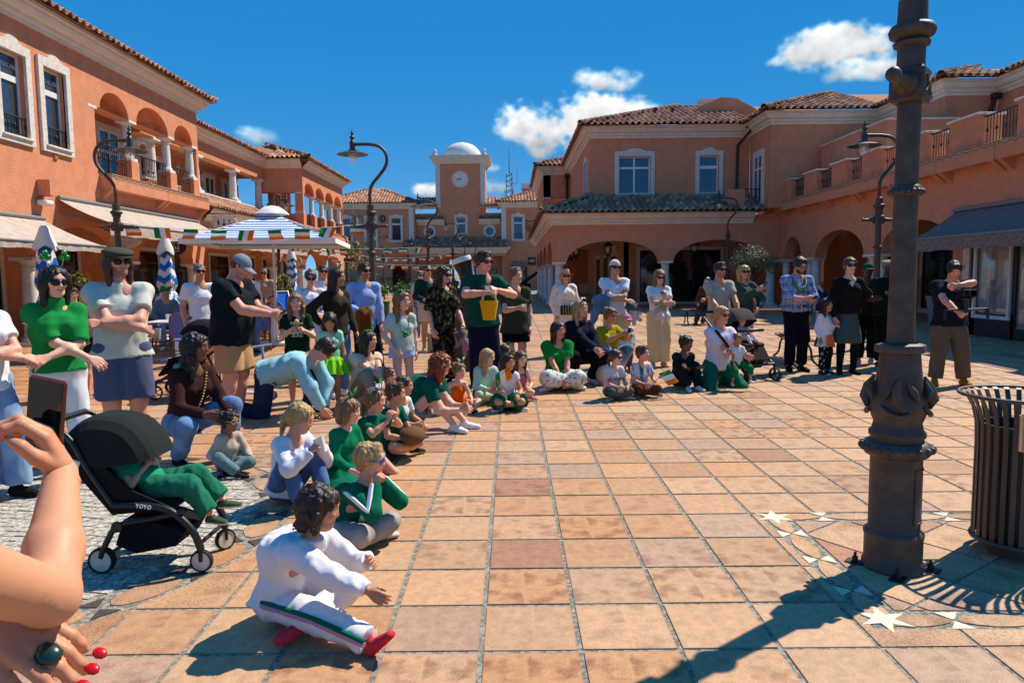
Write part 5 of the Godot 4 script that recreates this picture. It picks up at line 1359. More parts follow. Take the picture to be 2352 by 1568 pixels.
func build_cafe():
	var ch := bistro_chair(); var first := true
	for c in [[-8.15, -13.55, -60.0, "blue woven chair behind the woman in the green jumper"], [-8.9, -14.6, 70.0, "blue woven chair under the man in the white polo"], [-5.75, -12.9, 165.0, "blue woven chair hung with a black bag behind the pushchair"], [-6.9, -14.6, -20.0, "blue woven chair facing the cafe table with glasses"], [-7.6, -15.9, 60.0, "blue woven chair under the man in the green felt hat"], [-6.2, -16.6, 10.0, "blue woven chair of the seated woman with folded hands"], [-5.35, -15.3, 200.0, "blue woven chair under the open parasol"], [-5.75, -17.4, 15.0, "blue woven chair beside the deckchair"]]:
		if first: ch.position = on(c[0], c[1]); ch.rotation.y = deg_to_rad(c[2]); ch.set_meta("label", c[3]); first = false
		else: dup(ch, on(c[0], c[1]), deg_to_rad(c[2]), c[3])
	var r := RandomNumberGenerator.new(); r.seed = 4
	for c in [[-8.75, -13.9, "white cafe table beside the man in the white polo"], [-6.35, -13.7, "white cafe table crowded with glasses behind the pushchair"], [-5.4, -16.3, "white cafe table under the open parasol"]]:
		var t := thing("cafe_table", c[2], "table", on(c[0], c[1]), .1, "white cafe tables")
		var m := MB.new(); m.rbox(V(0, .735, 0), V(.9, .03, .7), .008); mp(m, "white_metal", "table_top", t)
		var l := MB.new(); l.box(V(0, .37, 0), V(.09, .70, .09)); mp(l, "white_metal", "leg", t)
		var b := MB.new(); b.rbox(V(0, .015, 0), V(.5, .03, .45), .01); mp(b, "white_metal", "foot", t)
		for k in 9:
			var p: Vector3 = t.transform * V(r.randf_range(-.4, .4), .75, r.randf_range(-.3, .3))
			var q := r.randi() % 4
			var g := thing(["drinking_glass", "drinking_glass", "soft_drink_can", "snack_bowl"][q], ["half full drinking glass on a %s", "empty drinking glass on a %s", "green soft drink can on a %s", "white snack bowl on a %s"][q] % c[2].substr(0, 40).strip_edges(), ["glass", "glass", "can", "bowl"][q], p, .0, "glasses and bowls on the cafe tables")
			var mm := MB.new()
			match q:
				0, 1: mm.lathe([W(.0, .0), W(.03, .0), W(.037, .12), W(.034, .12), W(.028, .01)], 12); put(mm.done(M.clear), "glass", g)
				2: mm.lathe([W(.0, .0), W(.03, .0), W(.033, .01), W(.033, .115), W(.027, .125), W(.0, .125)], 12); put(mm.done(M.can_green), "can", g)
				3: mm.lathe([W(.0, .0), W(.035, .0), W(.065, .055), W(.06, .055), W(.03, .01)], 14); put(mm.done(M.white_metal), "bowl", g)
			if q == 0: var dk := MB.new(); dk.lathe([W(.0, .008), W(.028, .008), W(.032, .07), W(.0, .07)], 12); put(dk.done(M.beer), "drink", g)
	# deckchair with blue sling
	var d := thing("deckchair", "deckchair with bright blue sling by the open parasol", "chair", on(-6.2, -19.5), .5)
	var sl := tn(C(.12, .40, .75))
	for i in 10:
		var a := i / 10.0; var b := (i + 1) / 10.0
		var f := func(q: float) -> Vector3: return V(0, .35 + .75 * q * q, .35 - .9 * q)
		sl.quad(f.call(a) + V(-.26, 0, 0), f.call(a) + V(.26, 0, 0), f.call(b) + V(.26, 0, 0), f.call(b) + V(-.26, 0, 0))
	put(sl.done(M.cloth), "sling", d)
	for s in [-1.0, 1.0]:
		var w := MB.new(); w.tube([V(s * .29, .0, .55), V(s * .29, 1.14, -.57)], .018, 6); w.tube([V(s * .27, .36, .38), V(s * .27, .0, -.5)], .018, 6); mp(w, "white_metal", "side_frame", d)
	for y in [[1.12, -.55], [.36, .37]]: var w2 := MB.new(); w2.tube([V(-.29, y[0], y[1]), V(.29, y[0], y[1])], .018, 6); mp(w2, "white_metal", "crossbar", d)
func build_benches():
	for c in [[5.85, -21.3, .0, "slatted wooden bench with curved iron legs under the sitting man"], [7.5, -21.0, .0, "slatted wooden bench with curved iron legs before the round olive tree"], [4.95, -12.6, 1.35, "slatted wooden bench behind the girl in the tricolour skirt"]]:
		var t := thing("park_bench", c[3], "bench", on(c[0], c[1]), c[2], "wooden benches with iron legs")
		for i in 6: var m := MB.new(); m.rbox(V(0, .44 - .012 * mag(i - 2.5), -.2 + .08 * i), V(1.7, .03, .068), .008); mp(m, "wood", "slat", t)
		for s in [-.7, .7]:
			var l := MB.new(); l.tube(spath([V(s, .42, -.22), V(s, .40, .0), V(s, .42, .22)], 3), .018, 6)
			for e in [-1.0, 1.0]: l.tube(spath([V(s, .40, e * .05), V(s, .28, e * .14), V(s, .10, e * .17), V(s, .0, e * .27)], 3), .02, 6)
			mp(l, "dark_iron", "leg", t)
func flag_mesh(w: float, h: float, seed_: int, upright := false) -> Array:       # three stripes, rippled by the wind
	var out := []
	for k in 3:
		var m := MB.new(); m.col = lin([C(.10, .52, .25), C(.90, .89, .87), C(.93, .47, .08)][k])
		for i in 4:
			var a := (k + i / 4.0) / 3.0; var b := (k + (i + 1) / 4.0) / 3.0
			for j in 3:
				var y0 := j / 3.0; var y1 := (j + 1) / 3.0
				var P := func(u: float, v: float) -> Vector3:
					var z := .10 * w * sin(u * 4.5 + seed_) * (.25 + v) + .05 * w * sin(v * 5.0 + seed_ * 2.0)
					return V((u - .5) * w + .25 * w * v * sin(seed_ * 1.7), -v * h, z) if not upright else V((v - .5) * w, -u * h, z)
				m.quad(P.call(a, y1), P.call(b, y1), P.call(b, y0), P.call(a, y0))
		out.append(m.done(M.cloth))
	return out
func build_bunting():
	var lines := [[V(-7.65, 2.72, -14.2), V(-5.4, 2.50, -14.9), V(-2.85, 2.73, -14.9), 9, "string of tricolour flags from the near left lamp to the middle lamp"],
		[V(-8.3, 2.9, -26.0), V(-6.5, 2.55, -26.4), V(-3.05, 2.75, -26.8), 11, "string of tricolour flags between the two lamps behind the open parasol"],
		[V(-8.8, 2.95, -39.0), V(-6.0, 2.4, -39.2), V(-3.15, 2.95, -39.4), 12, "string of tricolour flags hung low before the tower house"],
		[V(-8.9, 2.5, -36.0), V(-3.0, 1.95, -33.0), V(-1.6, 2.3, -31.0), 14, "lowest string of tricolour flags across the far plaza"]]
	for q in lines:
		var t := thing("flag_bunting", q[4], "bunting", q[0], .0, "strings of tricolour bunting")
		var pts := []
		for i in 25:
			var u := i / 24.0
			pts.append((q[0] as Vector3).lerp(q[1], u).lerp((q[1] as Vector3).lerp(q[2], u), u) - q[0])
		var m := MB.new(); m.tube(pts, .006, 4); mp(m, "white_metal", "cord", t)
		for i: int in q[3]:
			var u: float = (i + .5) / float(q[3])
			var p: Vector3 = (q[0] as Vector3).lerp(q[1], u).lerp((q[1] as Vector3).lerp(q[2], u), u) - q[0]
			var fm := flag_mesh(.30, .21, i + int(-q[0].z), i % 3 != 1)
			var holder := put(fm[1], "flag", t, null, Transform3D(Basis(Vector3.UP, .25 * sin(i * 2.3)) * Basis(Vector3.RIGHT, .3 * cos(i * 1.3)), p))
			put(fm[0], "stripe", holder); put(fm[2], "stripe", holder)
func leaf_cloud(m: MB, c: Vector3, r: Vector3, n: int, size: float, cols: Array, rng: RandomNumberGenerator, thin := .45):
	for i in n:
		var d := V(rng.randfn(), rng.randfn(), rng.randfn()).normalized()
		var k := pow(rng.randf(), .5)
		var lump := .78 + .34 * nz1.get_noise_3d(d.x * 2.2 + c.x, d.y * 2.2, d.z * 2.2 + c.z)
		var p := c + V(d.x * r.x, d.y * r.y, d.z * r.z) * k * lump
		var a := V(rng.randfn(), rng.randfn(), rng.randfn()).normalized(); var b := a.cross(d + V(.01, .2, 0)).normalized()
		var s := size * rng.randf_range(.6, 1.3)
		m.col = lin(cols[rng.randi() % cols.size()])
		m.tri(p - a * s, p + b * s * thin, p + a * s); m.tri(p + a * s, p - b * s * thin, p - a * s)
func build_plants():
	nz1.seed = 11; nz1.frequency = 1.0
	var rng := RandomNumberGenerator.new(); rng.seed = 19
	var olive := [C(.47, .48, .36), C(.38, .41, .28), C(.56, .57, .46), C(.30, .33, .22)]; var green := [C(.22, .33, .12), C(.30, .42, .16), C(.17, .26, .10), C(.40, .50, .20)]; var dark := [C(.13, .20, .10), C(.18, .26, .13), C(.10, .15, .08)]
	var t := thing("olive_tree", "round-crowned grey green olive tree growing in a pot before the corner arcade", "tree", on(8.45, -25.4))
	var tr := MB.new(); tr.tube([V(0, .4, 0), V(.05, .9, 0), V(-.02, 1.35, .03), V(.02, 1.8, 0)], [.06, .05, .045, .03], 8)
	for k in 9: var a := TAU * k / 9.0; tr.tube([V(0, 1.15 + .06 * k, 0), V(cos(a) * .4, 1.6, sin(a) * .4), V(cos(a) * .75, 1.8 + .05 * k, sin(a) * .7)], [.028, .018, .007], 5)
	mp(tr, "bark", "trunk", t)
	var cr := MB.new(); leaf_cloud(cr, V(-.1, 1.95, 0), V(.85, .72, .8), 2600, .042, olive, rng, .3); leaf_cloud(cr, V(.5, 1.75, .1), V(.65, .5, .6), 1400, .042, olive, rng, .3); leaf_cloud(cr, V(-.55, 1.75, 0), V(.45, .42, .5), 900, .04, olive, rng, .3)
	stuff(mp(cr, "leaf", "crown", t))
	var pt := MB.new(); pt.lathe([W(.0, .0), W(.24, .0), W(.33, .55), W(.35, .56), W(.35, .60), W(.30, .60), W(.28, .5)], 20); mp(pt, "stone", "pot", t)
	for c in [[2.75, -46.5, .30, "clipped dark shrub in a grey pot beyond the side columns"], [4.6, -33.0, .33, "clipped dark shrub in a tall pot left of the side shop door"], [5.0, -31.9, .33, "clipped dark shrub in a tall pot by the middle white column"], [11.9, -20.2, .42, "large leafy plant in a white pot beside the grey awning"], [9.0, -30.6, .3, "clipped shrub in a pot behind the right wide arch"]]:
		var s := thing("potted_shrub", c[3], "plant", on(c[0], c[1]), .0, "clipped shrubs in tall pots")
		var pm := MB.new(); pm.lathe([W(.0, .0), W(.19, .0), W(.30, .75), W(.31, .80), W(.27, .80), W(.25, .7)], 18); mp(pm, "pot_grey", "pot", s)
		var lm := MB.new(); leaf_cloud(lm, V(0, .95, 0), V(c[2], c[2] * .85, c[2]), 700, .035, dark, rng); stuff(mp(lm, "leaf", "foliage", s))
	# loose citrus bushes by the cafe, planters in the middle
	for c in [[-9.3, -15.6, .5, 1.0, "citrus bush with yellow fruit behind the closed near parasol"], [-8.2, -15.2, .42, .75, "glossy leafy bush behind the man in the white polo"], [-7.9, -25.2, .35, .9, "flowering bush beside the woman in the white embroidered tunic"]]:
		var s := thing("leafy_bush", c[4], "plant", on(c[0], c[1]), .0, "leafy bushes around the cafe")
		var st := MB.new()
		for k in 7: var a := TAU * k / 7.0 + .3; st.tube([V(0, .3, 0), V(cos(a) * .15, .8, sin(a) * .15), V(cos(a) * c[2] * .9, 1.1 + .6 * c[3] * (.5 + .5 * sin(k * 2.0)), sin(a) * c[2] * .8)], [.014, .01, .005], 4)
		mp(st, "bark", "stem", s)
		var lm := MB.new(); for k in 9: var a := TAU * k / 9.0; leaf_cloud(lm, V(cos(a) * c[2] * .6, .75 + .85 * c[3] * (.5 + .5 * sin(k * 2.3)), sin(a) * c[2] * .5), V(.2, .24, .2), 65, .055, green + [C(.62, .52, .12)], rng, .4)
		stuff(mp(lm, "leaf", "foliage", s))
		var pm := MB.new(); pm.lathe([W(.0, .0), W(.18, .0), W(.24, .42), W(.2, .42)], 14); mp(pm, "rooftile1", "pot", s)
	for c in [[-4.4, -21.5, 1.5, "green planter box with a tall wispy shrub in mid plaza"], [-3.1, -23.0, 1.3, "green planter box with low bright shrubs behind the man in the green jumper"], [-5.2, -24.5, 1.4, "green planter box with shrubs beside the flower bushes"]]:
		var s := thing("planter_box", c[3], "planter", on(c[0], c[1]), .1, "green planters in mid plaza")
		var pm := MB.new(); pm.rbox(V(0, .36, 0), V(c[2], .72, .6), .02); pm.rbox(V(0, .73, 0), V(c[2] + .06, .05, .66), .01); mp(pm, "planter_green", "box", s)
		var lm := MB.new(); for k in 9: leaf_cloud(lm, V(-c[2] * .42 + c[2] * .105 * k, 1.0 + .12 * sin(k * 1.9), .08 * sin(k * 3.0)), V(.24, .34, .28), 190, .045, green + [C(.45, .52, .16)], rng, .45)
		if c[0] < -4.2: for k in 8: leaf_cloud(lm, V(.3 * sin(k * 2.0), 1.4 + .17 * k, .15 * cos(k * 2.0)), V(.22, .2, .2), 45, .045, green + [C(.55, .42, .15)], rng, .4)
		stuff(mp(lm, "leaf", "foliage", s))
	var bg := thing("garden_tree", "green tree in daylight beyond the tower passage", "tree", on(-4.2, -85.0))
	var bt := MB.new(); bt.tube([V(0, 0, 0), V(0, 3, 0)], [.2, .12], 8); mp(bt, "bark", "trunk", bg)
	var bl := MB.new(); leaf_cloud(bl, V(0, 3.2, 0), V(3.2, 2.6, 2.5), 1800, .16, green, rng); stuff(mp(bl, "leaf", "crown", bg))
func wheel(parent: Node, at: Vector3, r: float, w: float, hub: String, spokes := 0, turn := .0):
	var t := MB.new(); t.lathe([W(r * .82, -w * .5), W(r * .95, -w * .5), W(r, -w * .25), W(r, w * .25), W(r * .95, w * .5), W(r * .82, w * .5)], 28, Vector3.ZERO, Basis(Vector3.BACK, PI / 2))
	var o := put(t.done(M.rubber), "wheel", parent, null, Transform3D(Basis(Vector3.UP, turn), at))
	var h := MB.new()
	if spokes == 0: h.lathe([W(.0, -w * .42), W(r * .83, -w * .38), W(r * .83, w * .38), W(.0, w * .42)], 28, Vector3.ZERO, Basis(Vector3.BACK, PI / 2))
	else:
		h.tube([V(-w * .5, 0, 0), V(w * .5, 0, 0)], r * .2, 10)
		for k in spokes: var a := TAU * k / spokes; h.tube([V(0, cos(a) * r * .15, sin(a) * r * .15), V(0, cos(a) * r * .84, sin(a) * r * .84)], r * .07, 5)
	put(h.done(M[hub]), "rim", o)
func hood(m: MB, c: Vector3, R: float, w: float, a0: float, a1: float, n := 14):    # folding canopy: arc of cloth about the x axis, closed at the sides
	for i in n:
		var A := lerpf(a0, a1, i / float(n)); var B := lerpf(a0, a1, (i + 1) / float(n))
		var ra := R * (1.0 - .03 * mag(sin(i * PI / n * 3.0))); var rb := R * (1.0 - .03 * mag(sin((i + 1) * PI / n * 3.0)))
		for j in 8:
			var u := -1.0 + j / 4.0; var v := -1.0 + (j + 1) / 4.0
			var P := func(an: float, r: float, q: float) -> Vector3: return c + V(q * w * (1.0 - .12 * (1.0 - cos(q))), sin(an) * r * (1.0 - .22 * q * q * q * q), cos(an) * r * (1.0 - .22 * q * q * q * q))
			m.quad(P.call(A, ra, v), P.call(A, ra, u), P.call(B, rb, u), P.call(B, rb, v))
		for s in [-1.0, 1.0]:
			var p0 := c + V(s * w * .945, sin(A) * ra * .78, cos(A) * ra * .78); var p1 := c + V(s * w * .945, sin(B) * rb * .78, cos(B) * rb * .78)
			m.tri(c + V(s * w, 0, 0), p0, p1) if s < 0 else m.tri(c + V(s * w, 0, 0), p1, p0)
func build_strollers():
	# compact black pushchair, child facing +z; origin between the rear wheels
	var t := thing("pushchair", "black compact pushchair with white wheel discs, a child in green trousers lying in it", "pushchair", V(-2.26, gy(-4.01), -4.01), PI / 2)
	for s in [-1.0, 1.0]:
		wheel(t, V(s * .165, .072, .0), .072, .045, "ivory"); wheel(t, V(s * .165, .062, .545), .062, .032, "ivory", 0, .0 if s < 0 else .9)
		var f := MB.new()
		f.tube(spath([V(s * .175, .09, .0), V(s * .18, .18, .04), V(s * .18, .27, .11), V(s * .185, .31, .30), V(s * .185, .345, .47)], 4), .017, 8)
		f.tube(spath([V(s * .19, .385, .09), V(s * .195, .385, .25), V(s * .19, .35, .40), V(s * .185, .24, .51), V(s * .17, .13, .545)], 5), .021, 8)
		f.tube([V(s * .165, .15, .545), V(s * .165, .06, .545)], .018, 8); f.tube(spath([V(s * .19, .39, .09), V(s * .19, .60, -.04), V(s * .19, .74, -.11), V(s * .18, .82, -.20), V(s * .14, .84, -.23)], 4), .015, 8)
		f.tube([V(s * .175, .075, .0), V(s * .1, .075, .0)], .012, 6)
		mp(f, "plastic_black", "side_frame", t)
	var hb := MB.new(); hb.tube([V(-.15, .84, -.23), V(.15, .84, -.23)], .018, 8); hb.tube([V(-.17, .075, .0), V(.17, .075, .0)], .012, 6); hb.tube([V(-.17, .15, .53), V(.17, .15, .53)], .012, 6); mp(hb, "plastic_black", "handlebar", t)
	var hd := tn(C(.15, .155, .165)); hood(hd, V(0, .585, .02), .285, .19, .15, 2.75); put(hd.done(M.cloth), "hood", t)
	var st := tn(C(.13, .12, .12))
	st.rbox(V(0, .37, .28), V(.33, .035, .30), .015, Basis(Vector3.RIGHT, -.05)); st.rbox(V(0, .49, .045), V(.33, .04, .34), .015, Basis(Vector3.RIGHT, .62))
	for s in [-1.0, 1.0]: st.prism(PackedVector2Array([W(-.42, .36), W(-.08, .33), W(.10, .56), W(.06, .66), W(-.02, .62), W(-.20, .46)]), .012, Transform3D(Basis(V(0, 0, -1), Vector3.UP, V(1, 0, 0)), V(s * .172, 0, 0)))
	put(st.done(M.cloth), "seat", t)
	var bk := tn(C(.11, .11, .115)); bk.prism(PackedVector2Array([W(-.45, .22), W(-.40, .14), W(-.18, .10), W(-.07, .15), W(-.12, .29), W(-.30, .27)]), .30, Transform3D(Basis(V(0, 0, -1), Vector3.UP, V(1, 0, 0)), V(.15, 0, 0))); put(bk.done(M.cloth), "basket", t)
	put(text_mesh("YOYO", .032, .002, false, true), "lettering", t, M.white_metal, Transform3D(Basis(V(0, 0, 1), Vector3.UP, V(-1, 0, 0)) * Basis(Vector3.BACK, -.15), V(-.218, .385, .27)))
	var em := MB.new(); em.lathe([W(.0, .0), W(.032, .0), W(.03, .008), W(.0, .008)], 16, V(-.197, .268, .11), Basis(Vector3.BACK, PI / 2)); mp(em, "plastic_black", "joint", t)
	# two full-size pushchairs
	for q in [[V(3.36, gy(-10.86), -10.86), .38, C(.26, .25, .245), C(.20, .15, .14), "grey pushchair with brown hood and a sitting baby in white tights", 0], [V(-4.05, gy(-9.6), -9.55), -1.55, C(.13, .13, .135), C(.10, .10, .10), "large dark pushchair with spoked wheels, black bag and turquoise box behind the tweed-cap man", 1]]:
		var p := thing("pushchair", q[4], "pushchair", q[0], q[1])
		for s in [-1.0, 1.0]:
			wheel(p, V(s * .28, .15, -.05), .15, .05, "plastic_black", 6); wheel(p, V(s * .24, .095, .60), .095, .045, "plastic_black", 6, s * .25)
			var f := MB.new(); f.tube(spath([V(s * .25, .95, -.55), V(s * .26, .88, -.42), V(s * .27, .55, .05), V(s * .26, .27, .48), V(s * .23, .24, .58)], 4), .018, 8); f.tube([V(s * .27, .52, .10), V(s * .28, .15, -.05)], .018, 8); f.tube([V(s * .24, .25, .58), V(s * .24, .10, .60)], .02, 8); mp(f, "plastic_black", "side_frame", p)
		var h2 := MB.new(); h2.tube([V(-.25, .95, -.55), V(.25, .95, -.55)], .02, 8); h2.tube([V(-.24, .24, .58), V(.24, .24, .58)], .018, 8); mp(h2, "plastic_black", "handlebar", p)
		var hdd := tn(q[2]); hood(hdd, V(0, .74, .02), .30, .235, .45, 2.9); put(hdd.done(M.cloth), "hood", p)
		var stt := tn(q[3]); stt.rbox(V(0, .52, .28), V(.38, .05, .34), .02, Basis(Vector3.RIGHT, .1)); stt.rbox(V(0, .72, .04), V(.38, .05, .48), .02, Basis(Vector3.RIGHT, 1.15)); stt.rbox(V(0, .40, .50), V(.34, .03, .26), .01, Basis(Vector3.RIGHT, .9)); put(stt.done(M.cloth), "seat", p)
		var bs := tn(C(.10, .10, .105)); bs.rbox(V(0, .24, .22), V(.40, .14, .48), .05); put(bs.done(M.cloth), "basket", p)
		if q[5] == 0:
			var bb := MB.new(); bb.tube(spath([V(-.2, .70, .20), V(-.18, .72, .40), V(0, .73, .46), V(.18, .72, .40), V(.2, .70, .20)], 4), .022, 8); mp(bb, "plastic_black", "bumper_bar", p)
		else:
			var bx := thing("travel_box", "turquoise box strapped under the large dark pushchair", "box", p.transform * V(0, .33, .25), q[1]); var bm := tn(C(.25, .62, .58)); bm.rbox(V(0, .06, 0), V(.42, .15, .26), .03); put(bm.done(M.shiny), "case", bx)
			var bg := thing("backpack", "black backpack with grey straps hanging on the dark pushchair", "bag", p.transform * V(.05, .62, -.42), q[1]); var gm := tn(C(.06, .06, .07)); gm.ball(V(0, .12, 0), V(.2, .28, .14), 14, 10); put(gm.done(M.cloth), "sack", bg)
			var gs := tn(C(.5, .5, .5)); gs.tube(spath([V(.12, .3, .1), V(.2, .1, .15), V(.12, -.1, .12)], 4), .015, 6); put(gs.done(M.cloth), "strap", bg)
func build_small():
	var s := thing("kick_scooter", "lilac and pale blue child's scooter beside the kneeling man", "scooter", on(-3.32, -9.25), 1.25)
	var d := tn(C(.75, .76, .82)); d.rbox(V(0, .09, -.05), V(.12, .03, .5), .01); put(d.done(M.shiny), "deck", s)
	var c := tn(C(.55, .66, .80)); c.tube([V(0, .1, .2), V(0, .7, .12)], .02, 8); put(c.done(M.shiny), "column", s)
	var h := tn(C(.4, .45, .5)); h.tube([V(-.2, .7, .12), V(.2, .7, .12)], .018, 8); put(h.done(M.shiny), "handlebar", s)
	for q in [V(-.07, .06, .22), V(.07, .06, .22), V(0, .05, -.28)]: wheel(s, q, .055, .03, "lilac")
	# bronze statue wearing an inflatable black cup as a hat
	var st := thing("bronze_statue", "greenish bronze statue of a robed figure behind the man in the green polo", "statue", on(-.72, -11.9), .3)
	var b := MB.new(); b.lathe([W(.0, .0), W(.30, .0), W(.27, .1), W(.22, .5), W(.19, .9), W(.17, 1.15), W(.2, 1.35), W(.19, 1.5), W(.08, 1.58), W(.065, 1.63), W(.09, 1.68), W(.105, 1.76), W(.095, 1.86), W(.03, 1.91), W(.0, 1.92)], 28)
	for i in b.v.size():
		var p := b.v[i]; var a := atan2(p.z, p.x)
		b.v[i].y *= .86
		if p.y < 1.55: b.v[i] = V(p.x * (1.12 + .07 * sin(a * 7.0 + p.y * 2.0)), p.y * .86, p.z * (.85 + .07 * sin(a * 7.0 + p.y * 2.0)))
	b.tube(spath([V(.2, 1.46, 0), V(.27, 1.2, .05), V(.16, 1.0, .2)], 3), [.07, .06, .06, .055, .05, .045, .04], 8); b.tube(spath([V(-.2, 1.46, 0), V(-.27, 1.2, .05), V(-.2, .95, .12)], 3), [.07, .06, .06, .055, .05, .045, .04], 8)
	mp(b, "bronze", "figure", st)
	var hh := thing("inflatable_hat", "black inflatable cup-shaped hat with white rim tilted on the statue", "hat", st.position + V(.0, 1.50, .03), .0)
	var hm := tn(C(.07, .07, .075)); var bb := Basis(Vector3.BACK, .3); hm.lathe([W(.12, .0), W(.115, .08), W(.16, .28)], 20, Vector3.ZERO, bb); put(hm.done(M.shiny), "cup", hh)
	var hw := tn(C(.85, .85, .84)); hw.lathe([W(.16, .28), W(.17, .31), W(.16, .36), W(.0, .37)], 20, Vector3.ZERO, bb); put(hw.done(M.shiny), "rim", hh)
	var cn := thing("ornamental_cannon", "black ornamental cannon barrel by the far shop doors", "cannon", on(1.0, -40.0), .6)
	var cm := MB.new(); cm.tube([V(-.5, .9, 0), V(.5, 1.5, 0)], [.11, .075], 12); mp(cm, "dark_iron", "barrel", cn); var cw := MB.new(); cw.rbox(V(-.25, .45, 0), V(.5, .9, .3), .04); mp(cw, "dark_iron", "carriage", cn)
	var tb := thing("tote_bag", "palm-leaf patterned tote bag standing behind the leaf-print jumpsuit", "bag", on(-1.5, -14.6), .2)
	var tm := tn(C(.62, .55, .42)); tm.rbox(V(0, .2, 0), V(.42, .40, .2), .03); put(tm.done(M.cloth), "bag", tb)
	# stall of dress forms in the corner shop window
	for z in [-16.75, -16.2]:
		var mn := thing("mannequin", "white-bodied child mannequin in a patterned romper in the display window" if z > -16.5 else "child mannequin in a teal top in the display window", "mannequin", V(11.45, .7, z), -1.2, "child mannequins in the corner shop window")
		var mm := tn(C(.68, .62, .55) if z > -16.5 else C(.10, .34, .34)); mm.lathe([W(.0, .05), W(.1, .08), W(.13, .25), W(.12, .45), W(.15, .62), W(.06, .70), W(.035, .76)], 14); mm.tube([V(.14, .62, 0), V(.22, .35, .05)], .045, 8); mm.tube([V(-.14, .62, 0), V(-.22, .35, .05)], .045, 8); put(mm.done(M.cloth), "dress", mn)
		var mh := tn(C(.75, .68, .6)); mh.ball(V(0, .87, 0), V(.085, .11, .095)); mh.tube([V(0, -.1, 0), V(0, .1, 0)], .015, 6); put(mh.done(M.cloth), "head", mn)

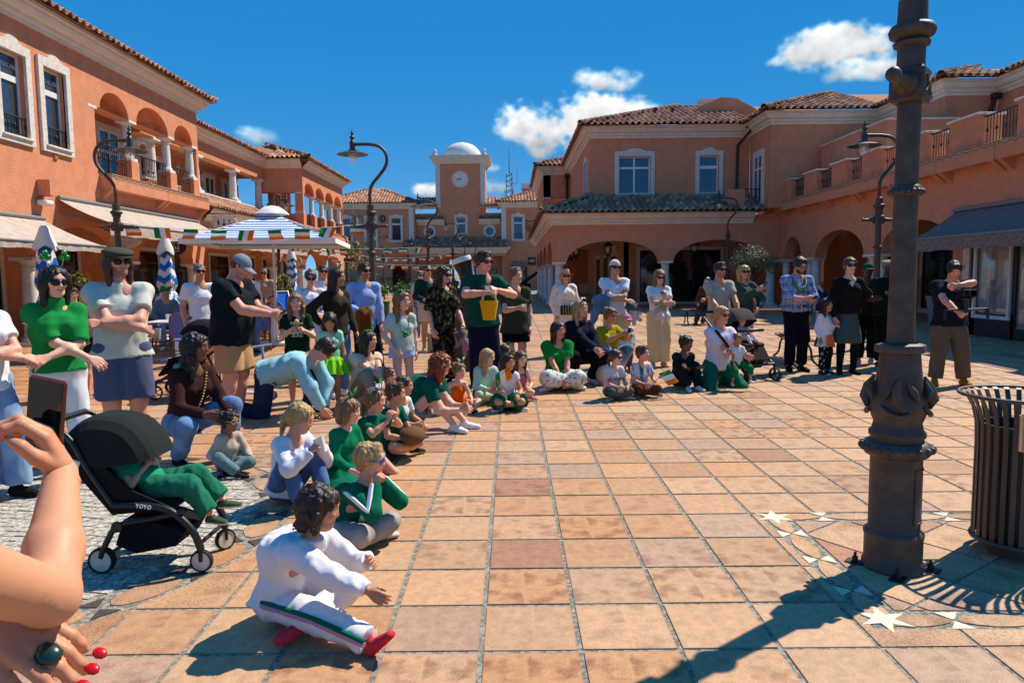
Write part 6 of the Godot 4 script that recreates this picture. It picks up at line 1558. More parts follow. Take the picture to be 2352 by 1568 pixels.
# ---- figures: distance fields meshed as surface nets
class Vox:
	var o: Vector3; var c: float; var nx: int; var ny: int; var nz: int
	var val := PackedFloat32Array(); var mark := PackedByteArray(); var cand := PackedInt32Array()
	func setup(lo: Vector3, hi: Vector3, cell: float):
		c = cell; o = lo - Vector3.ONE * cell * 3.0
		nx = int((hi.x - o.x) / c) + 4; ny = int((hi.y - o.y) / c) + 4; nz = int((hi.z - o.z) / c) + 4
		val.resize(nx * ny * nz); val.fill(1000.0); mark.resize(nx * ny * nz); mark.fill(0)
	# tapered capsule from a to b; flat widens it along side; cut0 / cut1 end it squarely; sub carves
	func bone(a: Vector3, b: Vector3, ra: float, rb: float, k: float, side := Vector3.RIGHT, flat := 1.0, cut0 := false, cut1 := false, sub := false):
		var R: float = max(ra, rb) * max(flat, 1.0) + c * 2.6 + k * .5
		var x0 := maxi(0, int((min(a.x, b.x) - R - o.x) / c)); var x1 := mini(nx, int((max(a.x, b.x) + R - o.x) / c) + 2)
		var y0 := maxi(0, int((min(a.y, b.y) - R - o.y) / c)); var y1 := mini(ny, int((max(a.y, b.y) + R - o.y) / c) + 2)
		var z0 := maxi(0, int((min(a.z, b.z) - R - o.z) / c)); var z1 := mini(nz, int((max(a.z, b.z) + R - o.z) / c) + 2)
		var ab := b - a; var L2: float = max(ab.length_squared(), 1e-9); var L := sqrt(L2)
		var f := 1.0 - 1.0 / flat
		var near := c * 2.0 + k * .26; var lo := -c * 2.2; var skip := near if not sub else near + k
		var inv := .92 / c * (1.0 if flat <= 1.0 else 1.0) * (flat if flat < 1.0 else 1.0)
		for iz in range(z0, z1):
			for iy in range(y0, y1):
				var p := Vector3(o.x + x0 * c, o.y + iy * c, o.z + iz * c) - a
				var i := (iz * ny + iy) * nx + x0
				var ix := x0
				while ix < x1:
					var q := p
					if f != .0: q = p - side * (p.dot(side) * f)
					var u := q.dot(ab) / L2
					var t := u
					if t < .0: t = .0
					elif t > 1.0: t = 1.0
					var d := (q - ab * t).length() - (ra + (rb - ra) * t)
					if cut1 and (u - 1.0) * L > d: d = (u - 1.0) * L
					if cut0 and -u * L > d: d = -u * L
					if d > skip:
						# far outside: the field cannot come back to the surface sooner
						var st := int((d - skip) * inv) + 1
						ix += st; i += st; p.x += c * st
						continue
					var v := val[i]
					if sub:
						if d > -near and d < near and mark[i] == 0: mark[i] = 1; cand.append(i)
						d = -d
						var h := k - (d - v if d > v else v - d)
						if h > .0: val[i] = (d if d > v else v) + h * h * .25 / k
						elif d > v: val[i] = d
					else:
						var h := k - (d - v if d > v else v - d)
						if h > .0: val[i] = (d if d < v else v) - h * h * .25 / k
						elif d < v: val[i] = d
						if d > lo and mark[i] == 0: mark[i] = 1; cand.append(i)
					ix += 1; i += 1; p.x += c
	func clip_all(pt: Vector3, nn: Vector3):
		var i := 0
		for iz in nz:
			for iy in ny:
				var p := Vector3(o.x, o.y + iy * c, o.z + iz * c) - pt
				for ix in nx:
					if val[i] < 3.0 * c:
						var d := p.dot(nn)
						if d > val[i]: val[i] = d
						if d < 2.5 * c and d > -2.5 * c and mark[i] == 0: mark[i] = 1; cand.append(i)
					i += 1; p.x += c
	func rough(n: FastNoiseLite, f: Vector3, amp: float):
		for i in cand:
			var p := (Vector3(i % nx, (i / nx) % ny, i / (nx * ny)) * c + o) * f
			val[i] += n.get_noise_3d(p.x, p.y, p.z) * amp
	func mesh() -> Dictionary:
		var v := PackedVector3Array(); var n := PackedVector3Array(); var ix := PackedInt32Array()
		var vid := PackedInt32Array(); vid.resize(val.size()); vid.fill(-1)
		var sy := nx; var sz := nx * ny
		var used := PackedInt32Array()
		var lim := nx * ny * nz - sz - sy - 2
		for i in cand:
			if i >= lim: continue
			var a := val[i]; var b := val[i + 1]; var d := val[i + sy]; var e := val[i + sy + 1]
			var g := val[i + sz]; var h := val[i + sz + 1]; var j := val[i + sz + sy]; var k := val[i + sz + sy + 1]
			var m := (1 if a < 0 else 0) + (1 if b < 0 else 0) + (1 if d < 0 else 0) + (1 if e < 0 else 0) + (1 if g < 0 else 0) + (1 if h < 0 else 0) + (1 if j < 0 else 0) + (1 if k < 0 else 0)
			if m == 0 or m == 8: continue
			var s := Vector3.ZERO; var w := 0
			if (a < 0) != (b < 0): s += Vector3(a / (a - b), 0, 0); w += 1
			if (d < 0) != (e < 0): s += Vector3(d / (d - e), 1, 0); w += 1
			if (g < 0) != (h < 0): s += Vector3(g / (g - h), 0, 1); w += 1
			if (j < 0) != (k < 0): s += Vector3(j / (j - k), 1, 1); w += 1
			if (a < 0) != (d < 0): s += Vector3(0, a / (a - d), 0); w += 1
			if (b < 0) != (e < 0): s += Vector3(1, b / (b - e), 0); w += 1
			if (g < 0) != (j < 0): s += Vector3(0, g / (g - j), 1); w += 1
			if (h < 0) != (k < 0): s += Vector3(1, h / (h - k), 1); w += 1
			if (a < 0) != (g < 0): s += Vector3(0, 0, a / (a - g)); w += 1
			if (b < 0) != (h < 0): s += Vector3(1, 0, b / (b - h)); w += 1
			if (d < 0) != (j < 0): s += Vector3(0, 1, d / (d - j)); w += 1
			if (e < 0) != (k < 0): s += Vector3(1, 1, e / (e - k)); w += 1
			s /= w
			vid[i] = v.size(); used.append(i)
			v.append((Vector3(i % nx, (i / nx) % ny, i / sz) + s) * c + o)
			var gr := Vector3(min(b, 1.0) - min(a, 1.0) + min(e, 1.0) - min(d, 1.0) + min(h, 1.0) - min(g, 1.0) + min(k, 1.0) - min(j, 1.0), min(d, 1.0) - min(a, 1.0) + min(e, 1.0) - min(b, 1.0) + min(j, 1.0) - min(g, 1.0) + min(k, 1.0) - min(h, 1.0), min(g, 1.0) - min(a, 1.0) + min(h, 1.0) - min(b, 1.0) + min(j, 1.0) - min(d, 1.0) + min(k, 1.0) - min(e, 1.0))
			n.append(gr.normalized())
		for i in used:
			var a := val[i]
			for ax in 3:
				var st := 1 if ax == 0 else (sy if ax == 1 else sz)
				if (a < 0) == (val[i + st] < 0): continue
				var p := sy if ax == 0 else (sz if ax == 1 else 1); var q := sz if ax == 0 else (1 if ax == 1 else sy)
				var A: int = vid[i]; var B: int = vid[i - p]; var C: int = vid[i - p - q]; var D: int = vid[i - q]
				if B < 0 or C < 0 or D < 0: continue
				if a < 0: ix.append_array([A, C, B, A, D, C])
				else: ix.append_array([A, B, C, A, C, D])
		return {"v": v, "n": n, "ix": ix}

static func lin(c: Color) -> Color: return c.srgb_to_linear()
func mesh_of(d: Dictionary, mat: Material) -> ArrayMesh:
	var A := []; A.resize(Mesh.ARRAY_MAX)
	A[Mesh.ARRAY_VERTEX] = d.v; A[Mesh.ARRAY_NORMAL] = d.n; A[Mesh.ARRAY_COLOR] = d.c; A[Mesh.ARRAY_INDEX] = d.ix
	var am := ArrayMesh.new()
	if d.v.size() > 0: am.add_surface_from_arrays(Mesh.PRIMITIVE_TRIANGLES, A); am.surface_set_material(0, mat)
	return am
func join(into: Dictionary, v: PackedVector3Array, n: PackedVector3Array, c: PackedColorArray, ix: PackedInt32Array, flip := false):
	var i0: int = into.v.size()
	into.v.append_array(v); into.n.append_array(n); into.c.append_array(c)
	var k := ix.size(); var o := PackedInt32Array(); o.resize(k)
	for q in range(0, k, 3):
		o[q] = ix[q] + i0
		o[q + 1] = (ix[q + 2] if flip else ix[q + 1]) + i0; o[q + 2] = (ix[q + 1] if flip else ix[q + 2]) + i0
	into.ix.append_array(o)

var proto := {}
var nz1 := FastNoiseLite.new()
var jobs := []
var job_out := []
func make_protos():
	nz1.seed = 11; nz1.noise_type = FastNoiseLite.TYPE_SIMPLEX_SMOOTH; nz1.frequency = 1.0; nz1.fractal_octaves = 2
	for kind in ["man", "woman", "child"]: jobs.append(["head", kind, .026, "head_" + kind]); jobs.append(["head", kind, .04, "head_" + kind + "_far"])
	for g in ["relax", "grip", "phone", "flat"]: jobs.append(["hand", g, .05, "hand_" + g]); jobs.append(["hand", g, .022, "hand_" + g + "_fine"])
	for kind in ["trainer", "shoe", "boot"]: jobs.append(["shoe", kind, .045, "shoe_" + kind])
	for st in ["short", "buzz", "crop", "long", "longwavy", "bob", "curly", "curlylong", "pony", "bun", "messybob", "shoulder", "fine"]: jobs.append(["hair", st, .036, "hair_" + st]); jobs.append(["hair", st, .055, "hair_" + st + "_far"])
	job_out.resize(jobs.size())
	var id := WorkerThreadPool.add_group_task(job, jobs.size()); WorkerThreadPool.wait_for_group_task_completion(id)
	for i in jobs.size(): proto[jobs[i][3]] = job_out[i]
func job(i: int):
	var q: Array = jobs[i]
	match q[0]:
		"head": job_out[i] = head_proto(q[1], q[2])
		"hand": job_out[i] = hand_proto(q[1], q[2])
		"shoe": job_out[i] = shoe_proto(q[1], q[2])
		"hair": job_out[i] = hair_proto(q[1], q[2])
# heads, chin at y = -.5, crown at .5, face towards +z
func head_proto(kind: String, cell: float) -> Dictionary:
	var x := Vox.new()
	x.setup(Vector3(-.48, -.75, -.55), Vector3(.48, .56, .58), cell)
	var ch: bool = kind == "child"; var wo: bool = kind == "woman"
	x.bone(Vector3(0, .17, -.13), Vector3(0, .14, .06), .355, .33, .1, Vector3.RIGHT, .98)
	var jw := .225 if kind == "man" else (.20 if wo else .215)
	x.bone(Vector3(0, .05, .10), Vector3(0, -.30, .13), .28, jw, .12, Vector3.RIGHT, 1.02)
	x.bone(Vector3(-.10, -.34, .14), Vector3(.10, -.34, .14), .10, .10, .14)
	x.bone(Vector3(0, -.38, .22), Vector3(0, -.37, .245), .095, .09, .12)
	for s in [-1.0, 1.0]:
		x.bone(Vector3(s * .14, -.06, .27), Vector3(s * .17, -.04, .2), .10 if not ch else .13, .10, .12)     # cheek
		x.bone(Vector3(s * .06, .155, .345), Vector3(s * .2, .15, .27), .045, .035, .07)                       # brow
		x.bone(Vector3(s * .125, .045, .44), Vector3(s * .14, .045, .44), .062, .062, .05, Vector3.RIGHT, 1.2, false, false, true)
		x.bone(Vector3(s * .12, .04, .315), Vector3(s * .13, .04, .315), .066, .066, .015)                     # eyeball
		x.bone(Vector3(s * .335, .10, -.06), Vector3(s * .325, -.06, -.02), .055, .035, .03, Vector3.RIGHT, .6) # ear
	x.bone(Vector3(0, .09, .365), Vector3(0, -.09, .445 if not ch else .41), .03, .052 if not wo else .044, .06)
	x.bone(Vector3(-.045, -.105, .38), Vector3(.045, -.105, .38), .036, .036, .05)
	x.bone(Vector3(-.075, -.215, .345), Vector3(.075, -.215, .345), .032, .032, .04)
	x.bone(Vector3(-.06, -.265, .34), Vector3(.06, -.265, .34), .034, .034, .04)
	x.bone(Vector3(0, -.18, -.10), Vector3(0, -.75, -.14), .20 if kind == "man" else .165, .21 if kind == "man" else .165, .1)
	var d := x.mesh(); var tg := PackedByteArray()
	for p: Vector3 in d.v:
		var t := 0; var ax := mag(p.x)
		if p.z > .2 and Vector2((ax - .125) / .07, (p.y - .038) / .028).length() < 1.0: t = 3 if mag(ax - .125) > .032 else 4
		elif p.z > .2 and ax > .05 and ax < .22 and p.y > .125 + (ax - .13) * .06 and p.y < .165 - (ax - .12) * .12: t = 2
		elif p.z > .3 and ax < .10 and mag(p.y + .24) < .048 - ax * .22: t = 1
		elif p.z > .24 and Vector2((ax - .17) / .1, (p.y + .08) / .09).length() < 1.0: t = 5
		elif p.z > -.02 and p.y < -.14 and p.y > -.52 and (ax > .13 or p.y < -.28 or (p.y > -.19 and ax < .12 and p.z > .33)): t = 6      # where a beard grows
		tg.append(t)
	d["t"] = tg
	return d
# hands: wrist at the origin, fingers along +z, back of the hand up, thumb on -x; unit = wrist to middle fingertip
func hand_proto(g: String, cell: float) -> Dictionary:
	var x := Vox.new(); x.setup(Vector3(-.5, -.6, -.15), Vector3(.4, .25, 1.05), cell)
	x.bone(Vector3(0, 0, -.12), Vector3(0, 0, .08), .135, .12, .05, Vector3.RIGHT, 1.2)
	for f in 4: x.bone(Vector3((f - 1.5) * .05, 0, .06), Vector3((f - 1.5) * .115, .0, .44 - mag(f - 1.3) * .02), .095, .075, .06)
	var bends: Array = {"relax": [.35, .5, .3], "grip": [1.25, 1.35, .9], "phone": [.7, .95, .6], "flat": [.1, .1, .05]}[g]
	for f in 4:
		var p := Vector3((f - 1.5) * .115, .0, .46 - mag(f - 1.3) * .025); var an := .0
		var ls: float = [.88, 1.0, .94, .74][f]
		var spread := (f - 1.5) * .07
		for s in 3:
			an += bends[s] * (1.0 + .12 * (f - 1.5) * (1 if s == 0 else 0))
			var q: Vector3 = p + Vector3(sin(spread), -sin(an), cos(an)) * ([.25, .16, .12][s] * ls)
			x.bone(p, q, .066 - s * .007, .062 - s * .009, .025); p = q
	var tb := Vector3(-.12, -.03, .12)
	var tp: Array = {"relax": [Vector3(-.25, -.08, .28), Vector3(-.30, -.12, .42), Vector3(-.31, -.15, .53)], "grip": [Vector3(-.24, -.14, .26), Vector3(-.20, -.26, .38), Vector3(-.10, -.33, .43)], "phone": [Vector3(-.26, -.10, .27), Vector3(-.29, -.17, .42), Vector3(-.24, -.24, .50)], "flat": [Vector3(-.27, -.04, .26), Vector3(-.34, -.06, .38), Vector3(-.38, -.07, .48)]}[g]
	for s in 3: x.bone(tb if s == 0 else tp[s - 1], tp[s], [.095, .072, .062][s], [.072, .062, .048][s], .03)
	return x.mesh()
# shoes: ankle at the origin, toe along +z, unit = foot length; sole at y = -.3
func shoe_proto(kind: String, cell: float) -> Dictionary:
	var x := Vox.new(); x.setup(Vector3(-.26, -.4, -.4), Vector3(.26, .3, .8), cell)
	x.bone(Vector3(0, -.16, -.12), Vector3(0, -.19, .28), .165, .15, .08); x.bone(Vector3(.0, -.20, .28), Vector3(-.02, -.22, .58), .155, .125, .08, Vector3.RIGHT, 1.15)
	x.bone(Vector3(0, -.12, .0), Vector3(0, .04 if kind != "boot" else .22, -.04), .16, .155, .08, Vector3.RIGHT, .92, false, true)
	x.clip_all(Vector3(0, -.3, 0), Vector3.DOWN)
	return x.mesh()
# hair, in head units
func hair_proto(st: String, cell: float) -> Dictionary:
	var x := Vox.new(); x.setup(Vector3(-.75, -1.6 if st in ["long", "longwavy", "pony"] else -1.05, -.85), Vector3(.75, .75, .6), cell)
	var th: float = {"short": .045, "buzz": .015, "crop": .03, "fine": .01}.get(st, .05)
	x.bone(Vector3(0, .17, -.13), Vector3(0, .15, .05), .36 + th, .335 + th, .1, Vector3.RIGHT, .99)
	if st == "short": x.bone(Vector3(-.14, .44, .2), Vector3(.16, .45, .16), .11, .10, .1)
	if st == "curly": 
		for q in 16: x.bone(Vector3(.30 * cos(q * 2.4), .22 + .2 * sin(q * 1.7), -.14 + .30 * sin(q * 2.4)), Vector3(.3 * cos(q * 2.4), .24 + .2 * sin(q * 1.7), -.14 + .3 * sin(q * 2.4)), .13, .13, .05)
	x.bone(Vector3(0, -.02, -.26), Vector3(0, -.2 if not st in ["buzz"] else -.1, -.25), .22 + th, .15 + th, .1, Vector3.RIGHT, 1.2)
	for s in [-1.0, 1.0]:
		match st:
			"long", "longwavy":
				x.bone(Vector3(s * .24, .22, -.02), Vector3(s * .36, -.35, -.02), .17, .15, .12); x.bone(Vector3(s * .36, -.35, -.02), Vector3(s * .34, -1.15, .1), .15, .10, .12)
				x.bone(Vector3(s * .15, .1, -.3), Vector3(s * .2, -1.25, -.36), .24, .15, .15)
			"shoulder", "bob", "messybob":
				var e := -.75 if st == "shoulder" else -.42
				x.bone(Vector3(s * .24, .25, .0), Vector3(s * .36, -.1, .0), .18, .16, .12); x.bone(Vector3(s * .36, -.1, .0), Vector3(s * .33, e, .03), .15, .11, .12)
				x.bone(Vector3(s * .14, .1, -.3), Vector3(s * .17, e, -.32), .24, .17, .15)
			"curlylong":
				x.bone(Vector3(s * .25, .25, -.05), Vector3(s * .42, -.2, -.02), .24, .24, .12); x.bone(Vector3(s * .42, -.2, -.02), Vector3(s * .42, -.75, .04), .24, .15, .12); x.bone(Vector3(s * .15, .15, -.32), Vector3(s * .2, -.75, -.38), .3, .22, .15)
			"pony", "bun": pass
	if st == "pony": x.bone(Vector3(0, .12, -.5), Vector3(0, -.25, -.62), .10, .12, .06); x.bone(Vector3(0, -.25, -.62), Vector3(.06, -.95, -.5), .12, .06, .06)
	if st == "bun": x.bone(Vector3(0, .38, -.48), Vector3(0, .40, -.50), .17, .17, .04)
	# the face stays free
	x.bone(Vector3(0, -.02, .50), Vector3(0, -.30, .42), .27, .32, .03, Vector3.RIGHT, .98, false, false, true)
	x.bone(Vector3(0, .16, .52), Vector3(0, .1, .5), .22 if not st in ["messybob", "bob"] else .1, .24, .05, Vector3.RIGHT, 1.15, false, false, true)
	if st in ["short", "buzz", "crop", "curly", "fine"]: x.bone(Vector3(-.5, -.42, .12), Vector3(.5, -.42, .12), .34, .34, .03, Vector3.RIGHT, 1.0, false, false, true)
	var rf := Vector3(7, 1.6, 7); var am := .045
	if st in ["curly", "curlylong"]: rf = Vector3(7, 7, 7); am = .11
	elif st in ["messybob", "longwavy"]: rf = Vector3(6, 3.0, 6); am = .075
	elif st in ["short", "crop"]: rf = Vector3(8, 5, 8); am = .05
	elif st in ["buzz", "fine"]: am = .01
	x.rough(nz1, rf, am)
	var d := x.mesh(); var sh := PackedFloat32Array()
	for p: Vector3 in d.v:
		var ang := atan2(p.x, p.z)
		sh.append(.78 + .42 * nz1.get_noise_3d(ang * 9.0, p.y * (1.2 if not st.begins_with("curly") else 9.0) + 5.0, p.length() * 3.0) + .16 * nz1.get_noise_3d(p.x * 22.0, p.y * 5.0, p.z * 22.0))
	d["s"] = sh
	return d

# two bones from a towards t, bending towards the hint
func bend(a: Vector3, t: Vector3, l1: float, l2: float, hint: Vector3) -> Array:
	var d := t - a; var L: float = clamp(d.length(), .05, (l1 + l2) * .998)
	var u := d.normalized(); t = a + u * L
	var k := (l1 * l1 - l2 * l2 + L * L) / (2.0 * L)
	var h := sqrt(max(.0, l1 * l1 - k * k))
	var w := (hint - u * hint.dot(u))
	if w.length() < .01: w = Vector3(0, 0, 1) - u * u.z
	return [a + u * k + w.normalized() * h, t]

const POSES := {
	"stand": {}, 
	"cross": {"pel": Vector3(0, .085, 0), "lean": 12.0, "fl": Vector3(-.10, .05, .15), "fr": Vector3(.10, .06, .19), "kl": Vector3(1, .25, .6), "kr": Vector3(-1, .25, .6), "tl": Vector3(-.9, -.1, .4), "tr": Vector3(.9, -.1, .4), "hl": Vector3(.09, .16, .22), "hr": Vector3(-.06, .17, .24)},
	"knees": {"pel": Vector3(0, .085, 0), "lean": 22.0, "fl": Vector3(.06, .045, .31), "fr": Vector3(-.06, .045, .31), "kl": Vector3(.15, 1, .2), "kr": Vector3(-.15, 1, .2), "hl": Vector3(-.04, .20, .33), "hr": Vector3(.05, .18, .34)},
	"kneel": {"pel": Vector3(0, .17, -.02), "lean": 8.0, "fl": Vector3(.07, .045, -.10), "fr": Vector3(-.07, .045, -.10), "kl": Vector3(.2, .1, 1), "kr": Vector3(-.2, .1, 1), "tl": Vector3(0, -.3, -1), "tr": Vector3(0, -.3, -1), "hl": Vector3(.08, .26, .17), "hr": Vector3(-.08, .26, .17)},
	"squat": {"pel": Vector3(0, .17, -.07), "lean": 26.0, "fl": Vector3(.09, .045, .03), "fr": Vector3(-.09, .045, .03), "kl": Vector3(.35, .5, 1), "kr": Vector3(-.35, .5, 1), "hl": Vector3(.12, .30, .26), "hr": Vector3(-.12, .30, .26)},
	"chair": {"pel": Vector3(0, .30, 0), "lean": 4.0, "fl": Vector3(.07, .045, .24), "fr": Vector3(-.07, .045, .24), "kl": Vector3(.1, 1, .6), "kr": Vector3(-.1, 1, .6), "hl": Vector3(.10, .36, .20), "hr": Vector3(-.10, .36, .20)},
}
# works out the joints of a figure; all in its own frame: +z ahead, +x its left, metres
func joints(s: Dictionary) -> Dictionary:
	var q: Dictionary = POSES[s.get("pose", "stand")].duplicate(); q.merge(s, true)
	var h: float = s.h; var kind: String = s.get("kind", "man")
	var hr: float = s.get("head_ratio", {"man": .132, "woman": .134, "child": clamp(.235 - .062 * h, .15, .215)}[kind])
	var hh := h * hr; var b := (h - hh * 1.1) / .854
	var J := {"b": b, "hh": hh, "kind": kind, "q": q}
	var pel: Vector3 = q.get("pel", Vector3(0, .522, 0)) * b
	var lean := deg_to_rad(q.get("lean", .0)); var sd := deg_to_rad(q.get("side", .0))
	var tw := deg_to_rad(q.get("twist", .0))
	var T := Basis(Vector3.BACK, -sd) * Basis(Vector3.RIGHT, lean) * Basis(Vector3.UP, tw)
	var tl := .296 * b
	J["pel"] = pel; J["T"] = T
	J["waist"] = pel + T * Vector3(0, .07 * b, 0)
	var slump: float = q.get("slump", .0)
	J["chest"] = pel + T * Vector3(0, .19 * b, -slump * .04 * b)
	J["neck"] = pel + T * Vector3(0, tl, slump * .04 * b)
	var sw: float = {"man": .103, "woman": .088, "child": .088}[kind] * b * q.get("wide", 1.0)
	var shr: float = q.get("shrug", .0)
	for e in [["l", 1.0], ["r", -1.0]]:
		var k: String = e[0]; var g: float = e[1]
		var sh: Vector3 = J.neck + T * Vector3(g * sw, (-.028 + shr * .02) * b, .0)
		var hand: Vector3 = q["h" + k] * b if q.has("h" + k) else sh + Vector3(g * .035, -.305, .035) * b
		var ha := bend(sh, hand, .170 * b, .150 * b, q.get("e" + k, Vector3(g * .6, -.5, -.8)))
		J["sh" + k] = sh; J["el" + k] = ha[0]; J["wr" + k] = ha[1]
		var hp: Vector3 = pel + Vector3(g * (.05 if kind != "woman" else .053) * b, 0, 0)
		var foot: Vector3 = q.get("f" + k, Vector3(g * .058, .045, .0)) * b
		var fa := bend(hp, foot, .240 * b, .240 * b, q.get("k" + k, Vector3(g * .1, 0, 1)))
		J["hp" + k] = hp; J["kn" + k] = fa[0]; J["an" + k] = fa[1]
		J["toe" + k] = q.get("t" + k, Vector3(g * .25, 0, 1)).normalized()
		# hand frame: fingers go on from the forearm, the back of the hand turns outwards
		var fd: Vector3 = q.get("d" + k, (ha[1] - ha[0]).normalized()).normalized()
		var up: Vector3 = q.get("u" + k, Vector3(g * 1.0, .35, .2))
		up = (up - fd * up.dot(fd)).normalized()
		J["hb" + k] = Basis(up.cross(fd), up, fd)
	var set_: Dictionary = q.get("set", {})
	J.merge(set_, true)
	if not set_.is_empty():
		for k in ["l", "r"]:
			var fd: Vector3 = q.get("d" + k, J["wr" + k] - J["el" + k]).normalized(); var up: Vector3 = q["u" + k]
			up = (up - fd * up.dot(fd)).normalized(); J["hb" + k] = Basis(up.cross(fd), up, fd)
	var hd: Array = q.get("head", [0, 0, 0])
	var H := Basis(Vector3.UP, deg_to_rad(hd[0])) * Basis(Vector3.RIGHT, deg_to_rad(hd[1])) * Basis(Vector3.BACK, deg_to_rad(hd[2] if hd.size() > 2 else .0))
	var nk: Vector3 = (T.y * .5 + Vector3.UP * .5 + Vector3(0, 0, .12)).normalized()
	J["H"] = H
	if not set_.has("skull"): J["skull"] = J.neck + nk * .045 * b + H * Vector3(0, hh * .5, hh * .10)
	return J
const SKINS := {"fair": Color(.86, .66, .56), "rosy": Color(.85, .60, .50), "tan": Color(.78, .56, .43), "olive": Color(.72, .52, .39), "brown": Color(.47, .31, .225), "dark": Color(.33, .215, .16)}
const HAIRS := {"black": Color(.10, .085, .08), "dark": Color(.19, .13, .10), "brown": Color(.32, .21, .145), "light": Color(.50, .36, .24), "blond": Color(.72, .57, .37), "fair": Color(.80, .67, .46), "red": Color(.56, .25, .10), "grey": Color(.42, .40, .385), "auburn": Color(.30, .14, .09)}
func dye(pat: String, c: Color, d: Color, p: Vector3, n: Vector3, b: float) -> Color:     # prints and weaves, in the figure's own frame
	match pat:
		"stripes": return d if fposmod(p.x * 38.0 / b * 1.2, 1.0) < .35 else c
		"rows": return d if fposmod(p.y * 45.0 / b, 1.0) < .3 else c
		"check":
			var u := fposmod(p.x * 21.0 + p.z * 9.0, 1.0); var v := fposmod(p.y * 24.0, 1.0)
			return c.lerp(d, (.5 if u < .45 else .0) + (.5 if v < .45 else .0))
		"leaves":
			var f := nz2.get_noise_3d(p.x * 26.0 + p.y * 12.0, p.y * 15.0 - p.x * 9.0, p.z * 22.0)
			return d if f > .30 else c
		"lemons":
			var f := nz2.get_noise_3d(p.x * 11.0, p.y * 10.0, p.z * 11.0); var g := nz2.get_noise_3d(p.x * 15.0 + 40.0, p.y * 12.0, p.z * 15.0)
			return Color(.78, .52, .03) if f > .42 else (Color(.10, .14, .05) if g > .55 else c)
		"floral":
			var f := nz2.get_noise_3d(p.x * 24.0, p.y * 22.0, p.z * 24.0)
			return d if f > .32 else c
		"sequin":
			var f := nz2.get_noise_3d(p.x * 90.0, p.y * 90.0, p.z * 90.0)
			return c.lerp(d, clamp(f * 2.0 + .3, .0, 1.0))
		"leopard":
			var f := nz2.get_noise_3d(p.x * 38.0, p.y * 38.0, p.z * 38.0)
			return d if f > .2 else c
		"denim":
			var f := nz2.get_noise_3d(p.x * 5.0, p.y * 4.0, p.z * 5.0)
			return c.lerp(d, clamp(f * .9 + .35, .0, 1.0))
		"dots":
			var f := nz2.get_noise_3d(p.x * 48.0, p.y * 48.0, p.z * 48.0)
			return d if f > .55 else c
	return c
var nz2 := FastNoiseLite.new()

